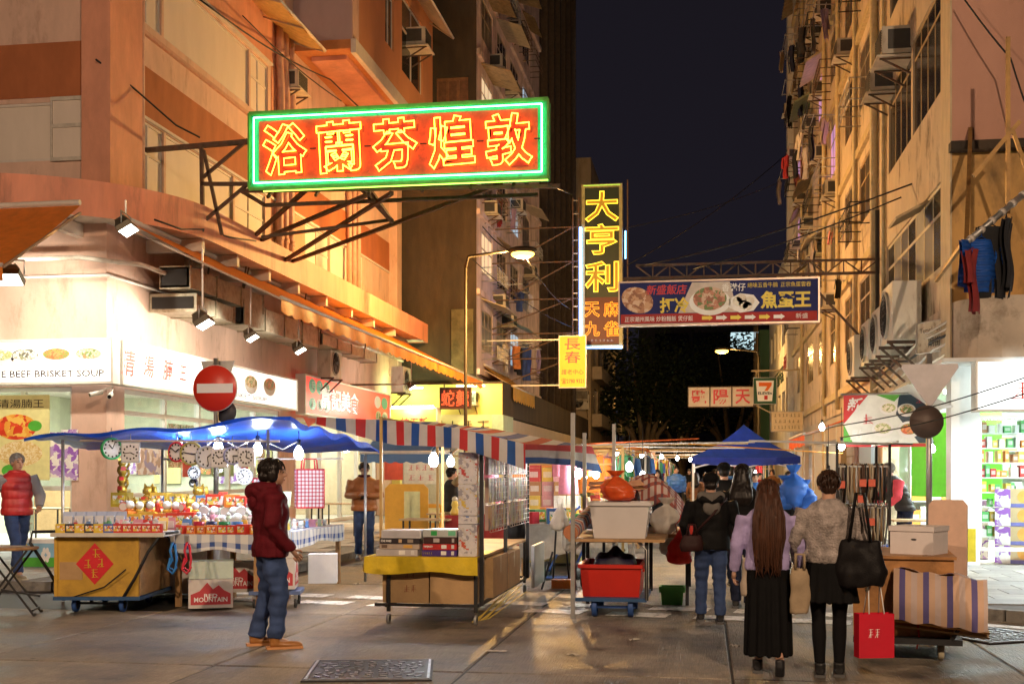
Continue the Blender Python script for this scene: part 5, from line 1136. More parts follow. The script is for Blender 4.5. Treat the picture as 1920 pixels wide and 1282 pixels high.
shelf_unit('glass case shelves of small cartons just behind the corner window',(4.95,20.45,.55),0,1.1,1.9,8,'in the corner display case',.92,['white','yellow','orange','red','brown','green','white'])
shelf_unit('white shelves of medicine at the photograph\'s edge inside the shop',(6.4,20.6,.5),0,1.5,1.95,8,'on the outer medicine shelves',.95,['white','white','blue','green','white','yellow'])
shelf_unit('long back shelves glowing inside the medicine shop',(8.3,23.5,.4),R(-90),4.4,2.2,4,'on the back medicine shelves',.8,['white','white','green','blue','pink'],big=3.2)
shelf_unit('shelves at the inner end wall of the medicine shop',(6.3,27.6,.4),0,3.6,2.2,4,'on the inner end shelves',.8,['white','green','yellow','orange','white'],big=3.0)
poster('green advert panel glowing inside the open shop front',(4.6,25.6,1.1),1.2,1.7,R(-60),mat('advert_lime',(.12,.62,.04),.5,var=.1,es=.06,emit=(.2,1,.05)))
poster('second green advert inside the open shop beside the pole',(5.2,24.0,1.0),.9,1.8,R(-45),mat('advert_lime',(.12,.62,.04),.5))
# printed menu banner on the street corner
X0,X1=XY(1582,20.6),XY(1735,20.6)
o=thing('menu_banner','printed dumpling shop banner of plates in red and green behind the pole','banner',((X0+X1)/2,20.6,2.08),R(-4));w_,h=X1-X0,.8
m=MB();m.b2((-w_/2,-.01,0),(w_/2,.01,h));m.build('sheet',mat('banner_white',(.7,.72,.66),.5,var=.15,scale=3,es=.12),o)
m=MB();m.prism([(-w_/2,-.014,h*.4),(-w_*.2,-.014,h),(-w_/2,-.014,h)],(0,.003,0));m.build('print',mat('print_red2',(.6,.03,.04),.4),o)
m=MB();m.prism([(-w_/2,-.014,0),(-w_*.38,-.014,0),(-w_/2,-.014,h*.4)],(0,.003,0));m.build('print',mat('print_leaf',(.08,.4,.04),.5),o);m=MB();m.prism([(-w_*.1,-.014,h),(w_*.12,-.014,h*.86),(w_*.2,-.014,h)],(0,.003,0));m.build('print',mat('print_leaf',(.08,.4,.04),.5),o)
m=MB();m.prism([(w_*.18,-.014,h),(w_*.5,-.014,h),(w_*.5,-.014,0),(w_*.42,-.014,0),(w_*.14,-.014,h*.6)],(0,.003,0));m.build('print',mat('print_dark',(.03,.06,.09),.4),o)
for x,z,a,f in((.05,.72,.11,W_),(-.02,.3,.13,W_),(.27,.68,.11,W_),(.3,.28,.14,W_)):disc(o,'plate_picture',(x*w_,-.018,z*h),a*w_,a*w_*.75,f)
for x,z,a,f in((.05,.73,.085,foods[1]),(-.02,.31,.1,foods[1]),(.27,.7,.085,foods[0]),(.3,.29,.105,foods[3])):disc(o,'food_picture',(x*w_,-.024,z*h),a*w_,a*w_*.66,f)
letters(o,'新',(-.36*w_,-.02,.8*h),(.2*w_,.3*h),W_,shear=.2,offset=.02);letters(o,'~',(-.2*w_,-.02,.5*h),(.17*w_,.24*h),RP,shear=.2,offset=.02);letters(o,'點',(-.34*w_,-.02,.18*h),(.16*w_,.22*h),W_,shear=.2,offset=.02);letters(o,'~',(.42*w_,-.02,.88*h),(.1*w_,.14*h),RP)
m=MB();m.cyl((-w_/2-.05,.03,h+.02),(w_/2+.1,.03,h+.02),.02,6);m.build('rail',GALV,o)
m=MB();m.b2((-w_/2,-.012,-.06),(w_/2,.008,-.004));m.build('red_hem',RP,o)
# street name plate
p=P(1777,640,19.0);p=Vector((RX-.09,20.9,3.62));o=sign_box('street_name_plate','cream street name plate clipped to the ledge below the corner','sign',p,.95,.5,.03,mat('plate_cream',(.66,.6,.46),.5,var=.08,dirt=(.3,.22,.12),dscale=6),R(-90+25),.012,FRAMEW)
letters(o,'Temple Street',(0,-.018,.36),(.8,.1),mat('ink_dark',(.03,.025,.02),.5));letters(o,'廟街',(0,-.018,.16),(.34,.17),mat('ink_dark',(.03,.025,.02),.5))
# row of shops behind the stalls on the far side
SR=thing('shop_row','row of small lit and shuttered shops under the walk-ups behind the tent','shopfront',(4,45,.1))
hs=[(29+4.2*k,32+4.2*k,.13,2.6)for k in range(10)]
m=MB();holed_wall(m,28.2,74,.1,3.35,hs,face_x(RX+.05,-1),.3);m.build('wall',BEIGE,SR,world=True)
for k,h in enumerate(hs):
 if k%3==1:
  for q in range(9):m=MB();m.b2((RX+.2,h[0],.13+.275*q),(RX+.24,h[1],.13+.275*q+.26));m.build('shutter_slat',mat('shutter_grey',(.3,.29,.28),.5,.3,var=.15),SR,world=True)
 else:
  m=MB();m.quad((6.5,h[0]-.3,.1),(6.5,h[1]+.3,.1),(6.5,h[1]+.3,3),(6.5,h[0]-.3,3));m.quad((3.9,h[0]-.3,.1),(6.5,h[0]-.3,.1),(6.5,h[0]-.3,3),(3.9,h[0]-.3,3));m.quad((3.9,h[1]+.3,.1),(6.5,h[1]+.3,.1),(6.5,h[1]+.3,3),(3.9,h[1]+.3,3));m.quad((3.9,h[0]-.3,3),(6.5,h[0]-.3,3),(6.5,h[1]+.3,3),(3.9,h[1]+.3,3));m.build('interior',[WHT,mat('shop_wall_warm',(.6,.5,.34),.6)][k%2],SR,world=True)
  point_light(SR,parent_inv(SR)@Vector((5.2,(h[0]+h[1])/2,2.6)),55,(1,.93,.8)if k%2 else(.9,1,1),.15)
# == market stalls and carts
def bulb(parent,loc,W=22,col=(1,.95,.88),s=1.0,cord=.25,gs=30,gm='bulb_white'):
 loc=Vector(loc);m=MB()
 m.lathe([(.001,-.1),(.03,-.095),(.05,-.06),(.055,-.03),(.045,.01),(.025,.04),(.02,.06)],(0,0,0),10);b=link('bulb',m.mesh('bulb',glow(gm,col,gs)),parent,loc,scale=(s,s,s))
 m=MB();m.cyl((0,0,.05),(0,0,.13),.022,8);m.cyl((0,0,.13),(0,0,.13+cord),.005,5);link('socket',m.mesh('socket',IRON),b)
 point_light(b,(0,0,-.03),W,col,.07);return b
def board_box(name,label,cat,c,d,rz,mt,group=None,bits=(),lid=False):
 """printed carton: body plus raised lettering or picture panels on given faces"""
 o=thing(name,label,cat,c,rz,group);m=MB();x,y,z=d;b=.004
 m.b2((-x/2,-y/2,0),(x/2,y/2,z));m.build('body',mt,o)
 if lid:
  m=MB();m.b2((-x*.5,-.006,z),(x*.5,.006,z+.003));m.build('lid_seam',mat('tape',(.5,.38,.18),.35),o)
  m=MB();m.b2((-x*.5-.002,-.025,z*.55),(-x*.5,.025,z));m.b2((x*.5,-.025,z*.55),(x*.5+.002,.025,z));m.build('tape_strip',mat('tape',(.5,.38,.18),.35),o)
 for(body,face,u,v,sz,bm)in bits:
  if face=='f':letters(o,body,(u*x,-y/2-.003,v*z),(sz[0]*x,sz[1]*z),bm)
  else:letters(o,body,(x/2+.003,u*y,v*z),(sz[0]*y,sz[1]*z),bm,R(90))
 return o
def wheel(parent,c,r,w_,axis,tyre,rim,name='wheel'):
 M=Matrix.Rotation(R(90),4,'Y')if axis=='x' else Matrix.Rotation(R(90),4,'X')
 m=MB();m.lathe([(r*.68,-w_/2),(r*.95,-w_/2),(r,-w_*.3),(r,w_*.3),(r*.95,w_/2),(r*.68,w_/2)],(0,0,0),18,0,M);o=link(name,m.mesh('tyre',tyre),parent,c)
 m=MB();m.lathe([(.001,-w_*.35),(r*.25,-w_*.4),(r*.3,-w_*.2),(r*.69,-w_*.3),(r*.69,w_*.3),(r*.3,w_*.2),(r*.25,w_*.4),(.001,w_*.35)],(0,0,0),18,0,M);link('rim',m.mesh('rim',rim),o);return o
RUB=mat('rubber',(.02,.02,.02),.7,var=.2);BLW=mat('blue_wheel',(.02,.07,.25),.55,var=.2);RIMG=mat('rim_grey',(.3,.3,.3),.5,.4)
YBOX=mat('yellow_box_paint',(.5,.3,.035),.6,var=.2,scale=3,dirt=(.22,.12,.03),dscale=2.5,dlo=.5,dhi=.75,bump=.1)
# -- yellow wooden box cart
YC=thing('box_cart','yellow wooden box cart with red diamond paper and blue wheels','cart',(-6.92,13.35,0),R(9));bx,by=.96,1.25
m=MB();m.b2((-bx/2,-by/2,.19),(bx/2,by/2,.86));m.build('box',YBOX,YC)
m=MB();m.b2((bx/2,-by/2+.01,.2),(bx/2+.012,by/2-.01,.85));m.build('side_board',WOOD,YC)
for x in(-bx/2+.02,bx/2-.02):m=MB();m.b2((x-.02,-by/2-.012,.19),(x+.02,-by/2-.001,.86));m.build('corner_batten',YBOX,YC)
m=MB();m.b2((-bx/2+.06,-by/2-.005,.38),(-bx/2+.32,-by/2-.001,.58));m.build('cardboard_patch',CARD,YC)
m=MB();m.b2((-bx/2+.0,-by/2-.05,.15),(bx/2+.03,by/2+.05,.19));m.build('platform',mat('cart_blue',(.03,.09,.22),.5,.2,var=.2),YC)
m=MB();q=.215;m.prism([(-.02,-by/2-.006,.56-q*1.1),(-.02+q,-by/2-.006,.56),(-.02,-by/2-.006,.56+q*1.1),(-.02-q,-by/2-.006,.56)],(0,.003,0));d_=m.build('red_diamond_paper',mat('red_paper',(.6,.02,.03),.45,var=.1),YC)
GOLDI=mat('gold_ink',(.75,.5,.06),.35,.3)
for ch,x,z in(('~',.0,.68),('~',-.1,.56),('~',.05,.57),('~',-.02,.45)):letters(d_,ch,(x,-by/2-.009,z),.115,GOLDI,offset=.02)
for x,y in((-.28,-.5),(.26,-.5),(-.28,.48),(.26,.48)):wheel(YC,(x,y,.09),.09,.045,'x',BLW,RUB)
m=MB()
for y in(-.5,.48):m.bar((-.3,y,.1),(.3,y,.1),.025);m.bar((-.1,y,.1),(-.1,y,.16),.03)
m.build('axle',IRON,YC)
for s in(-1,1):
 m=MB();x=s*(bx/2+.07)
 if s>0:pts=[(x-.25,-by/2-.03,.16),(x-.1,-by/2-.05,.4),(x+.06,-by/2-.08,.7),(x+.2,-by/2-.05,.9),(x+.35,-by/2+.1,.92)]
 else:pts=[(x+.02,-by/2+.2,.3),(x-.02,-by/2+.1,.45),(x-.2,-by/2-.02,.8),(x-.2,-by/2+.05,.92),(x+.2,-by/2+.25,.92)]
 m.tube(pts,.018,8);m.build('push_handle',IRON,YC)
m=MB();m.tube([(-.3,-by/2-.03,.17),(.1,-by/2-.04,.3),(.35,-by/2-.05,.5)],.008,5);m.build('rope',IRON,YC)
o=thing('display_board','white-edged board of goods resting on the yellow box cart','board',(-6.78,13.3,.87),R(9));m=MB();m.b2((-.62,-.66,0),(.66,.6,.045));m.build('board',mat('board_white',(.6,.58,.52),.5,var=.1),o)
# -- gift stall under the blue tarp
BLUET=sheet('blue_tarp',(.02,.13,.75),.42,.28,var=.25)
GS=thing('gift_stall','gift stall with blue tarp roof, chequered tables and bright bulbs','stall',(-6.4,15,0))
cL,cN,cR,cB=P(45,822,13.8),P(545,780,13.3),P(717,846,16.6),P(165,838,17.2)
def tarpf(u,v):
 p=cL.lerp(cN,u).lerp(cB.lerp(cR,u),v);k=math.sin(math.pi*min(1,u*1.0))*math.sin(math.pi*v)
 return p+Vector((0,0,-.05*k+.025*math.sin(u*17+v*5)+.02*math.sin(v*23+u*8)))
m=MB();m.grid(tarpf,40,26,thick=.006);m.build('tarp',BLUET,GS,world=True)
m=MB();m.grid(lambda u,v:tarpf(u,0)-Vector((0,.02*math.sin(u*40)*v,v*(.035+.012*math.sin(u*26)))),50,2,thick=.004);m.grid(lambda u,v:tarpf(1,u)-Vector((0,0,v*(.05+.03*math.sin(u*19)))),30,2,thick=.004);m.build('tarp_hem',BLUET,GS,world=True)
for(x,y,h)in((-7.9,13.9,2.0),(-5.05,13.45,2.1),(-4.75,16.5,1.86),(-8.0,16.9,1.95)):m=MB();m.cyl((x,y,.0 if y<15 else .05),(x,y,h),.02,8);m.build('post',GALV,GS,world=True)
m=MB();m.cyl((-7.6,13.78,1.99),(-5.0,13.7,1.97),.015,6);m.build('hanging_rail',FRAMEW,GS,world=True)
m=MB();m.cyl((-7.4,15.6,1.78),(-4.8,15.6,1.78),.015,6);m.build('hanging_rail',FRAMEW,GS,world=True)
BCH=checks('blue_check',[(.72,.74,.74),(.45,.5,.6),(.04,.09,.32)],.16)
def cloth_table(parent,x0,x1,y0,y1,z,drop,mt,sides,name='table'):
 m=MB();m.b2((x0,y0,z-.03),(x1,y1,z));m.build(name+'_top',WOOD,parent,world=True)
 m=MB();m.grid(lambda u,v:(x0-.01+(x1-x0+.02)*u,y0-.01+(y1-y0+.02)*v,z+.006),2,2,uvfn=lambda u,v:((x1-x0)*u,(y1-y0)*v))
 if 'f' in sides:m.grid(lambda u,v:(x0+(x1-x0)*u,y0-.012-.02*v*math.sin(u*22),z+.006-v*drop*(1+.12*math.sin(u*9))),24,4,uvfn=lambda u,v:((x1-x0)*u,-v*drop))
 if 'r' in sides:m.grid(lambda u,v:(x1+.012+.02*v*math.sin(u*22),y0+(y1-y0)*u,z+.006-v*drop*(1+.12*math.sin(u*9))),30,4,uvfn=lambda u,v:((y1-y0)*u,-v*drop))
 m.build('tablecloth',mt,parent,world=True)
 for x in(x0+.06,x1-.06):
  for y in(y0+.06,y1-.06):m=MB();m.b2((x-.03,y-.03,0),(x+.03,y+.03,z-.03));m.build('table_leg',WOOD,parent,world=True)
cloth_table(GS,-6.25,-5.15,13.45,14.5,.86,.2,BCH,'fr');cloth_table(GS,-6.0,-5.15,14.52,16.75,.84,.2,BCH,'fr')
m=MB();
for k,(z,y)in enumerate(((.92,14.0),(1.02,14.45),(1.14,14.9))):m=MB();m.b2((-7.4,y,.1),(-6.26,y+.44,z));m.build('display_step',mat('step_white',(.6,.58,.55),.5),GS,world=True)
m=MB();m.tube([PX(310,1000,-6.2),(-6.2,13.38,.75),(-6.0,13.3,.45)],.012,6);m.build('hook_rail',IRON,GS,world=True)
for px,py in((338,838),(409,834),(483,838),(560,845)):
 p=P(px,py,14.3);bulb(GS,parent_inv(GS)@p,110,(.93,.97,1),1.1,.12,40)
for pts in([P(330,812,14.2),P(335,830,14.25),P(338,825,14.3)],[P(338,822,14.3),P(380,842,14.3),P(409,818,14.3)],[P(409,818,14.3),P(445,838,14.3),P(483,820,14.3)],[P(483,820,14.3),P(530,842,14.3),P(560,826,14.3)]):
 m=MB();m.tube(pts,.007,5);m.build('flex',FRAMEW,GS,world=True)
# clocks on the front rail
def clock(label,px,py,Y,r,rimc,rz=0,square=False):
 p=P(px,py,Y);o=thing('wall_clock',label,'clock',p,rz,'clocks hanging on the gift stall');FACE=mat('clock_face',(.75,.77,.8),.35,var=.03)
 if square:
  m=MB();m.b2((-r,-.02,-r*1.15),(r,.02,r*1.15));m.build('case',paint(rimc,.4),o);m=MB();m.b2((-r*.88,-.026,-r),(r*.88,-.02,r));m.build('face',FACE,o)
 else:
  M=Matrix.Rotation(R(90),4,'X');m=MB();m.lathe([(r*.82,.0),(r*.86,.03),(r,.02),(r,-.02),(.001,-.02)],(0,0,0),24,0,M);m.build('case',paint(rimc,.35),o)
  m=MB();m.lathe([(.001,.012),(r*.84,.012)],(0,0,0),24,0,M);m.build('face',FACE,o)
 m=MB();a,b=random.uniform(0,6),random.uniform(0,6)
 m.bar((0,-.03,0),(r*.5*math.sin(a),-.03,r*.5*math.cos(a)),.012);m.bar((0,-.032,0),(r*.7*math.sin(b),-.032,r*.7*math.cos(b)),.008);m.build('hands',IRON,o)
 m=MB()
 for k in range(12):t=R(30*k);m.box((r*.72*math.sin(t),-.03,r*.72*math.cos(t)),(.018,.003,.022))
 m.build('hour_marks',IRON,o)
 m=MB();m.cyl((0,0,r),(0,.0,r+.12),.005,5);m.build('hook',CHROME,o)
for a in(('green-rimmed clock, outermost on the gift stall rail',209,841,13.75,.135,(.02,.35,.12),R(50)),('silver square clock next to the green-rimmed one',245,848,13.75,.11,(.45,.5,.55),R(20),True),('red-rimmed clock behind the first bulb',332,847,13.75,.125,(.6,.03,.06),R(-15)),('large olive-rimmed clock beside the red-rimmed one',359,850,13.7,.145,(.4,.38,.1)),('tilted pale oval clock between two bulbs',388,857,13.7,.14,(.5,.55,.62),R(35)),('white square clock under the second bulb',412,858,13.7,.1,(.7,.7,.72),0,True),('blue-rimmed clock right of the white square one',436,854,13.7,.11,(.3,.33,.6),R(30)),('white rectangular clock last on the front rail',463,857,13.7,.1,(.72,.74,.76),0,True),('small silver clock hanging lower at the back of the gift stall',364,886,15.0,.085,(.5,.52,.56)),('pale round clock beside the vendor\'s face',459,893,15.0,.11,(.7,.72,.75)),('small dark-rimmed clock lowest at the back',363,905,15.1,.06,(.1,.1,.12))):clock(*a)
# goods: many small kinds, each with its colour in its label
KIND={}
def good(kind,cn,c,p,rz=0,s=1.0,where=''):
 key=(kind,c)
 if key not in KIND:
  m=MB();mt=paint(c,.35);alt=paint(tuple(min(.8,x*.3+.45)for x in c),.4);dk=paint((.05,.04,.04),.5);gd=mat('gilt',(.75,.5,.08),.25,.6,var=.15)
  if kind=='gift_box':parts=[('body',MB().b2((-.06,-.05,0),(.06,.05,.1)),mt),('picture',MB().b2((-.045,-.053,.02),(.045,-.05,.08)),food_mat('gift_print_%d'%(len(KIND)%5),[c,(.75,.6,.1),(.1,.12,.1),(.8,.75,.7),(.7,.2,.05)],30+len(KIND)%7))]
  elif kind=='mug':parts=[('cup',MB().lathe([(.04,0),(.044,.01),(.046,.095),(.043,.095),(.04,.012),(.001,.012)],(0,0,0),14),mt),('handle',MB().tube([(.045,0,.08),(.075,0,.07),(.075,0,.03),(.045,0,.02)],.007,6),mt)]
  elif kind=='fortune_cat':parts=[('body',MB().lathe([(.001,0),(.045,.0),(.055,.03),(.048,.07),(.03,.09)],(0,0,0),12).ball((0,0,.115),(.045,.04,.038),10).prism([(-.04,0,.135),(-.012,0,.145),(-.034,0,.172)],(0,.012,0)).prism([(.04,0,.135),(.012,0,.145),(.034,0,.172)],(0,.012,0)).tube([(.045,0,.06),(.07,-.01,.1),(.062,-.015,.15)],.014,6),gd),('bib',MB().b2((-.025,-.056,.035),(.025,-.05,.075)),paint((.6,.03,.03),.5)),('face',MB().ball((-.016,-.038,.12),.006,6).ball((.016,-.038,.12),.006,6),dk)]
  elif kind=='snow_globe':parts=[('base',MB().lathe([(.001,0),(.045,0),(.04,.03),(.001,.03)],(0,0,0),12),mt),('globe',MB().ball((0,0,.07),.045,12),mat('globe_glass',(.7,.78,.8),.08,var=.2,scale=30))]
  elif kind=='alarm_clock':parts=[('case',MB().lathe([(.001,-.02),(.05,-.02),(.055,0),(.05,.02),(.044,.024)],(0,0,.06),14,0,Matrix.Rotation(R(90),4,'X')),mt),('face',MB().lathe([(.001,.022),(.045,.022)],(0,0,.06),14,0,Matrix.Rotation(R(90),4,'X')),mat('clock_face',(.75,.77,.8),.35)),('bell',MB().ball((-.03,0,.115),.02,8).ball((.03,0,.115),.02,8),CHROME),('foot',MB().bar((-.03,0,.02),(-.045,0,0),.01).bar((.03,0,.02),(.045,0,0),.01),CHROME)]
  elif kind=='toy_packet':parts=[('card',MB().box((0,0,.07),(.1,.006,.14),M=Matrix.Rotation(R(-15),4,'X')),mt),('blister',MB().box((0,-.02,.06),(.07,.03,.08),M=Matrix.Rotation(R(-15),4,'X')),alt)]
  else:parts=[('figure',MB().lathe([(.001,0),(.035,0),(.04,.02),(.022,.06),(.03,.08),(.022,.11),(.001,.118)],(0,0,0),10),mt),('head',MB().ball((0,0,.125),.024,8),alt)]
  KIND[key]=[(n,b.mesh(n,mm))for n,b,mm in parts]
 o=link(kind,None,None,p,(0,0,rz),scale=(s,s,s))
 for n,me in KIND[key]:link(n,me,o)
 k=(kind,cn,where);GC[k]=GC.get(k,0)+1
 nm={'gift_box':'gift box','fortune_cat':'waving fortune cat figurine','toy_packet':'toy packet','figurine':'small figurine','snow_globe':'snow globe','alarm_clock':'twin-bell alarm clock','mug':'mug'}[kind]
 tag(o,'%s %s %s, %s'%(NTH(GC[k]),cn,nm,where)[:200],{'gift_box':'box','fortune_cat':'figurine','toy_packet':'toy','figurine':'figurine','snow_globe':'snow globe','alarm_clock':'clock','mug':'mug'}[kind],kind.replace('_',' ')+'s '+where);return o
GC={}
rg=random.Random(5)
M9=Matrix.Translation(Vector((-6.78,13.3,.915)))@Matrix.Rotation(R(9),4,'Z')
for k in range(11):
 cn,c=[('yellow',(.7,.5,.05)),('black',(.04,.04,.05)),('yellow',(.7,.5,.05)),('black',(.04,.04,.05)),('yellow',(.7,.5,.05)),('blue',(.1,.15,.45)),('red',(.6,.04,.04)),('red',(.6,.04,.04)),('red',(.6,.04,.04)),('red',(.6,.04,.04)),('red',(.6,.04,.04))][k]
 good('gift_box',cn,c,M9@Vector((-.52+.108*k,-.56,0)),R(9+rg.uniform(-6,6)),1.0,'along the cart board front edge')
for r_ in range(3):
 for k in range(10):
  cn,c=rg.choice([('white',(.65,.66,.66)),('green',(.1,.35,.15)),('pink',(.6,.25,.35)),('blue',(.12,.25,.55)),('red',(.6,.05,.05)),('yellow',(.7,.5,.08))])
  good(rg.choice(['toy_packet','figurine','snow_globe','gift_box']),cn,c,M9@Vector((-.54+.118*k+rg.uniform(-.02,.02),-.36+.22*r_,0)),R(rg.uniform(-30,30)),rg.uniform(.9,1.15),'laid on the cart board, %s row back'%ORD[r_])
for k in range(6):good('toy_packet','pale blue',(.35,.45,.7),M9@Vector((-.56+.11*k,-.24+.03*k,.04)),R(15),1.35,'leaning at the far end of the cart board')
def onstep(kinds,n,x0,x1,y,z,cols,s,where,jit=.03):
 for k in range(n):
  cn,c=rg.choice(cols);good(rg.choice(kinds),cn,c,(x0+(x1-x0)*k/max(1,n-1)+rg.uniform(-jit,jit),y+rg.uniform(-jit,jit),z),R(rg.uniform(-25,25)),s*rg.uniform(.9,1.15),where)
RG=[('red',(.62,.05,.03)),('orange',(.7,.2,.03)),('gold',(.7,.45,.06))]
MIX=[('white',(.7,.7,.7)),('silver',(.5,.53,.56)),('pale green',(.45,.6,.45)),('pink',(.65,.3,.4)),('yellow',(.7,.55,.1)),('blue',(.1,.25,.6))]
onstep(['gift_box'],7,-7.35,-6.35,14.08,.92,RG,1.7,'on the lowest step');onstep(['fortune_cat','gift_box'],7,-7.35,-6.35,14.28,.92,RG,1.35,'at the back of the lowest step')
onstep(['gift_box','fortune_cat'],7,-7.35,-6.35,14.55,1.02,RG,1.6,'on the middle step');onstep(['fortune_cat','figurine'],6,-7.35,-6.35,14.78,1.02,RG+MIX[:2],1.3,'at the back of the middle step')
onstep(['gift_box','fortune_cat'],5,-7.3,-6.4,15.0,1.14,RG,1.7,'on the top step');onstep(['snow_globe','figurine','alarm_clock'],9,-7.25,-6.3,14.18,1.1,RG,1.1,'stacked over the lowest step');onstep(['figurine','toy_packet'],9,-6.2,-5.2,13.72,.868,MIX+RG,1.3,'behind the mugs');onstep(['toy_packet','gift_box'],9,-6.25,-5.2,14.42,1.16,MIX+RG,1.5,'in the top tier behind the table')
q=P(229,925,15.05)
for k in range(3):good('fortune_cat','stacked gold',(.7,.45,.06),(q.x,15.05,1.32+.13*k),R(20*k),1.25,'in the tall gilt pile');
good('gift_box','mustard',(.5,.36,.03),(q.x,15.05,1.14),0,1.9,'under the tall gilt pile')
for k,(cn,c)in enumerate((('dark red',(.4,.02,.04)),('navy',(.02,.03,.1)),('green',(.02,.22,.08)),('blue',(.06,.2,.55)))):good('mug',cn,c,(-5.98+.16*k,13.62,.868),R(-40),1.5,'in the mug row on the chequered table')
onstep(['gift_box'],8,-6.15,-5.25,13.53,.868,RG[:2],1.05,'along the chequered table edge',.01);onstep(['figurine','snow_globe','alarm_clock'],10,-6.2,-5.25,13.85,.868,MIX,1.2,'in the middle of the chequered table');onstep(['snow_globe','alarm_clock','figurine'],10,-6.2,-5.25,14.1,.93,MIX,1.25,'raised at the back of the chequered table');onstep(['alarm_clock','snow_globe'],9,-6.2,-5.2,14.35,1.02,MIX,1.3,'highest behind the chequered table')
for r_ in range(3):onstep(['toy_packet','gift_box','figurine'],9,-5.95+.25*r_,-5.9+.27*r_,0,0,MIX,1,'x')if 0 else None
for r_ in range(3):
 for k in range(8):cn,c=rg.choice(MIX+RG[:1]);good(rg.choice(['toy_packet','gift_box','figurine','snow_globe']),cn,c,(-5.86+.26*r_,14.7+.25*k,.848),R(rg.uniform(20,110)),rg.uniform(.8,1.05),'on the side table, %s row'%ORD[r_])
m=MB();m.b2((-6.2,14.02,.867),(-5.2,14.2,.928));m.b2((-6.2,14.25,.867),(-5.2,14.45,1.018));m.build('riser',mat('step_white',(.6,.58,.55),.5),GS,world=True)
# packets laid on the table end, leashes, check bags
for k,(cn,c)in enumerate((('pink',(.6,.25,.45)),('lilac',(.45,.4,.65)),('pale blue',(.4,.55,.75)),('rose',(.65,.2,.3)))):
 p=G(355+26*k,990,.87);m=MB();m.grid(lambda u,v:(-.12+.24*u,-.09+.18*v,.012+.02*math.sin(math.pi*u)*math.sin(math.pi*v)+.004*math.sin(u*20)),8,6,thick=.02);o=m.build('packet',mat('packet_'+cn,c,.25,var=.3,scale=14));o.location=(p.x,p.y+.05,.882);o.rotation_euler=(0,0,R(25*k));tag(o,cn+' shiny packet lying on the front corner of the table','packet','shiny packets on the gift table')
for cn,c,px in(('blue',(.02,.2,.6),325),('red',(.6,.02,.05),352)):
 p=P(px,1012,12.85);m=MB();m.tube([p+Vector((0,0,0)),p+Vector((-.03,-.02,-.12)),p+Vector((.0,-.02,-.22)),p+Vector((-.05,-.02,-.3)),p+Vector((.03,-.02,-.35)),p+Vector((.05,-.02,-.22)),p+Vector((.02,0,-.05))],.014,6);m.tube([p+Vector((-.03,-.01,-.2)),p+Vector((-.06,-.02,-.33)),p+Vector((0,-.02,-.38)),p+Vector((.05,-.02,-.3))],.014,6)
 o=thing('dog_leash',cn+' looped leash hanging at the corner of the gift table','leash',p,0,'leashes on the gift stall');m.build('loop',mat('leash_'+cn,c,.5),o,world=True);m=MB();m.b2(p+Vector((-.02,-.03,-.02)),p+Vector((.02,0,.05)));m.build('clip',CHROME,o,world=True)
RCK=checks('red_check',[(.7,.68,.68),(.55,.2,.22),(.45,.03,.06)],.05)
def check_bag(label,c,w_,h,d,rz,mt,grp='check bags',name='check_bag',hc=(.6,.03,.05)):
 o=thing(name,label,'bag',c,rz,grp);m=MB();x,y=w_/2,d/2
 for s in(-1,1):m.grid(lambda u,v:(-x+2*x*u,s*(y+.015*math.sin(3.1*u)*math.sin(3.1*v)),h*v),8,8,uvfn=lambda u,v:(w_*u,h*v))
 for s in(-1,1):m.grid(lambda u,v:(s*x,-y+d*u,h*v),2,2,uvfn=lambda u,v:(d*u,h*v))
 m.grid(lambda u,v:(-x+w_*u,-y+d*v,0),2,2,uvfn=lambda u,v:(w_*u,d*v));m.grid(lambda u,v:(-x+w_*u,-y+d*v,h),2,2,uvfn=lambda u,v:(w_*u,d*v));m.build('body',mt,o)
 m=MB()
 for z in(0.0,h):m.tube([(-x,-y-.003,z),(x,-y-.003,z)],.008,5)
 for s in(-x,x):m.tube([(s,-y-.003,0),(s,-y-.003,h)],.008,5)
 m.build('piping',paint(hc,.5),o)
 for s in(-1,1):m=MB();m.tube([(-w_*.25,s*y,h),(-w_*.22,s*y,h+.14),(w_*.22,s*y,h+.14),(w_*.25,s*y,h)],.012,6);m.build('handle',paint(hc,.5),o)
 return o
p=P(580,945,15.6);check_bag('red and white check bag hanging nearest the puffer-jacket man',(p.x,p.y,1.12),.38,.52,.12,R(35),RCK);p=P(497,925,15.4);check_bag('smaller red check bag hanging behind the red-jacket man',(p.x,p.y,1.2),.32,.32,.1,R(10),RCK)
# printed fruit cartons under the gift stall
def fruit_box(label,c,rz,d=(.5,.4,.33)):
 o=board_box('fruit_carton',label,'carton',c,d,rz,mat('carton_white',(.62,.58,.54),.6,var=.1),'printed fruit cartons');RM=mat('mountain_red',(.5,.05,.06),.5,var=.08);x,y,z=d
 for face in('r','f'):
  m=MB();L=y if face=='r' else x;poly=[(-.45,.12),(.45,.12),(.45,.5),(.3,.62),(.18,.8),(.05,.66),(-.08,.9),(-.25,.6),(-.45,.48)]
  if face=='r':m.prism([(x/2+.002,a*L,b*z)for a,b in poly],(.002,0,0));t=(x/2+.006,0,.3*z);f_=R(90)
  else:m.prism([(a*L,-y/2-.002,b*z)for a,b in poly],(0,-.002,0));t=(0,-y/2-.006,.3*z);f_=0
  m.build('mountain_print',RM,o);letters(o,'RED',(t[0],t[1],.44*z),(.3*L,.13*z),W_,f_,offset=.02);letters(o,'MOUNTAIN',t,(.75*L,.17*z),W_,f_,offset=.02)
 return o
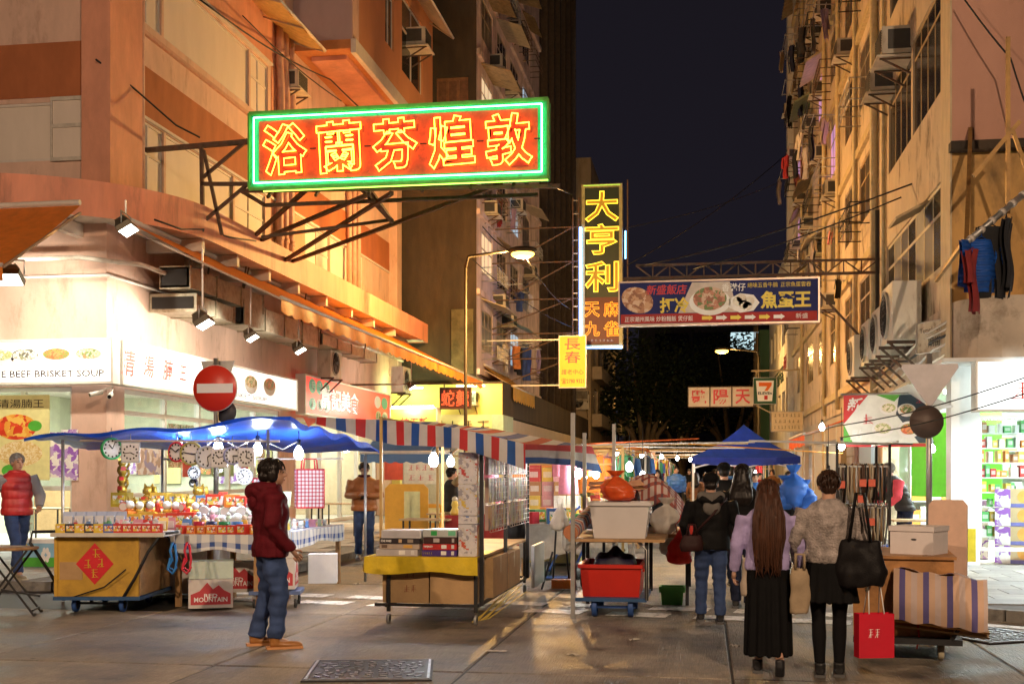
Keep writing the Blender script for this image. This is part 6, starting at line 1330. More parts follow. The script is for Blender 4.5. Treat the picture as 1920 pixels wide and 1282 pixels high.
fruit_box('red mountain fruit carton on the ground, lowest by the yellow cart',(-5.72,13.35,.03),R(24));fruit_box('red mountain fruit carton on a trolley behind the red-jacket man',(-5.05,13.75,.22),R(14),(.46,.44,.36));fruit_box('red mountain fruit carton half hidden under the chequered cloth',(-5.65,14.1,.14),R(10),(.5,.4,.36))
board_box('foam_box','white foam box with green lid on top of the lowest fruit carton','box',(-5.72,13.38,.365),(.5,.36,.2),R(22),mat('foam_greenish',(.5,.6,.52),.5,var=.1));board_box('flat_carton','flat white carton on the trolley carton','carton',(-5.06,13.78,.585),(.46,.42,.1),R(14),mat('carton_white',(.62,.58,.54),.6))
o=thing('flat_trolley','low trolley with small castors under the fruit carton','trolley',(-5.05,13.75,0),R(14));m=MB();m.b2((-.3,-.28,.16),(.3,.28,.2));m.build('deck',paint((.1,.15,.3),.5),o)
for x in(-.24,.24):
 for y in(-.22,.22):wheel(o,(x,y,.06),.06,.03,'x',RUB,RIMG);m=MB();m.b2((x-.02,y-.03,.1),(x+.02,y+.03,.16));m.build('castor_fork',CHROME,o)
p=G(462,1100);m=MB();m.grid(lambda u,v:((u-.5)*.7,(v-.5)*.4,.16*math.sin(math.pi*u)**.6*math.sin(math.pi*v)**.6*(1+.25*math.sin(u*14+v*9))+.004),18,12);o=m.build('plastic_sack',sheet('sack_blue',(.05,.25,.65),.2));o.location=(p.x-.3,p.y+.8,0);tag(o,'blue plastic sack on the road under the gift stall','sack')
# white box by the man's hand
board_box('foam_box','white foam box under the side table behind the red-jacket man\'s hand','box',(-4.72,14.5,.22),(.35,.3,.36),R(15),mat('foam_white',(.68,.72,.76),.5,var=.05));
# folding table at the very edge, cooler by the shop
o=thing('folding_table','round-topped folding table on crossed black legs, cut by the frame','table',(-7.72,12.45,0),R(20));m=MB();m.lathe([(.001,.73),(.3,.73),(.31,.745),(.3,.76),(.001,.76)],(0,0,0),24);m.build('top',WOOD,o)
for s in(-1,1):
 for y in(-.2,.2):m=MB();m.bar((s*.3,y,0),(-s*.22,y,.73),.022);m.build('leg',IRON,o);m=MB();m.cyl((s*.3,y-.02,.012),(s*.3,y+.02,.012),.018,8);m.build('foot',RUB,o)
m=MB();m.bar((-.28,-.2,.06),(-.28,.2,.06),.018);m.bar((.28,-.2,.06),(.28,.2,.06),.018);m.bar((.36,-.2,.22),(-.05,-.2,.3),.02);m.build('stretcher',IRON,o)
p=G(82,1062,.12);o=board_box('picture_cooler','cool box painted with sun, grass and a white flower by the corner door','cool box',(p.x,p.y,.12),(.55,.4,.4),R(5),mat('cooler_sky',(.25,.5,.7),.5,var=.1))
m=MB();m.b2((-.272,-.204,.02),(.272,-.2,.16));m.build('grass_print',mat('print_leaf',(.08,.4,.04),.5),o);disc(o,'sun_print',(-.2,-.206,.32),.05,.05,YP);m=MB();m.b2((-.28,-.205,.38),(.28,.205,.44));m.build('lid',W_,o)
for a in range(6):disc(o,'petal_print',(.13+.05*math.cos(R(60*a)),-.208,.2+.07*math.sin(R(60*a))),.025,.055,W_)
m=MB();m.b2((-.275,-.203,.0),(.275,-.2,.03));m.build('base_print',paint((.1,.3,.15),.5),o)
# -- game stall with the striped tarp
YCL=sheet('yellow_cloth',(.75,.55,.02),.15,.6);STP=[(.72,.7,.7),(.62,.06,.07),(.72,.7,.7),(.04,.14,.45)]
STRIPE=fabric_stripes('striped_tarp',STP,.115,0,tr=.4)
GM=thing('game_stall','wheeled stall of boxed games with yellow cloth and striped tarp roof','stall',(-2.9,14,0));X0,X1,Y0,Y1=-3.45,-2.34,12.25,15.9
def seg(parent,name,a,b,w_,mt):m=MB();m.bar(a,b,w_);return m.build(name,mt,parent,world=True)
for x in(X0+.15,X1-.02):
 for y in(Y0+.1,Y1-.1):
  seg(GM,'frame_leg',(x,y,.13),(x,y,.7),.035,IRON);wheel(GM,parent_inv(GM)@Vector((x,y,.055)),.055,.03,'x',RIMG,RUB,'castor')
for a,b in(((X0,Y0+.1,.2),(X1,Y0+.1,.2)),((X1,Y0+.1,.2),(X1,Y1,.2)),((X0+.15,Y0,.2),(X0+.15,Y1,.2)),((X0,Y1,.2),(X1,Y1,.2))):seg(GM,'frame_rail',a,b,.03,IRON)
m=MB();m.b2((X0-.05,Y0,.68),(X1,Y1,.71));m.build('table_top',WOOD,GM,world=True)
m=MB();m.grid(lambda u,v:(X0-.08+(X1-X0+.1)*u,Y0-.02+(Y1-Y0)*.3*v,.715),4,4);m.grid(lambda u,v:(X0-.08+(X1-X0+.1)*u,Y0-.022-.015*v*math.sin(u*17),.715-.17*v*(1+.1*math.sin(u*8))),24,3,thick=.004);m.grid(lambda u,v:(X0-.08-.02*v,Y0-.02+1.1*u,.715-.16*v),8,3,thick=.004);m.build('yellow_cloth',YCL,GM,world=True)
for y in(12.42,13.95,15.75):seg(GM,'post',(X1+.03,y,.2),(X1+.03,y,2.0),.04,IRON)
for y in(12.6,15.7):seg(GM,'post',(X0,y,.7),(X0,y,2.2),.03,mat('bamboo',(.5,.33,.12),.6,var=.2))
seg(GM,'rail',(X0,12.6,2.18),(X0,15.7,2.18),.03,mat('bamboo',(.5,.33,.12),.6));seg(GM,'rail',(X1+.03,12.4,1.95),(X1+.03,15.8,1.95),.03,mat('bamboo',(.5,.33,.12),.6))
fl=[P(578,781,13.7),P(735,788,12.6),P(860,803,12.25),P(985,832,12.2)]
def along(pts,u):
 t=u*(len(pts)-1);i=min(int(t),len(pts)-2);return pts[i].lerp(pts[i+1],t-i)
bk=[Vector((-4.6,16.4,2.35)),Vector((-3.7,16.4,2.3)),Vector((-2.9,16.4,2.2)),Vector((-1.5,16.2,1.95))]
m=MB();Wt=2.9
m.grid(lambda u,v:along(fl,u).lerp(along(bk,u),v)+Vector((0,0,.03*math.sin(u*12)*math.sin(3*v)-.05*math.sin(math.pi*v))),44,14,uvfn=lambda u,v:(Wt*u,v*3),thick=.004)
m.grid(lambda u,v:along(fl,u)+Vector((.0,-.03*math.sin(u*30)*v-.01,-v*(.24+.03*math.sin(u*7))*min(1,.25+u*2.2))),60,4,uvfn=lambda u,v:(Wt*u,-v*.3),thick=.004)
m.grid(lambda u,v:fl[-1].lerp(bk[-1],u)+Vector((.04*math.sin(u*14)*v+.1*v*u,0,-v*(.2+.16*u*u))),20,4,uvfn=lambda u,v:(Wt+v*.3,u*3),thick=.004);m.build('striped_tarp',STRIPE,GM,world=True)
m=MB();m.prism([P(568,782,13.6),P(600,785,13.55),P(578,800,13.55)],(0,.01,0));m.build('tarp_corner',mat('tarp_coral',(.6,.15,.1),.7),GM,world=True)
bulb(GM,parent_inv(GM)@P(813,858,13.4),170,(.92,.98,1),1.05,.12,40);bulb(GM,parent_inv(GM)@P(845,862,15.2),130,(1,.9,.75),.9,.1)
m=MB();m.b2((X1+.2,14.9,.15),(X1+.24,15.85,.68));m.build('side_board',mat('board_pale',(.55,.58,.6),.5,var=.1),GM,world=True)
# boxed games
def game_box(label,x0,x1,z0,z1,c,word=None,wc=(.8,.8,.8),y0=12.34,d=.4,pic=None):
 o=board_box('game_box',label,'box',((x0+x1)/2,y0+d/2,z0),(x1-x0-.008,d,z1-z0-.004),0,mat('game_%d'%int(x0*1e3+z0*1e5),c,.35,var=.15),'boxed games on the yellow cloth');w_,h=x1-x0,z1-z0
 if word:letters(o,word,(-w_*.33,-d/2-.003,h*.5),(w_*.26,h*.42),paint(wc,.4),offset=.03)
 for k,(a,b,cc)in enumerate(pic or[(.05,.2,(.7,.7,.7)),(.34,.42,(.6,.6,.62))]):m=MB();m.b2((w_*a,-d/2-.003,h*.2),(w_*b,-d/2,h*.8));m.build('print',paint(cc,.4),o)
xa,xb,xc=-3.4,-2.98,-2.56
game_box('grey boxed game, lowest of the front stack at the open end',xa-.04,xb,.717,.79,(.42,.4,.42),None);game_box('tan boxed game above the grey one',xa,xb+.02,.79,.845,(.4,.33,.28),None,pic=[(-.44,-.3,(.12,.08,.06)),(.1,.32,(.6,.35,.08))])
game_box('black boxed game with star logo on the smaller stack',xa,xb+.02,.845,.905,(.03,.025,.03),'STAR WARS',pic=[(-.02,.06,(.5,.35,.2)),(.2,.34,(.3,.25,.2))]);game_box('speckled silver boxed game on top of the smaller stack',xa+.02,xb+.04,.905,.99,(.5,.5,.52),None,pic=[(-.45,.45,(.42,.42,.46))])
game_box('violet boxed game with yellow word at the bottom of the wide stack',xb+.04,xc,.717,.785,(.06,.03,.2),'~~~~~',(.6,.55,.1));game_box('red boxed game with white word in the wide stack',xb+.05,xc,.785,.85,(.45,.03,.03),'NINJAGO');game_box('dark brown boxed game above the red one',xb+.06,xc,.85,.92,(.05,.02,.02),None,pic=[(-.2,-.02,(.45,.4,.4)),(.35,.42,(.4,.38,.38))]);game_box('speckled green boxed game on top of the wide stack',xb+.05,xc,.92,1.0,(.42,.45,.44),None,pic=[(-.25,-.08,(.03,.35,.08)),(.25,.46,(.15,.5,.3))])
PR=[food_mat('toy_print_%d'%k,cs,9+2*k)for k,cs in enumerate(([(.5,.12,.05),(.6,.5,.3),(.2,.1,.08),(.7,.4,.1)],[(.6,.55,.1),(.5,.1,.08),(.2,.25,.5),(.7,.6,.4)],[(.55,.4,.3),(.6,.2,.15),(.7,.65,.6),(.3,.2,.2)],[(.45,.05,.04),(.6,.25,.06),(.15,.05,.05),(.5,.4,.2)]))]
z=.717
for k,(h,n)in enumerate(((.34,'lowest'),(.09,'thin'),(.33,'third'),(.34,'topmost'))):
 o=board_box('toy_box',n+' box in the upright pillar of toy boxes beside the grid','box',(-2.45,12.55,z),(.2,.36,h-.006),0,food_mat('toy_silver_%d'%k,[(.55,.55,.6),(.62,.6,.64),[(.5,.1,.06),(.1,.2,.5),(.6,.45,.1),(.45,.06,.06)][k],(.5,.48,.46),(.3,.3,.36),(.58,.58,.62)],24),'pillar of toy boxes');m=MB();m.b2((.1,-.175,.01),(.103,.175,h-.018));m.build('picture',PR[k],o);z+=h
def grid_panel(label,y0,y1):
 o=thing('wire_grid',label,'rack',(X1+.05,(y0+y1)/2,.95),0,'wire grids on the game stall');
 for k in range(int((y1-y0)/.18)+1):m=MB();y=y0+.18*k;m.cyl((X1+.06,y,.95),(X1+.06,y,1.86),.003,5);m.build('wire',mat('wire_white',(.62,.55,.45),.4,.3),o,world=True)
 for k in range(16):m=MB();z=.95+.0606*k;m.cyl((X1+.067,y0,z),(X1+.067,y1,z),.003,5);m.build('wire',mat('wire_white',(.62,.55,.45),.4,.3),o,world=True)
 for k,y in enumerate([y0+.1+.19*q for q in range(int((y1-y0-.1)/.19)+1)]):
  for r_ in range(3):b=board_box('toy_card','picture card toy behind the grid, %s along, %s row up, %s'%(ORD[k],ORD[r_],'near panel' if y0<13.5 else 'far panel'),'toy',(X1+.02,y,.97+.3*r_),(.04,.17,.27),0,mat('card_tan',(.45,.32,.25),.5),'toy cards behind the grids');m=MB();m.b2((.02,-.08,.01),(.023,.08,.26));m.build('picture',PR[(k+r_)%4],b)
grid_panel('white wire grid on the game stall beside the toy box pillar',12.75,13.85);grid_panel('second wire grid at the back of the game stall',14.1,15.65)
def carton(label,c,d,rz=0,**k):return board_box('carton',label,'carton',c,d,rz,CARD,'brown cartons',lid=True,**k)
TANI=mat('carton_ink',(.3,.1,.05),.6)
carton('brown carton with red symbols under the yellow cloth',(-3.12,12.62,.22),(.5,.5,.43),bits=(('~~','f',.1,.7,(.25,.2),TANI),('~~','f',.1,.35,(.3,.2),TANI)));carton('wide taped brown carton under the front corner of the yellow cloth',(-2.6,12.6,.22),(.5,.5,.43));carton('brown carton behind the wide one along the stall side',(-2.5,13.5,.22),(.42,1.0,.44));carton('brown carton at the back under the game stall',(-2.5,14.5,.22),(.42,.9,.42));carton('brown carton deep under the game stall',(-3.1,13.6,.22),(.5,.8,.42))
o=thing('cane_bundle','bundle of thin yellow canes lying on the road beside the game stall','canes',(-2.1,13,0))
for k in range(7):m=MB();m.cyl(G(885+5*k,1166-k),G(962+4*k,1112)+Vector((0,0,.02+.1*(k%3))),.008,6);m.build('cane',mat('cane',(.6,.45,.1),.5),o,world=True)
def sack(name,label,cat,c,s,mt,group=None,seed=1,hang=False):
 """soft plastic or cloth bag: crumpled body drawn in to a tied, frilled top"""
 prof=[(.3,0),(.47,.1),(.52,.3),(.48,.5),(.36,.66),(.16,.76),(.08,.8),(.2,.9),(.3,1.0)]if not hang else[(.12,0),(.4,.05),(.5,.22),(.48,.45),(.38,.68),(.2,.85),(.1,.93),(.14,1.02)]
 m=MB();n=30;K=26;vs=[]
 for i in range(K+1):
  z=prof[-1][1]*i/K;q=next(a for a in range(len(prof)-1)if prof[a+1][1]>=z-1e-6);t=(z-prof[q][1])/(prof[q+1][1]-prof[q][1]);r_=prof[q][0]+(prof[q+1][0]-prof[q][0])*t
  for k in range(n):
   a=2*math.pi*k/n;d=Vector((math.cos(a),math.sin(a),0));w_=noise.noise(Vector((d.x*1.6+seed*3.7,d.y*1.6,z*2.4)))*.34+abs(noise.noise(Vector((d.x*4+seed,d.y*4,z*5))))*.22;p=d*r_*(.92+w_);vs.append((p.x*s[0]+.05*s[0]*math.sin(seed+z*3),p.y*s[1],z*s[2]))
 m.add(vs,[(i*n+k,i*n+(k+1)%n,(i+1)*n+(k+1)%n,(i+1)*n+k)for i in range(K)for k in range(n)]+[tuple(reversed(range(n)))],0,None,True);o=thing(name,label,cat,c,0,group);m.build('body',mt,o)
 if hang:
  for q in(-1,1):m=MB();m.tube([(q*.1*s[0],0,s[2]*.93),(q*.16*s[0],.0,s[2]*1.2),(0,0,s[2]*1.34)],.014,5,flat=.4);m.build('handle',mt,o)
 return o
ORB=sheet('bag_orange',(.85,.16,.04),.4,.3);WHB=sheet('bag_white',(.7,.66,.6),.4,.35);REB=sheet('bag_red',(.75,.07,.05),.4,.3)
sack('plastic_bag','white plastic bag of fruit hung past the game stall','bag',(-1.95,16.3,.8),(.24,.2,.36),WHB,None,5,True);sack('plastic_bag','long pale plastic bag hanging low past the game stall','bag',(-1.85,16.35,.52),(.16,.14,.42),WHB,None,8,True)
o=thing('folding_trolley','black folding trolley with orange toolbox beyond the game stall','trolley',(-1.95,16.4,0))
for x in(-.12,.12):m=MB();m.bar((x,.1,0),(x*.5,0,.8),.025);m.build('frame_bar',IRON,o);m=MB();m.bar((x*2,-.15,0),(x,.1,.5),.02);m.build('frame_bar',IRON,o)
wheel(o,(.28,.3,.13),.13,.05,'x',RUB,RIMG);m=MB();m.b2((-.1,-.2,.02),(.2,.0,.14));m.build('toolbox',paint((.75,.2,.03),.4),o)
# -- steel-framed cart with red bin and white tub
RCT=thing('frame_cart','steel-framed cart on blue wheels carrying a red bin','cart',(-1.0,13.7,0));a0,a1,b0,b1=-1.42,-.62,13.2,14.3
for x in(a0,a1):
 for y in(b0,b1):seg(RCT,'frame_post',(x,y,.2),(x,y,.84),.04,IRON)
m=MB();m.tube([(a0,b0,.2),(a0,b0,.75),(a0+.1,b0,.85),(a1-.1,b0,.85),(a1,b0,.75),(a1,b0,.2)],.022,8);m.build('hoop',GALV,RCT,world=True)
m=MB();m.b2((a0,b0-.02,.18),(a1,b1,.22));m.build('deck',mat('cart_blue',(.03,.09,.22),.5,.2),RCT,world=True)
for x in(-1.2,-.8):
 for y in(b0+.12,b1-.15):wheel(RCT,parent_inv(RCT)@Vector((x,y,.11)),.11,.06,'x',BLW,mat('cart_blue',(.03,.09,.22),.5))
for y in(b0+.12,b1-.15):seg(RCT,'axle',(-1.25,y,.11),(-.75,y,.11),.03,BLW)
m=MB();m.b2((a0-.05,b0-.1,.84),(a1+.2,b1+1.0,.87));m.build('board',WOOD,RCT,world=True)
for a,b in(((-1.42,13.1,.0),(-1.42,13.1,2.25)),((-1.2,16.2,0),(-1.2,16.2,2.25)),((-1.5,15.2,.87),(-1.5,15.2,2.1))):seg(RCT,'pole',a,b,.045,GALV)
def tub(name,label,c,d0,d1,h,mt,rz=0,cat='tub'):
 o=thing(name,label,cat,c,rz);m=MB();bot=[(-d0[0]/2,-d0[1]/2),(d0[0]/2,-d0[1]/2),(d0[0]/2,d0[1]/2),(-d0[0]/2,d0[1]/2)];top=[(-d1[0]/2,-d1[1]/2),(d1[0]/2,-d1[1]/2),(d1[0]/2,d1[1]/2),(-d1[0]/2,d1[1]/2)]
 inn=[(x*.94,y*.92)for x,y in top];ib=[(x*.9,y*.9)for x,y in bot]
 vs=[(x,y,0)for x,y in bot]+[(x,y,h)for x,y in top]+[(x,y,h)for x,y in inn]+[(x,y,.03)for x,y in ib]
 fs=[(0,3,2,1),(12,13,14,15)]+[(k,(k+1)%4,4+(k+1)%4,4+k)for k in range(4)]+[(4+k,4+(k+1)%4,8+(k+1)%4,8+k)for k in range(4)]+[(8+k,8+(k+1)%4,12+(k+1)%4,12+k)for k in range(4)]
 m.add(vs,fs);m.build('shell',mt,o)
 m=MB();e=.02;q=[(x*1.03,y*1.03,h-.02)for x,y in top]
 for k in range(4):m.bar(q[k],q[(k+1)%4],.025,.04)
 m.build('rim',mt,o);m=MB()
 for s in(-1,1):m.bar((s*d1[0]*.5,-.1,h*.75),(s*d1[0]*.5,.1,h*.75),.03)
 m.build('grip',mt,o);return o
tub('red_bin','red plastic bin on the deck of the steel-framed cart',(-1.02,13.75,.22),(.62,.85,),(.68,.95),.36,mat('red_plastic',(.55,.025,.015),.35,var=.08,scale=3));tub('white_tub','white plastic tub on top of the steel-framed cart',(-.92,13.5,.872),(.56,.5),(.66,.6),.4,mat('white_plastic',(.62,.6,.6),.4,var=.06,scale=3))
m=MB();m.grid(lambda u,v:((u-.5)*.5,(v-.5)*.5,.22*(math.sin(math.pi*u)*math.sin(math.pi*v))**.4*(1+.15*math.sin(u*15)+.1*math.sin(v*19))),20,16);o=m.build('dark_clothes',mat('cloth_darkblue',(.012,.012,.035),.5,var=.3,scale=8));o.location=(-1.0,13.7,.5);tag(o,'heap of shiny dark clothes piled in the red bin','clothes')
tub('green_basket','small green basket on the road behind the red bin',(-.38,14.7,0),(.24,.2),(.28,.24),.22,paint((.08,.35,.05),.5),cat='basket')
sack('plastic_bag','big orange plastic bag on the white tub','bag',(-.98,13.75,1.28),(.36,.3,.34),ORB,None,2)
for k,(x,y,z,s,mt,lab)in enumerate(((-.28,14.2,.52,.3,REB,'red plastic bag hanging lowest beside the steel-framed cart'),(-.2,14.45,.72,.26,REB,'upper red plastic bag at the side of the steel-framed cart'),(-.42,14.6,.6,.22,WHB,'white plastic bag hanging behind the red ones'))):sack('plastic_bag',lab,'bag',(x,y,z),(s,s*.7,s*1.3),mt,'hanging plastic bags',k+4,True)
def roll(name,label,a,b,r,mt,cat='roll'):
 a,b=Vector(a),Vector(b);o=thing(name,label,cat,(a+b)/2);d=(b-a);L=d.length;d.normalize();x=d.orthogonal().normalized();y=d.cross(x);m=MB()
 m.grid(lambda u,v:a+d*L*u+(x*math.cos(6.2832*v)+y*math.sin(6.2832*v))*r*(1+.06*math.sin(v*31+u*5)),14,16,uvfn=lambda u,v:(L*u,v*2));m.build('cloth',mt,o,world=True)
 m=MB();sp=[a+d*.005+(x*math.cos(t*.8)+y*math.sin(t*.8))*r*(.98-t*.035)for t in range(26)];m.tube(sp,.006,5);n=20;m.add([a+(x*math.cos(6.2832*k/n)+y*math.sin(6.2832*k/n))*r*.97 for k in range(n)],[tuple(range(n))]);m.build('end_spiral',mat('roll_end',(.5,.2,.1),.7),o,world=True);return o
roll('rolled_tarp','rolled striped tarp leaning on the steel-framed cart',P(1070,998,13.1),P(1112,958,14.3),.085,fabric_stripes('striped_roll',[(.6,.55,.52),(.55,.12,.08),(.6,.55,.52),(.1,.14,.3)],.05,0,trans_sheet=False))
for k,(px,py,c)in enumerate(((1135,908,(.7,.35,.2)),(1178,912,(.72,.4,.26)))):m=MB();m.grid(lambda u,v:((u-.5)*.4,(v-.5)*.35,.03+.015*math.sin(u*5)*math.sin(v*4)),6,6,thick=.05);o=m.build('foam_cushion',mat('foam_peach',(.7,.38,.24),.8,var=.1));p=P(px,py,14.6);o.location=p;o.rotation_euler=(R(8),R(-6),R(20*k));tag(o,['peach foam cushion behind the orange bag','peach foam cushion beside the plaid cover'][k],'cushion')
PLD=checks('plaid_brown',[(.5,.4,.36),(.3,.08,.06),(.12,.05,.06)],.09);rgm=random.Random(9)
m=MB();m.grid(lambda u,v:((u-.5)*1.0,(v-.5)*.5,.34*math.sin(math.pi*u)**.5*math.sin(math.pi*v)**.5+.05*math.sin(u*11+v*6)-.28*max(0,u-.72)*3),22,12,uvfn=lambda u,v:(u*1.1,v*.7),thick=.01);o=m.build('plaid_cover',PLD);o.location=(-.68,15.1,1.2);tag(o,'brown plaid cover heaped behind the white tub','cloth');sack('plastic_bag','clear bag of white clothes beside the white tub','bag',(-.45,14.3,.88),(.34,.3,.42),WHB,None,11)
for k in range(26):
 cn,c=rgm.choice([('red',(.5,.03,.04)),('white',(.6,.58,.56)),('black',(.03,.03,.035)),('grey',(.3,.3,.3)),('blue',(.05,.1,.3)),('tan',(.45,.33,.2))]);x,y=-1.35+.2*(k%6)+rgm.uniform(-.03,.03),14.55+.45*(k//6)
 m=MB();ph=rgm.uniform(0,6);m.grid(lambda u,v:((u-.5)*.22,(v-.5)*.34,.03+.06*math.sin(math.pi*u)*math.sin(math.pi*v)+.02*math.sin(u*9+v*5+ph)),8,8,thick=.02);o=m.build('folded_cloth',mat('pile_'+cn,c,.85,var=.3,scale=9));o.location=(x,y,.9+.12*rgm.random());o.rotation_euler=(rgm.uniform(-.2,.2),rgm.uniform(-.2,.2),rgm.uniform(0,3));GC[('fc',cn)]=GC.get(('fc',cn),0)+1;tag(o,'%s garment in the pile behind the steel-framed cart, %s of its colour'%(cn,NTH(GC[('fc',cn)])),'garment','clothes piled behind the frame cart')
PT=thing('pile_table','long table of piled clothes behind the steel-framed cart','table',(-.8,15.8,0));m=MB();m.b2((-1.5,14.45,.82),(-.1,17.2,.86));m.build('top',WOOD,PT,world=True)
for x in(-1.4,-.2):
 for y in(14.6,17):seg(PT,'leg',(x,y,0),(x,y,.82),.04,IRON)
o=thing('hand_truck','blue hand truck parked between the game stall and the frame cart','hand truck',(-2.0,18.2,0),R(-20))
for s in(-1,1):m=MB();m.tube([(s*.2,-.35,.12),(s*.2,.1,.5),(s*.2,.55,1.0),(s*.15,.62,1.06)],.02,6);m.build('rail',BLW,o);wheel(o,(s*.26,-.3,.13),.13,.05,'x',RUB,RIMG)
m=MB();m.b2((-.22,-.65,.03),(.22,-.33,.05));m.bar((-.2,.1,.5),(.2,.1,.5),.03);m.bar((-.2,.4,.83),(.2,.4,.83),.03);m.build('toe_plate',BLW,o)
bulb(RCT,parent_inv(RCT)@P(1205,890,16.2),30,(1,.85,.6),.9,.6)
bulb(RCT,parent_inv(RCT)@P(1180,872,17),25,(1,.85,.6),.9,.4)
# -- brown box cart on the right
BC=thing('box_cart','brown plywood box cart with pale wheels behind the red shopping bag','cart',(1.75,11.15,0),R(-7));PLY=mat('plywood_brown',(.4,.19,.06),.5,var=.25,scale=3,bump=.1,dirt=(.2,.09,.03),dscale=2)
m=MB();m.b2((-.42,-.5,.2),(.4,.75,.86));m.build('box',PLY,BC);m=MB();m.b2((-.44,-.53,.86),(.42,.77,.885));m.build('lid',PLY,BC);m=MB();m.b2((-.42,-.62,.15),(.46,.78,.2));m.build('platform',IRON,BC)
for x in(-.28,.3):
 for y in(-.42,.6):wheel(BC,(x,y,.085),.085,.05,'x',mat('wheel_cream',(.5,.45,.32),.6,var=.2),RUB)
m=MB();m.bar((.36,-.6,.17),(.52,-.65,.45),.03);m.build('push_handle',IRON,BC);m=MB();m.b2((.05,-.508,.2),(.38,-.5,.4));m.build('front_board',CARD,BC)
m=MB();m.tube([(.1,-.53,.42),(.12,-.53,.2),(.1,-.52,.1)],.008,5);m.build('red_cord',paint((.6,.05,.02),.6),BC)
o=thing('folded_tarp','folded striped tarp strapped on the front of the brown cart','tarp',(2.0,10.48,.36),R(-10));m=MB();TS=fabric_stripes('tarp_orange_blue',[(.62,.42,.3),(.12,.1,.28),(.62,.42,.3),(.58,.46,.42)],.055,0,trans_sheet=False)
m.grid(lambda u,v:(-.42+.74*u,-.09*math.sin(math.pi*v)-.02*math.sin(u*9)+.12*(v-.5),.42*(v)-.08*u+.01*math.sin(u*20)),24,12,uvfn=lambda u,v:(u*.86,v*.5),thick=.03);m.grid(lambda u,v:(-.42+.74*u,.06+.2*v,.42-.08*u+.02*math.sin(u*12)),24,4,uvfn=lambda u,v:(u*.86,.5+v*.2),thick=.03);m.build('cloth',TS,o);m=MB();m.grid(lambda u,v:(-.44+.78*u,-.05+.22*v,.0-.08*u-.03*math.sin(v*3)),10,4,thick=.04);m.build('under_fold',CARD,o)
o=board_box('foam_box','white foam box with hand hole on the brown cart','box',(1.87,11.0,.887),(.38,.36,.24),R(-30),mat('foam_pink',(.66,.62,.62),.6,var=.06));m=MB();m.b2((-.2,-.19,.2),(.2,.19,.245));m.build('lid',mat('foam_pink',(.66,.62,.62),.6),o);disc(o,'hand_hole',(.02,-.183,.13),.025,.008,IRON)
m=MB();m.prism([(-.17,0,.0),(.17,0,0),(.17,0,.95),(.13,0,1.0),(-.13,0,1.0),(-.17,0,.95)],(0,.05,0));o=m.build('upright_board',mat('board_peach',(.62,.42,.32),.6,var=.12));o.location=(2.2,11.5,.35);o.rotation_euler=(R(-4),0,R(-18));tag(o,'pale rounded board stood upright against the brown cart','board')
# -- belt rack, signs on posts, shop cartons
BR=thing('belt_rack','steel rack hung with two rows of leather belts','rack',(2.15,17,0));rx0,rx1=XY(1568,17),XY(1666,17)
for x in(rx0,rx1):
 for y in(16.9,18.2):seg(BR,'post',(x,y,.05),(x,y,2.0),.035,IRON)
for z in(1.68,1.12):seg(BR,'rail',(rx0,16.9,z),(rx1,16.9,z),.025,GALV);seg(BR,'rail',(rx0,17.3,z-.03),(rx1,17.3,z-.03),.025,GALV)
for a,b in(((rx0-1.2,16.4,2.02),(rx1+.3,16.9,1.98)),((rx0-.6,18.2,2.05),(rx1+.2,18.2,2.0)),((rx0,16.2,2.0),(rx0,18.6,2.0)),((rx1,16.2,2.0),(rx1,18.6,2.0))):seg(BR,'roof_pole',a,b,.025,GALV)
bc=[('black',(.015,.013,.012)),('dark brown',(.09,.04,.02)),('tan',(.35,.2,.09)),('grey',(.16,.15,.14)),('cream',(.5,.42,.3))];bmesh_={}
for cn,c in bc:
 m=MB();pts=[(0,.0,-.5),(0,-.03,-.2),(0,-.03,0),(0,0,.03),(0,.03,0),(0,.04,-.3),(0,.02,-.46)];m.tube(pts,.016,4,flat=.25);bmesh_[cn]=m.mesh('strap',paint(c,.4))
mbk=MB();mbk.tube([(-.02,0,-.5),(.02,0,-.5),(.02,0,-.55),(-.02,0,-.55)],.006,4,closed=True);bkm=mbk.mesh('buckle',CHROME)
for r_,z in enumerate((1.68,1.12)):
 cnt={}
 for k in range(26):
  cn,c=rgm.choice(bc);p=(rx0+.02+(rx1-rx0-.04)*k/25,16.9,z);o=link('belt',None,None,p,(rgm.uniform(-.05,.05),rgm.uniform(-.06,.06),R(rgm.uniform(20,160))));cnt[cn]=cnt.get(cn,0)+1
  tag(o,'%s belt on the %s rack rail, %s of its colour from the street'%(cn,['upper','lower'][r_],NTH(cnt[cn])),'belt','belts on the rack');link('strap',bmesh_[cn],o);link('buckle',bkm,o)
for k,(px,py)in enumerate(((1578,908),(1618,905),(1635,905),(1615,935),(1622,978),(1634,978))):m=MB();m.b2((-.045,-.004,-.05),(.045,.004,.05));o=m.build('price_card',paint((.7,.12,.06),.5));o.location=P(px,py,16.8);tag(o,'red price card on the belt rack, %s counting along'%ORD[k],'price card','price cards on the belts')
def sign_post(name,label,base,h):o=thing(name,label,'road sign',base);m=MB();m.cyl((0,0,0),(0,0,h),.038,12);m.build('post',GALV,o);return o
p=P(405,885,17.2);o=sign_post('no_entry_sign','round red no-entry sign with white bar on a grey post',(p.x,17.2,.12),3.2);zc=P(405,728,17.2).z-.12;SR_=.345;M=Matrix.Rotation(R(90),4,'X')
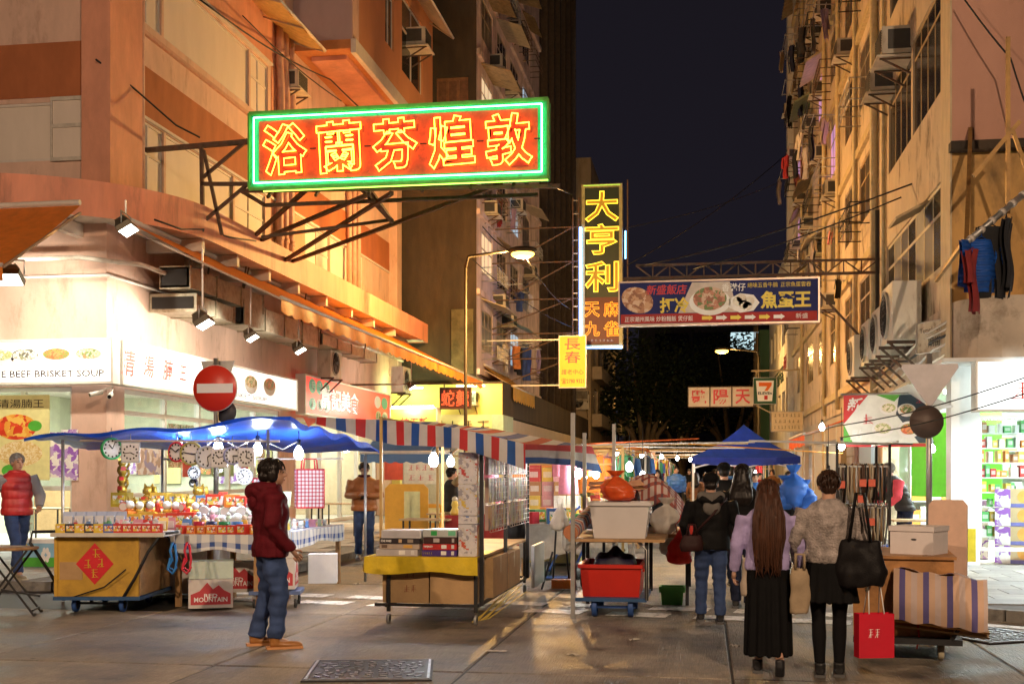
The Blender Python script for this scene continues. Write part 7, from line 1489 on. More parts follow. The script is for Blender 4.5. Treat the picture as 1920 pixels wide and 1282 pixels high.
m=MB();m.lathe([(.001,.04),(SR_,.04),(SR_+.008,.03),(SR_,.02),(.001,.02)],(0,0,zc),40,0,M);m.build('disc',mat('sign_red',(.66,.035,.015),.35,var=.05),o);m=MB();m.b2((-.285,-.046,zc-.07),(.285,-.041,zc+.07));m.build('white_bar',W_,o);m=MB();m.lathe([(SR_,.042),(SR_+.012,.03),(SR_,.018)],(0,0,zc),40,0,M);m.build('rim',W_,o)
m=MB();m.prism([(-.27,.06,zc+.42),(.27,.06,zc+.42),(.2,.06,zc+.2),(-.2,.06,zc+.2)],(0,.01,0));m.build('back_plate',GALV,o);m=MB();m.lathe([(.001,.0),(.17,.0),(.17,-.01),(.001,-.01)],(.12,.08,zc-.35),20,0,M);m.build('lower_disc',mat('sign_back_dark',(.06,.065,.08),.5),o)
for z in(zc-.15,zc+.15):m=MB();m.b2((-.06,-.02,z-.02),(.06,.05,z+.02));m.build('clamp',GALV,o)
p=P(1742,885,16.0);o=sign_post('give_way_sign','grey back of a triangular road sign above a round one',(p.x,16.0,.12),3.0);z0,z1=P(1742,745,16).z-.12,P(1742,683,16).z-.12;m=MB();m.prism([(-.34,-.06,z1),(.34,-.06,z1),(.35,-.06,z1-.05),(.03,-.06,z0-.1),(-.03,-.06,z0-.1),(-.35,-.06,z1-.05)],(0,.012,0));m.build('triangle_back',mat('sign_back',(.42,.4,.42),.45,.3,var=.1),o);m=MB();m.lathe([(.001,.06),(.21,.06),(.21,.05),(.001,.05)],(-.04,0,P(1740,791,16).z-.12),28,0,M);m.build('round_back',mat('sign_back_brown',(.1,.07,.06),.5,.2),o)
for z in(z1-.1,P(1740,791,16).z-.12):m=MB();m.b2((-.06,-.055,z-.02),(.06,.05,z+.02));m.build('clamp',GALV,o)
CY=mat('carton_lime',(.58,.62,.36),.6,var=.08);CBL=mat('carton_violet',(.16,.16,.45),.5)
for k,(px,py,lab)in enumerate(((1812,1028,'pale green carton with violet base on the shop pavement, bottom one'),(1812,980,'pale green carton on top beside the display window'),(1778,975,'pale carton leaning behind the brown cart board'))):
 p=G(px,1035,.13)if k<2 else G(px,1025,.13);o=board_box('product_carton',lab,'carton',(p.x,p.y+.2,.13+(0,.38,.3)[k]),(.5,.4,.37),R(-8),CY if k<2 else CARD,'cartons before the medicine shop',bits=(('~','f',-.1,.65,(.12,.12),CBL),('~~~~','f',0,.42,(.4,.08),CBL)));m=MB();m.b2((-.252,-.203,.0),(.252,-.2,.08));m.build('base_print',CBL,o)
MILK=mat('carton_kraft',(.5,.38,.22),.6,var=.08)
for k in range(4):
 p=G(1898,1058,.13);o=board_box('milk_carton',['lowest','second','third','topmost'][k]+' big printed carton in the stack at the photograph\'s edge','carton',(p.x+.12,p.y+.3,.14+.3*k),(.62,.5,.295),R(-12),MILK,'stack of big printed cartons');m=MB();m.b2((-.312,-.253,.0),(-.08,-.25,.29));m.build('purple_print',PURP,o);disc(o,'logo_print',(.12,-.254,.17),.1,.1,mat('print_orange',(.7,.35,.08),.5));m=MB();m.b2((-.08,-.2532,.0),(.312,-.25,.06));m.build('violet_strip',CBL,o);disc(o,'leaf_print',(.24,-.257,.08),.05,.035,mat('print_leaf',(.08,.4,.04),.5))
for k in range(2):p=G(1880,1050,.13);o=board_box('milk_carton',['narrow purple printed stack beside the big cartons, lower','narrow purple printed stack beside the big cartons, upper'][k],'carton',(p.x-.25,p.y+.35,.14+.5*k),(.2,.4,.49),R(-12),PURP,'stack of big printed cartons')
o=thing('folding_table','small folding table with crossed legs before the green adverts','table',(3.45,20.2,.13));m=MB();m.b2((-.45,-.3,.68),(.45,.3,.71));m.build('top',mat('table_top',(.5,.36,.2),.4),o)
for s in(-1,1):
 for y in(-.24,.24):m=MB();m.bar((s*.35,y,0),(-s*.3,y,.68),.022);m.build('leg',IRON,o)
for k,(x,y)in enumerate(((2.95,19.8),(3.3,19.55),(3.75,19.7))):o=tub('plastic_stool','blue plastic stool before the folding table, %s from the street'%ORD[k],(x,y,.13),(.34,.34),(.26,.26),.3,paint((.03,.12,.5),.4),cat='stool');m=MB();m.b2((-.13,-.13,.3),(.13,.13,.315));m.build('seat',paint((.03,.12,.5),.4),o)
m=MB();m.b2((-.3,-.02,0),(.3,.02,.5));o=m.build('yellow_panel',paint((.75,.65,.05),.4));o.location=(3.75,19.0,.25);tag(o,'bright yellow panel beside the sign pole','panel')
# == people
TMP=bpy.data.scenes.new('remesh_scratch')
def skin_over(mb,voxel,mats,name,parent,smooth=4,disp=None):
 """one continuous surface grown over overlapping limbs and rings, then shaped by disp(co) along the normals"""
 me=mb.mesh(name,mats[0]if isinstance(mats,list)else mats);o=bpy.data.objects.new(name,me);TMP.collection.objects.link(o)
 r_=o.modifiers.new('r','REMESH');r_.mode='VOXEL';r_.voxel_size=voxel;r_.use_smooth_shade=True
 if smooth:s_=o.modifiers.new('s','SMOOTH');s_.factor=.5;s_.iterations=smooth
 vl=TMP.view_layers[0];vl.update();ev=o.evaluated_get(vl.depsgraph);nm=bpy.data.meshes.new_from_object(ev);bpy.data.objects.remove(o);bpy.data.meshes.remove(me)
 if disp:
  nr=[v.normal.copy()for v in nm.vertices]
  for v,n_ in zip(nm.vertices,nr):v.co+=n_*disp(v.co)
 nm.materials.clear()
 for m_ in(mats if isinstance(mats,list)else[mats]):nm.materials.append(m_)
 nm.polygons.foreach_set('use_smooth',[True]*len(nm.polygons));nm.name=name
 return link(name,nm,parent)
def rings(m,rs,n=18):
 vs=[(c[0]+rx*math.cos(2*math.pi*k/n),c[1]+ry*math.sin(2*math.pi*k/n),c[2])for c,rx,ry in rs for k in range(n)]
 fs=[(i*n+k,i*n+(k+1)%n,(i+1)*n+(k+1)%n,(i+1)*n+k)for i in range(len(rs)-1)for k in range(n)]
 fs+=[tuple(reversed(range(n))),tuple(range((len(rs)-1)*n,len(rs)*n))];return m.add(vs,fs)
def folds(a=.006,fx=5,fz=14,seed=0):return lambda c:a*noise.noise(Vector((c.x*fx+seed,c.y*fx,c.z*fz)))+a*.6*noise.noise(Vector((c.x*17,c.y*17+seed,c.z*9)))
def puffs(a=.012,f=52):return lambda c:a*(abs(math.sin(c.z*f*.5))**.6-.5)+.003*noise.noise(c*14)
SKIN=mat('skin',(.5,.29,.2),.5,var=.06,scale=8,sub=.1);HAIRB=mat('hair_black',(.012,.009,.008),.38,var=.4,scale=40);HAIRN=mat('hair_brown',(.045,.016,.007),.55,var=.5,scale=34,streak=.9)
DENIM=mat('denim',(.03,.06,.16),.85,var=.3,scale=6,bump=.25,bscale=260);INKY=mat('eye_dark',(.02,.015,.012),.3,var=0);LIP=mat('lips',(.4,.13,.11),.5,var=0)
def clothm(n,c,b=.25,bs=220,r=.85,v=.18):
 c=tuple(x*.45 for x in c)if max(c)<.03 else c;m=mat('wear_'+n,c,r,var=v,scale=7,bump=b,bscale=bs);m.node_tree.nodes['Principled BSDF'].inputs['Specular IOR Level'].default_value=.12;return m
def person(label,loc,rz,h=1.7,feet=((-.1,0),(.1,0)),lift=(0,0),arms=None,top=None,bottom=('trousers',DENIM),hair=('short',HAIRB),shoes=(.03,.03,.03),head=(0,0),vox=.011,hem=.86,wide=1.0,hood=None,puff=False,collar=None,sleeve=None,cap=None,lean=0.0,fold=.007,group=None,extra=None,stout=1.04):
 """faces -y; arms = ((elbow, wrist) of the -x side, of the +x side)"""
 o=thing('person',label,'person',loc,rz,group);s=h/1.7;o.scale=(s*stout,s*stout,s);far=vox>.018
 arms=arms or(((-.25,.03,1.13),(-.26,-.04,.88)),((.25,.03,1.13),(.26,-.04,.88)))
 ln=lambda z:-lean*max(0,z-.9)
 hy,hp=head;hc=Vector((0,ln(1.58)-.02-.05*hp,1.585));HM=Matrix.Translation(hc)@Matrix.Rotation(hy,4,'Z')@Matrix.Rotation(hp*.6,4,'X')
 sh=[(-.18*wide,ln(1.4),1.39),(.18*wide,ln(1.4),1.39)];hips=[(-.09,0,.9),(.09,0,.9)]
 ank=[Vector((f[0],f[1],.09+l))for f,l in zip(feet,lift)];kn=[Vector(((a.x+b[0])/2,min((a.y+b[1])/2,9)-.04-.5*l,.49+.15*l))for a,b,l in zip(ank,hips,lift)]
 b=MB()
 b.ball((0,0,0),(.073,.093,.105),16,0,None)if 0 else None
 hd=MB();hd.ball((0,.008,.03),(.074,.09,.085),16);hd.ball((0,-.022,-.045),(.055,.062,.07),14);hd.ball((0,-.045,-.085),(.03,.03,.026),10);hd.tube([(0,-.075,.012),(0,-.098,-.025),(0,-.092,-.036)],[.009,.015,.011],8)
 for q in(-1,1):hd.ball((q*.075,.01,-.01),(.012,.02,.032),8)
 for v in hd.v:b.v.append(HM@v)
 for f in hd.f:b.f.append(f);b.mi.append(0);b.uv.append(None);b.sm.append(True)
 b.tube([(0,ln(1.36)+.01,1.36),(0,ln(1.46),1.46),tuple(hc+Vector((0,.02,-.03)))],[.062,.054,.055],12);rings(b,[((0,ln(z),z),rx,ry)for z,rx,ry in((.88,.13,.09),(1.1,.12,.08),(1.3,.15,.09),(1.42,.12,.06))])
 for k in(0,1):
  b.tube([sh[k],arms[k][0],arms[k][1]],[.042,.036,.027],10);b.tube([hips[k],kn[k],ank[k]],[.075,.05,.036],10);b.tube([ank[k],ank[k]+Vector((0,-.1,-.05))],[.036,.03],8)
 bo=skin_over(b,vox if far else .009,[SKIN,INKY,LIP],'body',o,2)
# hands (palm, four fingers, thumb), eyes, brows and mouth join the body's mesh
 e=MB()
 for k in(0,1):
  w_=Vector(arms[k][1]);d=(w_-Vector(arms[k][0])).normalized();sd=-1 if k==0 else 1;ac=Vector((0,1,0))-d*d.y;ac=(ac.normalized()if ac.length>.2 else Vector((1,0,0)));nn=d.cross(ac)*sd;c=w_+d*.05
  e.ball(c,(.03,.03,.03),8)if far else e.tube([w_-d*.01,w_+d*.03,w_+d*.075],[.026,.036,.032],8,flat=.55)
  if not far:
   for q in range(4):
    a_=w_+d*.07+ac*(.027-.018*q);L=(.06,.07,.065,.05)[q];cu=nn*-.025;e.tube([a_,a_+d*L*.5+cu*.3,a_+d*L*.85+cu,a_+d*L*.9+cu*1.9],[.0095,.0092,.0085,.006],6)
   a_=w_+d*.02-ac*.03;e.tube([a_+ac*.012,a_-ac*.018+d*.025+nn*-.008,a_-ac*.02+d*.055+nn*-.02],[.012,.0105,.008],6)
 n0=len(e.f)
 for q in(-1,1):e.ball(HM@Vector((q*.03,-.079,.008)),(.012,.006,.006),6,1);e.tube([HM@Vector((q*.016,-.083,.03)),HM@Vector((q*.045,-.074,.03))],.005,5,1)
 e.ball(HM@Vector((0,-.083,-.062)),(.02,.007,.006),8,2)
 em=e.mesh('extra',SKIN);bm_=bmesh.new();bm_.from_mesh(bo.data);bm_.from_mesh(em);bm_.to_mesh(bo.data);bm_.free();bpy.data.meshes.remove(em)
# lower clothes
 kind,bm2=bottom;m=MB()
 if kind=='trousers':
  rings(m,[((0,0,1.03),.155*wide,.115),((0,.005,.93),.172,.13),((0,0,.84),.165,.12)])
  for k in(0,1):m.tube([(hips[k][0],0,.88),kn[k].lerp(Vector(hips[k]),.45),kn[k],kn[k].lerp(ank[k],.5),ank[k]+Vector((0,.005,.0))],[.092,.088,.07,.066,.064],14)
  skin_over(m,vox,bm2,'trousers',o,3,folds(fold*1.4,6,16,3))
 else:
  z1={'long_skirt':.17,'short_skirt':.62}[kind];fl=.2 if kind=='long_skirt' else .235
  rings(m,[((0,0,1.06),.14,.105),((0,.005,.93),.18,.135),((0,0,(.93+z1)/2),.19 if kind[0]=='l' else .21,.15),((0,0,z1),fl,.17)],28)
  skin_over(m,vox,bm2,'skirt',o,2,lambda c:.011*math.sin(math.atan2(c.y,c.x)*13)*min(1,(1.0-c.z)*2.2))
  if kind=='short_skirt':
   m=MB()
   for k in(0,1):m.tube([(hips[k][0],0,.8),kn[k],kn[k].lerp(ank[k],.4),ank[k]],[.085,.056,.058,.04],12)
   skin_over(m,vox,clothm('tights',(.012,.012,.013),.05),'tights',o,2)
# shoes
 for k in(0,1):
  m=MB();p=ank[k];up=lift[k]>.04;t=Vector((0,-.8,.6))if not up else Vector((0,-.25,-.97));a_=p+Vector((0,.045,-.045));
  if up:m.tube([p+Vector((0,.03,.0)),p+Vector((0,.035,-.06)),p+Vector((0,0,-.13)),p+Vector((0,-.03,-.17))],[.04,.042,.043,.03],10)
  else:m.tube([a_,p+Vector((0,0,-.045)),p+Vector((0,-.1,-.055)),p+Vector((0,-.17,-.062)),p+Vector((0,-.2,-.066))],[.035,.043,.044,.04,.022],10,flat=.85);m.tube([p+Vector((0,.01,.03)),p+Vector((0,.0,-.05))],[.047,.045],10)
  sc_=skin_over(m,max(.009,vox*.8),paint(shoes,.4),'shoe',o,2)
  if not up and not far:mm=MB();mm.b2((p.x-.043,p.y-.2,0),(p.x+.043,p.y+.07,.022));mm.build('sole',paint(tuple(min(.7,x*1.5+.05)for x in shoes),.6),sc_)
# upper clothes with sleeves
 m=MB();tm=top or clothm('black',(.015,.015,.016));pf=.018 if puff else 0
 rings(m,[((0,ln(z)+dy,z),(rx+pf)*wide,ry+pf)for z,rx,ry,dy in((hem,.185,.135,0),(hem+.06,.19,.14,0),(1.06,.175,.128,0),(1.26,.196,.138,.005),(1.37,.19,.12,.01),(1.43,.14,.095,.01),(1.48,.078,.072,.0))])
 am=MB()if sleeve else m
 for k in(0,1):E,W=Vector(arms[k][0]),Vector(arms[k][1]);S=Vector(sh[k]);am.tube([S+Vector((0,0,.0)),S.lerp(E,.5),E,E.lerp(W,.5),W],[.078+pf,.066+pf,.06+pf*.8,.052+pf*.8,.044+pf*.4],14)
 if hood:m.tube([(-.13,ln(1.4)+.04,1.43),(-.09,ln(1.4)+.11,1.42),(0,ln(1.4)+.13,1.4),(.09,ln(1.4)+.11,1.42),(.13,ln(1.4)+.04,1.43)],[.04,.055,.065,.055,.04],12)
 df=puffs()if puff else folds(fold,6,15,h*9)
 if sleeve:skin_over(am,vox,sleeve,'sleeves',o,3,folds(fold,8,13,1))
 skin_over(m,vox,tm,'jacket' if hem<.9 else 'top',o,3,df)
 if hood and hood is not True:m=MB();m.tube([(-.12,ln(1.4)-.03,1.46),(-.1,ln(1.4)+.08,1.45),(0,ln(1.4)+.13,1.42),(.1,ln(1.4)+.08,1.45),(.12,ln(1.4)-.03,1.46)],[.035,.06,.075,.06,.035],12);m.ball((0,ln(1.35)+.13,1.33),(.1,.05,.1),12);skin_over(m,vox,hood,'hood',o,3,folds(.006,8,8,2))
 if collar:m=MB();m.tube([Vector((.085*math.cos(a),ln(1.47)+.085*math.sin(a),1.475))for a in[6.2832*k/14 for k in range(14)]],.03,8,closed=True);skin_over(m,vox,collar,'collar',o,2)
# hair
 st,hm=hair;m=MB();hm.node_tree.nodes['Principled BSDF'].inputs['Specular IOR Level'].default_value=.25
 if st=='short':m.ball((0,.018,.04),(.084,.093,.088),16);m.ball((0,.05,-.015),(.072,.06,.06),12);m.ball((-.03,-.03,.085),(.05,.055,.035),10)
 elif st=='bob':m.ball((0,.02,.04),(.09,.1,.092),16);m.ball((0,.05,-.03),(.086,.07,.07),12);m.ball((-.065,.0,-.02),(.03,.05,.07),10);m.ball((.065,.0,-.02),(.03,.05,.07),10)
 else:
  m.ball((0,.02,.04),(.088,.1,.09),16);L=.52 if st=='long' else .2
  rings(m,[((.01,.1,-.2-L),.03,.02),((.01,.15,-.2-L*.7),.11,.04),((0,.155,-.2-L*.35),.135,.05),((0,.135,-.2),.13,.06),((0,.075,-.08),.105,.07),((0,.03,.05),.085,.085)])
  for q in(-1,1):m.tube([(q*.06,.0,.05),(q*.082,.0,-.05),(q*.088,.03,-.18),(q*.08,.08,-.2-L*.4),(q*.06,.1,-.2-L*.8)],[.03,.032,.036,.036,.015],10)
 for i,v in enumerate(m.v):m.v[i]=HM@v
 ho=skin_over(m,max(.007,vox*.7),hm,'hair',o,1,(lambda c:.005*noise.noise(Vector((c.x*60,c.y*60,c.z*10))))if st!='long' else(lambda c:.014*noise.noise(Vector((c.x*55,c.y*25,c.z*5)))))
 if not far and not cap:
  e=MB();rs=random.Random(int(h*100));nl=240 if st=='long' else 170
  for q in range(nl):
   if st=='long' and q%2:
    a=rs.uniform(-1,1);z1=-.2-.52*rs.uniform(.55,1.03);o_=rs.uniform(.0,.012);pts=[(a*.06,.09,.08),(a*.1,.14-.04*abs(a),-.06),(a*.132,.192-.05*abs(a)+o_,-.2),(a*.137,.206-.05*abs(a)+o_,-.38),(a*.11+rs.uniform(-.02,.02),.19+o_-.04*abs(a),z1*.92),(a*.1+rs.uniform(-.025,.025),.18,z1)]
   else:
    th,ph=rs.uniform(0,6.28),rs.uniform(.0,1.75);d=Vector((math.cos(th)*math.sin(ph),math.sin(th)*math.sin(ph),math.cos(ph)))
    if d.y<-.25 and d.z<.55:continue
    t=Vector((d.x*.6,d.y*.6+.1,-.75))-d*d.dot(Vector((d.x*.6,d.y*.6+.1,-.75)));c=Vector((0,.02,.04));sz=Vector((.088,.098,.091));f_=lambda v,k=1.0:(c.x+v.x*sz.x*k,c.y+v.y*sz.y*k,c.z+v.z*sz.z*k);pts=[f_(d,.98),f_((d+t*.3).normalized(),1.03),f_((d+t*.75).normalized(),1.045),f_((d+t*1.15).normalized(),1.06+rs.uniform(0,.07))]
   e.tube([HM@Vector(p_)for p_ in pts],[.006]+[.0065]*(len(pts)-2)+[.0012],5)
  em=e.mesh('extra',hm);bm_=bmesh.new();bm_.from_mesh(ho.data);bm_.from_mesh(em);bm_.to_mesh(ho.data);bm_.free();bpy.data.meshes.remove(em)
 if cap:
  m=MB();m.ball((0,.015,.06),(.093,.104,.082),16);m.tube([(-.07,-.07,.045),(0,-.16,.035),(.07,-.07,.045)],[.02,.03,.02],10,flat=.3)
  for i,v in enumerate(m.v):m.v[i]=HM@v
  skin_over(m,.009,cap,'cap',o,1)
 if extra:extra(o,HM)
 return o
# the man in the dark red hooded jacket
p=G(508,1212);MAR=clothm('maroon',(.1,.008,.014),.3,150,.7)
person('man in a dark red hooded jacket and jeans standing with his back half turned',p,R(118),1.71,((-.12,-.02),(.12,.1)),(0,0),(((-.27,.03,1.12),(-.24,-.12,.9)),((.28,.06,1.12),(.25,-.06,.9))),MAR,hair=('bob',HAIRB),shoes=(.35,.15,.04),head=(R(-18),0),hood=MAR,wide=1.2,hem=.83,vox=.010,stout=1.2,fold=.014)
def extra_phone(o,HM):m=MB();m.box((0,-.33,1.17),(.07,.014,.14),M=Matrix.Rotation(R(-50),4,'X'));ob=m.build('phone',INKY);ob.parent=None;ob.matrix_world=Matrix.Translation(o.location)@Matrix.Rotation(o.rotation_euler.z,4,'Z');tag(ob,'dark phone held by the man in the orange-brown padded jacket','phone')
p=G(683,1048);person('man in an orange-brown padded jacket looking down at his phone',p,R(12),1.76,((-.1,.02),(.11,-.05)),(0,0),(((-.27,-.04,1.13),(-.06,-.26,1.14)),((.27,-.04,1.13),(.07,-.26,1.14))),mat('puffer_tan',(.36,.13,.035),.45,var=.2,scale=6),head=(0,.55),puff=True,collar=clothm('wine',(.06,.01,.015)),vox=.012,shoes=(.3,.3,.32),extra=extra_phone,wide=1.08)
p=G(32,1082,.13);person('walker in a red padded vest with plaid sleeves at the photograph\'s edge',p,R(55),1.72,((-.1,-.28),(.1,.3)),(0,.05),(((-.29,.12,1.14),(-.28,.05,.92)),((.27,-.1,1.13),(.2,-.22,.98))),mat('puffer_red',(.5,.03,.03),.45,var=.2),sleeve=checks('plaid_grey',[(.2,.2,.22),(.06,.06,.07),(.3,.3,.32)],.05),puff=True,hair=('short',clothm('cap_grey',(.25,.25,.26))),shoes=(.3,.27,.2),vox=.012)
BLK=clothm('black',(.015,.015,.016),.2,180,.6);GREY=clothm('grey_marl',(.14,.13,.12))
p=G(1333,1168);person('man in a black cap, dark jacket with grey hood and jeans walking away',p,R(183),1.58,((-.1,.0),(.1,-.2)),(0,0),(((-.29,-.02,1.12),(-.26,-.16,.96)),((.29,-.02,1.12),(.26,-.16,.96))),BLK,hood=GREY,cap=clothm('cap_black',(.012,.012,.013)),vox=.011,wide=1.12,hem=.84,shoes=(.02,.02,.022))
p=G(1440,1262);person('woman with long brown hair in a lilac sweater and long black skirt',p,R(180),1.53,((.085,-.06),(-.09,.13)),(0,.06),(((-.26,.0,1.13),(-.28,-.1,.93)),((.26,.0,1.13),(.28,-.08,.9))),clothm('lilac',(.36,.31,.56),.3,120),bottom=('long_skirt',clothm('pleat_black',(.012,.012,.013))),hair=('long',HAIRN),hem=.92,vox=.010,shoes=(.015,.015,.017),fold=.01,wide=1.05)
def knit():
 m=mat('wear_knit',(.27,.235,.22),.95,var=.5,scale=16,streak=.3,bump=.9,bscale=60);return m
p=G(1554,1266);person('woman with short hair in a fuzzy grey-brown knit and short black skirt',p,R(176),1.6,((-.08,.0),(.07,.06)),(0,0),(((-.27,.02,1.14),(-.31,.0,.85)),((.27,.02,1.13),(.25,-.12,.95))),knit(),bottom=('short_skirt',clothm('skirt_black',(.012,.012,.013))),hair=('short',mat('hair_chestnut',(.03,.014,.008),.4,var=.4,scale=40)),hem=.95,vox=.010,shoes=(.012,.012,.012),fold=.014,wide=1.05)
hp_=p
# things they carry
def tote(label,c,rz,w_,h,d,mt,strap,name='tote_bag',soft=.02):
 o=thing(name,label,'bag',c,rz);m=MB();rings(m,[((0,0,0),w_*.44,d*.45),((0,0,h*.3),w_*.5,d*.55),((0,0,h*.8),w_*.42,d*.4),((0,0,h),w_*.36,d*.2)]);skin_over(m,.014,mt,'body',o,3,folds(soft,6,6,4))
 for q in(-1,1):m=MB();m.tube([(-w_*.2,q*d*.2,h*.95),(-.03,q*.03,h+strap),(.03,q*.03,h+strap),(w_*.2,q*d*.2,h*.95)],.012,6);m.build('strap',mt,o)
 return o
tote('black shoulder bag on the back of the woman in the fuzzy knit',(hp_.x+.22,hp_.y-.14,.72),R(-10),.4,.36,.16,clothm('bag_black',(.015,.013,.014),.2,90,.5),.36)
p2=G(1335,1168);tote('dark red-brown crossbody bag at the cap man\'s hip',(p2.x-.21,p2.y-.14,.77),R(10),.26,.18,.09,clothm('bag_brown',(.03,.012,.012),.2,90,.5),.1,'crossbody_bag',.008)
m=MB();m.tube([(p2.x-.21,p2.y-.15,.93),(p2.x,p2.y-.19,1.15),(p2.x+.15,p2.y-.06,1.33)],.014,6);o=m.build('bag_strap',clothm('bag_brown',(.03,.012,.012)));tag(o,'bag strap running across the cap man\'s back','strap')
p3=G(1395,1180);tote('cream cloth bag beside the long-haired woman',(p3.x-.02,9.75,.62),R(0),.2,.3,.08,clothm('canvas',(.36,.3,.24)),.18);tote('cream paper carrier between the two women',(.74,9.62,.5),0,.17,.36,.08,clothm('canvas_b',(.3,.23,.15)),.1)
o=thing('shopping_bag','glossy red paper shopping bag with white scribbled logo','bag',(hp_.x+.33,hp_.y-.1,.17),R(14));m=MB();a_,b_,h_=.14,.055,.34;SB=mat('gloss_red',(.5,.012,.03),.25,var=.06)
m.add([(-a_,-b_,0),(a_,-b_,0),(a_,b_,0),(-a_,b_,0),(-a_,-b_,h_),(a_,-b_,h_),(a_,b_,h_),(-a_,b_,h_),(a_-.012,0,h_),(a_-.012,0,0)],[(0,1,5,4),(2,3,7,6),(3,0,4,7),(1,9,8,5),(9,2,6,8),(3,2,9,1,0)]);m.build('body',SB,o)
letters(o,'~~',(-.02,-b_-.003,.19),(.1,.08),W_,offset=.01)
for q in(-b_,b_):m=MB();m.tube([(-.06,q,h_),(-.045,0,h_+.25),(.045,0,h_+.25),(.06,q,h_)],.005,5);m.build('handle',W_,o)
# others near by
person('person in black with tied hair walking beside the cap man',(G(1392,1142)),R(172),1.68,((-.09,.1),(.09,-.15)),(0,0),(((-.27,.0,1.12),(-.2,-.2,1.05)),((.27,0,1.12),(.24,-.15,.95))),BLK,bottom=('trousers',clothm('navy',(.02,.025,.05))),hair=('pony',HAIRB),vox=.015)
person('person under a broad black hat ahead of the cap man',(.28,17.2,0),R(185),1.72,top=BLK,bottom=('trousers',clothm('navy',(.02,.025,.05))),cap=clothm('cap_black',(.012,.012,.013)),vox=.018,group='passers-by')
person('vendor in a striped shirt and dark vest reaching up beside the toy boxes',(XY(846,22.4),22.4,.0),R(120),1.68,arms=(((-.3,-.1,1.55),(-.22,-.2,1.8)),((.27,0,1.12),(.2,-.15,1.0))),top=clothm('vest_dark',(.03,.03,.028)),sleeve=fabric_stripes('striped_sleeve',[(.3,.24,.12),(.08,.07,.06)],.03,0,trans_sheet=False),bottom=('trousers',clothm('khaki',(.3,.22,.12))),vox=.015)
person('stooping vendor in a black padded vest with red sleeves by the green adverts',(3.35,21.0,.13),R(-70),1.62,top=mat('puffer_black',(.02,.02,.022),.5,var=.2),sleeve=clothm('rose',(.5,.06,.08)),puff=True,lean=.45,bottom=('trousers',clothm('navy',(.02,.025,.05))),vox=.015,hair=('short',clothm('fur_grey',(.2,.18,.16))),arms=(((-.27,-.3,1.1),(-.2,-.45,.95)),((.27,-.3,1.1),(.2,-.45,.95))))
tote('black backpack hanging on the far end of the game stall',(XY(966,15.85),15.95,.66),R(15),.26,.4,.18,clothm('bag_black',(.015,.013,.014)),.1,'backpack',.006)
rc=random.Random(21);cols=[('black',(.015,.015,.016)),('grey',(.16,.16,.16)),('navy',(.02,.03,.08)),('olive',(.12,.11,.04)),('red',(.3,.03,.03)),('beige',(.4,.32,.22)),('blue',(.04,.12,.35)),('brown',(.15,.07,.03))]
person('distant man in a blue padded jacket over a dark top, facing us',(XY(1268,42),42,0),R(5),1.78,top=mat('puffer_blue',(.03,.12,.4),.45,var=.2),puff=True,bottom=('trousers',clothm('black',(.015,.015,.016))),vox=.02,wide=1.15,group='passers-by',feet=((-.12,0),(.13,.02)))
crowd=[(1232,30,'light top'),(1020,24,''),(1305,36,''),(1322,48,''),(1245,50,''),(1292,52,''),(1345,40,''),(1372,33,''),(1390,47,''),(1425,38,''),(1448,43,''),(1478,30,''),(1255,58,''),(1338,57,''),(1085,30,''),(1416,27,''),(1205,60,'')]
for k,(px,Y,_)in enumerate(crowd):
 cn,c=cols[(k*3+1)%8];fa=rc.random()<.45;ph=rc.uniform(-.2,.2)
 person('%s-clad passer-by %s among the far stalls, %s of the crowd'%(cn,'coming towards us' if fa else 'seen from behind',NTH(k+1)),(XY(px,Y),Y,0),R(rc.uniform(-25,25)+(0 if fa else 180)),rc.uniform(1.58,1.76),((-.1,ph),(.1,-ph)),top=clothm(cn,c),bottom=('trousers',clothm(*rc.choice([('black',(.015,.015,.016)),('navy',(.02,.025,.05)),('khaki',(.3,.22,.12))]))),hair=(rc.choice(['short','short','bob','pony']),HAIRB),vox=.024,group='passers-by',hood=rc.random()<.3)
bpy.data.scenes.remove(TMP)
# == the market further down the street
BAM=mat('bamboo',(.5,.33,.12),.6,var=.2);rf=random.Random(33);TENTB=sheet('tent_blue',(.02,.07,.55),.45,.4)
TN=thing('pop_up_tent','blue pop-up tent with pointed roof and white legs','tent',(XY(1395,36),36,0));hw,ez,az=1.5,2.05,3.0
m=MB()
for k in range(4):
 a,b=[(-hw,-hw),(hw,-hw),(hw,hw),(-hw,hw)][k],[(hw,-hw),(hw,hw),(-hw,hw),(-hw,-hw)][k]
 m.grid(lambda u,v:(Vector((*a,ez)).lerp(Vector((*b,ez)),u)).lerp(Vector((0,0,az)),v)-Vector((0,0,.1*math.sin(math.pi*v)+.05*math.sin(math.pi*u)*(1-v))),10,8,thick=.01);m.grid(lambda u,v:Vector((*a,ez)).lerp(Vector((*b,ez)),u)-Vector((0,0,.05*math.sin(math.pi*u)+v*.2)),10,2,thick=.01)
m.build('canopy',TENTB,TN)
for x in(-hw,hw):
 for y in(-hw,hw):m=MB();m.bar((x*.98,y*.98,0),(x*.98,y*.98,ez),.06);m.build('leg',W_,TN)
for y in(-hw,hw):
 for k in range(4):x=-hw+hw*.5*k;m=MB();m.bar((x,y*.98,1.72+.2*(k%2)),(x+hw*.5,y*.98,1.92-.2*(k%2)),.03);m.build('scissor_bar',W_,TN)
bulb(TN,(-.6,0,1.75),110,(1,.9,.75),.9)
for k,(px,py,s)in enumerate(((1472,944,.5),(1490,940,.62),(1508,950,.48))):p=P(px,py,21.5);o=sack('folded_parasol','gathered blue tarp cone behind the women, %s from the tent'%ORD[k],'tarp',(p.x,p.y,max(.1,p.z-.1)),(s*.8,s*.7,s*1.2),sheet('tarp_cobalt',(.03,.14,.55),.25),'gathered blue tarps',k*3)
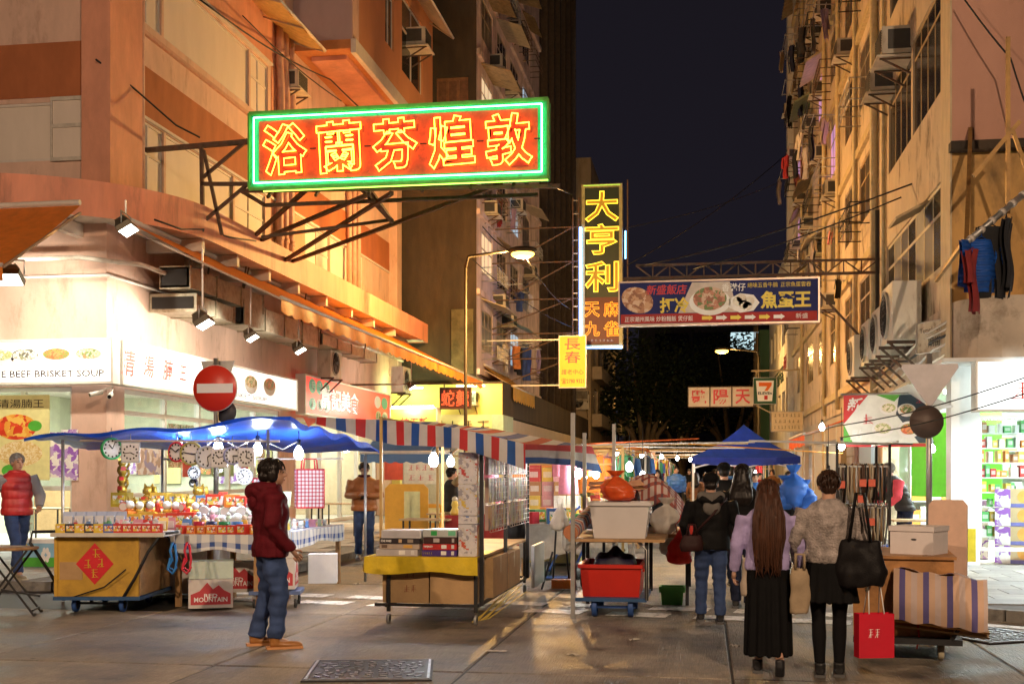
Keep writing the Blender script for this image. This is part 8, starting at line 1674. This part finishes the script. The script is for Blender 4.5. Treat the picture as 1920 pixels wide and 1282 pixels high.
o=thing('plastic_stool','orange plastic stool on the road among the far stalls','stool',G(1284,978));m=MB();m.b2((-.16,-.16,.44),(.16,.16,.47));m.build('seat',paint((.8,.2,.03),.4),o)
for x in(-1,1):
 for y in(-1,1):m=MB();m.bar((x*.18,y*.18,0),(x*.14,y*.14,.44),.035);m.build('leg',paint((.8,.2,.03),.4),o)
GC2=[('red',(.5,.03,.04)),('white',(.6,.58,.55)),('black',(.03,.03,.035)),('blue',(.05,.14,.4)),('orange',(.7,.22,.03)),('green',(.05,.3,.12)),('yellow',(.7,.5,.08)),('pink',(.6,.2,.28))]
gme={cn:garment('shirt',.5,.6,None).mesh('cloth',mat('hung_'+cn,c,.8,var=.25))for cn,c in GC2}
RFM=[None,None,sheet('roof_orange',(.7,.28,.04),.4),None,fabric_stripes('roof_stripe',STP,.15,1,tr=.35),sheet('roof_green',(.03,.3,.14),.35),None,sheet('roof_grey',(.25,.25,.25),.3)]
def stall(side,k,x0,x1,y0,y1):
 nm='%s stall on the %s row, %s from the near end'%(['clothes','hat','trinket','phone case'][k%4],side,ORD[k]);o=thing('market_stall','bulb-lit '+nm,'stall',((x0+x1)/2,(y0+y1)/2,0),0,'bulb-lit market stalls');H=rf.uniform(2.0,2.2)if k else 1.98
 for x in(x0,x1):
  for y in(y0,y1):seg(o,'post',(x,y,0),(x,y,H),.04,GALV if rf.random()<.6 else BAM)
 for a,b in(((x0,y0,H),(x1,y0,H)),((x0,y1,H),(x1,y1,H)),((x0,y0,H-.05),(x0,y1,H-.05)),((x1,y0,H-.05),(x1,y1,H-.05)),((x0,(y0+y1)/2,H-.25),(x1,(y0+y1)/2,H-.25))):seg(o,'roof_pole',a,b,.03,BAM)
 r_=RFM[k%8]if side=='left' else RFM[(k*3+2)%8]
 if r_:m=MB();m.grid(lambda u,v:(x0+(x1-x0)*u,y0+(y1-y0)*v,H+.06+.06*math.sin(u*7+k)*math.sin(v*5)),10,10,uvfn=lambda u,v:(u*2,v*3),thick=.01);m.build('roof_sheet',r_,o,world=True)
 cloth_table(o,x0+.1,x1-.1,y0+.2,y1-.2,.8,.5,clothm('stallcloth%d'%(k%4),[(.4,.36,.3),(.35,.05,.05),(.06,.1,.25),(.3,.25,.12)][k%4]),'fr')
 inn=x1 if side=='left' else x0
 for q in range(3):
  p=Vector(((x0+x1)/2+rf.uniform(-.4,.4),y0+(y1-y0)*(.2+.3*q),H-.38));bulb(o,parent_inv(o)@p,105,(1,.84,.6)if rf.random()<.75 else(.95,.97,1),1.0,.2,30,'bulb_white')
 c={}
 for q in range(7):
  cn,_=rf.choice(GC2);g_=link('hung_garment',gme[cn],None,((x0+x1)/2+rf.uniform(-.3,.3)if q%2 else inn,y0+(y1-y0)*(q+.5)/7,H-.12),(0,0,R(rf.uniform(60,120)if q%2==0 else rf.uniform(-20,20))));c[cn]=c.get(cn,0)+1;tag(g_,'%s garment, %s so coloured, at the %s'%(cn,ORD[c[cn]-1],nm.split(',')[0]+' '+ORD[k]+' along'),'garment','garments hung on the stalls')
 for q in range(16):cn,c_=rf.choice(GC2);s_=rf.uniform(1.5,2.4);good(['gift_box','figurine','toy_packet','gift_box'][k%4],cn,c_,(x0+.25+(x1-x0-.5)*(q%4)/3,y0+.35+(y1-y0-.7)*(q//4)/3,.81),rf.uniform(0,3),s_,'%s along the %s row'%(ORD[k],side))
for k,y in enumerate((18.0,21.4,25,28.8,33,38,44,50,56)):stall('left',k,-2.9-.35*(k>2)-(1.9 if k==1 else 0),-1.2-.2*(k>2)-(1.7 if k==1 else 0),y,y+2.7)
for k,y in enumerate((44.5,48,52,56)):stall('right',k,.8,2.5,y,y+2.6)
# poles lashed across the lane, wires, bare bulbs
o=thing('lane_poles','thin poles and cords lashed across the lane between the stalls','poles',(-.5,30,2.3))
for k in range(11):y=25+2.6*k;seg(o,'pole',(-3.4,y,2.16+.05*(k%3)),(1.0,y+rf.uniform(-.6,.6),2.2+.06*(k%2)),.03,BAM if k%2 else GALV)
m=MB();m.cyl(P(1100,832,19),P(1310,822,19),.012,5);m.build('orange_cord',paint((.75,.15,.03),.5),o,world=True);m=MB();m.cyl(P(1290,832,20),P(1580,850,20),.01,5);m.build('orange_cord',paint((.75,.35,.05),.5),o,world=True)
for k in range(9):bulb(o,parent_inv(o)@Vector((-2.2+.35*k,22+3.7*k,2.05)),60,(1,.87,.65),.9,.2)
for lab,px,py,Y,W in(('bare bulb glaring between the women and the belts',1553,892,14.5,26),('bright bulb at the end of the orange awning',1541,798,24,60),('warm bulb below the menu banner',1578,833,20,22),('bulb lighting the posters beside the pole',1748,838,21.5,40)):p=P(px,py,Y);t=thing('hanging_bulb',lab,'bulb',p,0,'bare bulbs on the far side');bulb(t,(0,0,0),W,(1,.88,.65),.95,.5)
def wire(label,pts,r=.012):
 pts=[Vector(p)for p in pts];q=[]
 for a,b in zip(pts[:-1],pts[1:]):q+=[a.lerp(b,t/8)-Vector((0,0,(b-a).length*.02*math.sin(math.pi*t/8)))for t in range(8)]
 m=MB();m.tube(q+[pts[-1]],r,5);tag(m.build('overhead_wire',WIRE),label,'wire','overhead wires')
wire('slack wire from the tall neon board up to the walk-up',[P(1175,498,45),PX(1480,285,RX)],.02);wire('upper wire across the sky to the walk-up facade',[P(1172,428,45),PX(1490,330,RX)],.015);wire('wire from the truss up to the yellow facade',[P(1200,500,28),PX(1710,345,RX)],.018);wire('second wire beside it with a splice',[P(1300,505,28),PX(1690,370,RX)],.016);wire('wire slanting over the pink end wall',[P(1805,-5,19.5),P(1895,110,19.2),P(1935,230,19)],.014);wire('low wire running out from the belt rack past the pole',[P(1560,800,17),P(1930,705,14)],.008);wire('lower parallel wire past the pole',[P(1575,820,17),P(1930,735,14)],.008);wire('wire from the cream bay down behind the red neon board',[PX(375,0,-10.7),PX(620,150,-10.2),PX(790,290,-9.6)],.02);wire('second wire beside the cream block windows',[PX(455,30,-10.6),PX(640,190,-10.2)],.016);wire('wire past the lamp head to the yellow sign',[PX(905,425,-8),P(985,480,34),P(1070,580,46)],.02);wire('bright wire below the street lamp',[PX(880,480,-7.9),P(960,550,40),P(1090,620,46)],.015)
# -- tables and boards behind the game stall, litter
for k,(px,w_,h)in enumerate(((762,.95,1.05),(800,.8,.6))):p=P(px,0,25+k);m=MB();m.prism([(-w_/2,0,0),(w_/2,0,0),(w_/2,0,h-.1),(w_/2-.1,0,h),(-w_/2+.1,0,h),(-w_/2,0,h-.1)],(0,.04,0));o=thing('table_top',['orange table top stood on edge with a paper menu','second orange table top stood lower beside it'][k],'table',(p.x,p.y,.3));m.build('board',mat('orange_laminate',(.7,.36,.04),.4,var=.08),o);m=MB();m.b2((-.05,-.01,h*.3),(.3,-.002,h*.85));m.build('paper_menu',mat('paper_yellow',(.7,.68,.35),.6),o)
for k,(px,Y)in enumerate(((800,21.5),(845,24.5),(640,27),(560,25.5))):table_set(['long cafe table behind the boxed games','cafe table by the striped vendor','cafe table on the pavement behind the padded-jacket man','pavement table behind the red check bag'][k],(XY(px,Y),Y,.13 if px<700 else 0))
poster('white menu sheet of red characters on the wall behind the game stall',(XY(790,30),30,1.3),.9,1.6,0,mat('menu_white',(.72,.68,.55),.6),bits=[(s,0,.9-.16*k,(.8,.1),RP)for k,s in enumerate(('~~~~~','~~~~','~~~~~','~~~','~~~~','~~~'))])
poster('red and white notice by the shop door behind the padded-jacket man',(XY(738,30.5),30.5,1.4),.5,1.3,0,mat('notice_red',(.6,.08,.04),.6))
FT=thing('tall_cabinet','yellow stall cabinet stacked with boxes behind the hand truck','cabinet',(-2.55,20.9,0));m=MB();m.b2((-.45,-.5,.05),(.45,.5,.92));m.build('cabinet',mat('cab_yellow',(.5,.4,.12),.5,var=.15),FT);m=MB();m.b2((-.48,-.53,.92),(.48,.53,.96));m.build('top',WOOD,FT)
for k in range(14):cn=rf.choice(list(pal));c=link('carton',cart_me[cn],None,(-2.88+.22*(k%4),20.55+.1*(k%2),.961+.24*(k//4)),(0,0,rf.uniform(-.1,.1)),scale=(.2,.25,.235));tag(c,'%s box stacked on the yellow cabinet, %s layer up, %s across'%(cn,ORD[k//4],ORD[k%4]),'box','boxes on the yellow cabinet')
for k,(px,py)in enumerate(((930,1222),(1190,1200),(1378,1212),(1075,1228),(668,1095))):p=G(px,py);m=MB();m.grid(lambda u,v:((u-.5)*.11*(1+.7*(k==0)),(v-.5)*.06,.012+.01*math.sin(u*9+k)*math.sin(v*7)),6,5,thick=.001);o=m.build('paper_scrap',mat('scrap',(.6,.55,.48),.8));o.location=p;o.rotation_euler.z=k;tag(o,['largest paper scrap on the road before the frame cart','tiny scrap right of the frame cart','scrap by the slab joint at the women\'s feet','scrap before the red bin cart','scrap beyond the red-jacket man'][k],'litter','litter on the road')
# -- trees closing the street
LEAF=mat('leaf',(.022,.035,.01),.6,var=.5,scale=1.5);BARK=mat('bark',(.2,.15,.09),.85,var=.35,scale=3,bump=.4,bscale=12)
def tree(label,base,H,r_,n,seed):
 t=random.Random(seed);o=thing('banyan_tree',label,'tree',base,0,'trees at the end of the street');m=MB();lobes=[]
 for k in range(7):
  a=6.28*k/7+t.random();e=Vector((math.cos(a)*r_*.7,math.sin(a)*r_*.7,H*t.uniform(.55,.9)));mid=Vector((math.cos(a)*r_*.18,math.sin(a)*r_*.18,H*.38));m.tube([(t.uniform(-.3,.3),0,0),(0,0,H*.16),mid,mid.lerp(e,.5)+Vector((0,0,.4)),e],[.36,.26,.18,.1,.03],7);lobes+=[(e,r_*t.uniform(.3,.5)),(mid.lerp(e,.6),r_*t.uniform(.25,.4))]
  m.tube([(t.uniform(-.6,.6),t.uniform(-.3,.3),0),(t.uniform(-.2,.2),0,H*.2)],[.07,.04],5)
 lobes.append((Vector((0,0,H*.9)),r_*.45));m.build('trunk',BARK,o);m=MB()
 for q in range(n):
  c,rr_=t.choice(lobes);d=Vector((t.gauss(0,1),t.gauss(0,1),t.gauss(0,.8)));d.normalize();p=c+d*rr_*t.random()**.35;a=Vector((t.uniform(-1,1),t.uniform(-1,1),t.uniform(-.6,.6))).normalized();b=a.orthogonal().normalized();s=t.uniform(.12,.26);m.add([p-a*s,p+b*s*.5,p+a*s,p-b*s*.5],[(0,1,2,3)])
 m.build('crown',LEAF,o)
tree('banyan with pale forked trunk at the end of the street',(XY(1208,84),84,0),11,5,5200,4);tree('dark tree rising behind the banyan',(XY(1280,100),100,0),12,6.5,5200,8);tree('dark tree beside the white block at the street end',(XY(1370,92),92,0),11.5,5.5,4000,15);tree('low tree in front of the beige block',(XY(1160,98),98,0),9,4,3000,23)
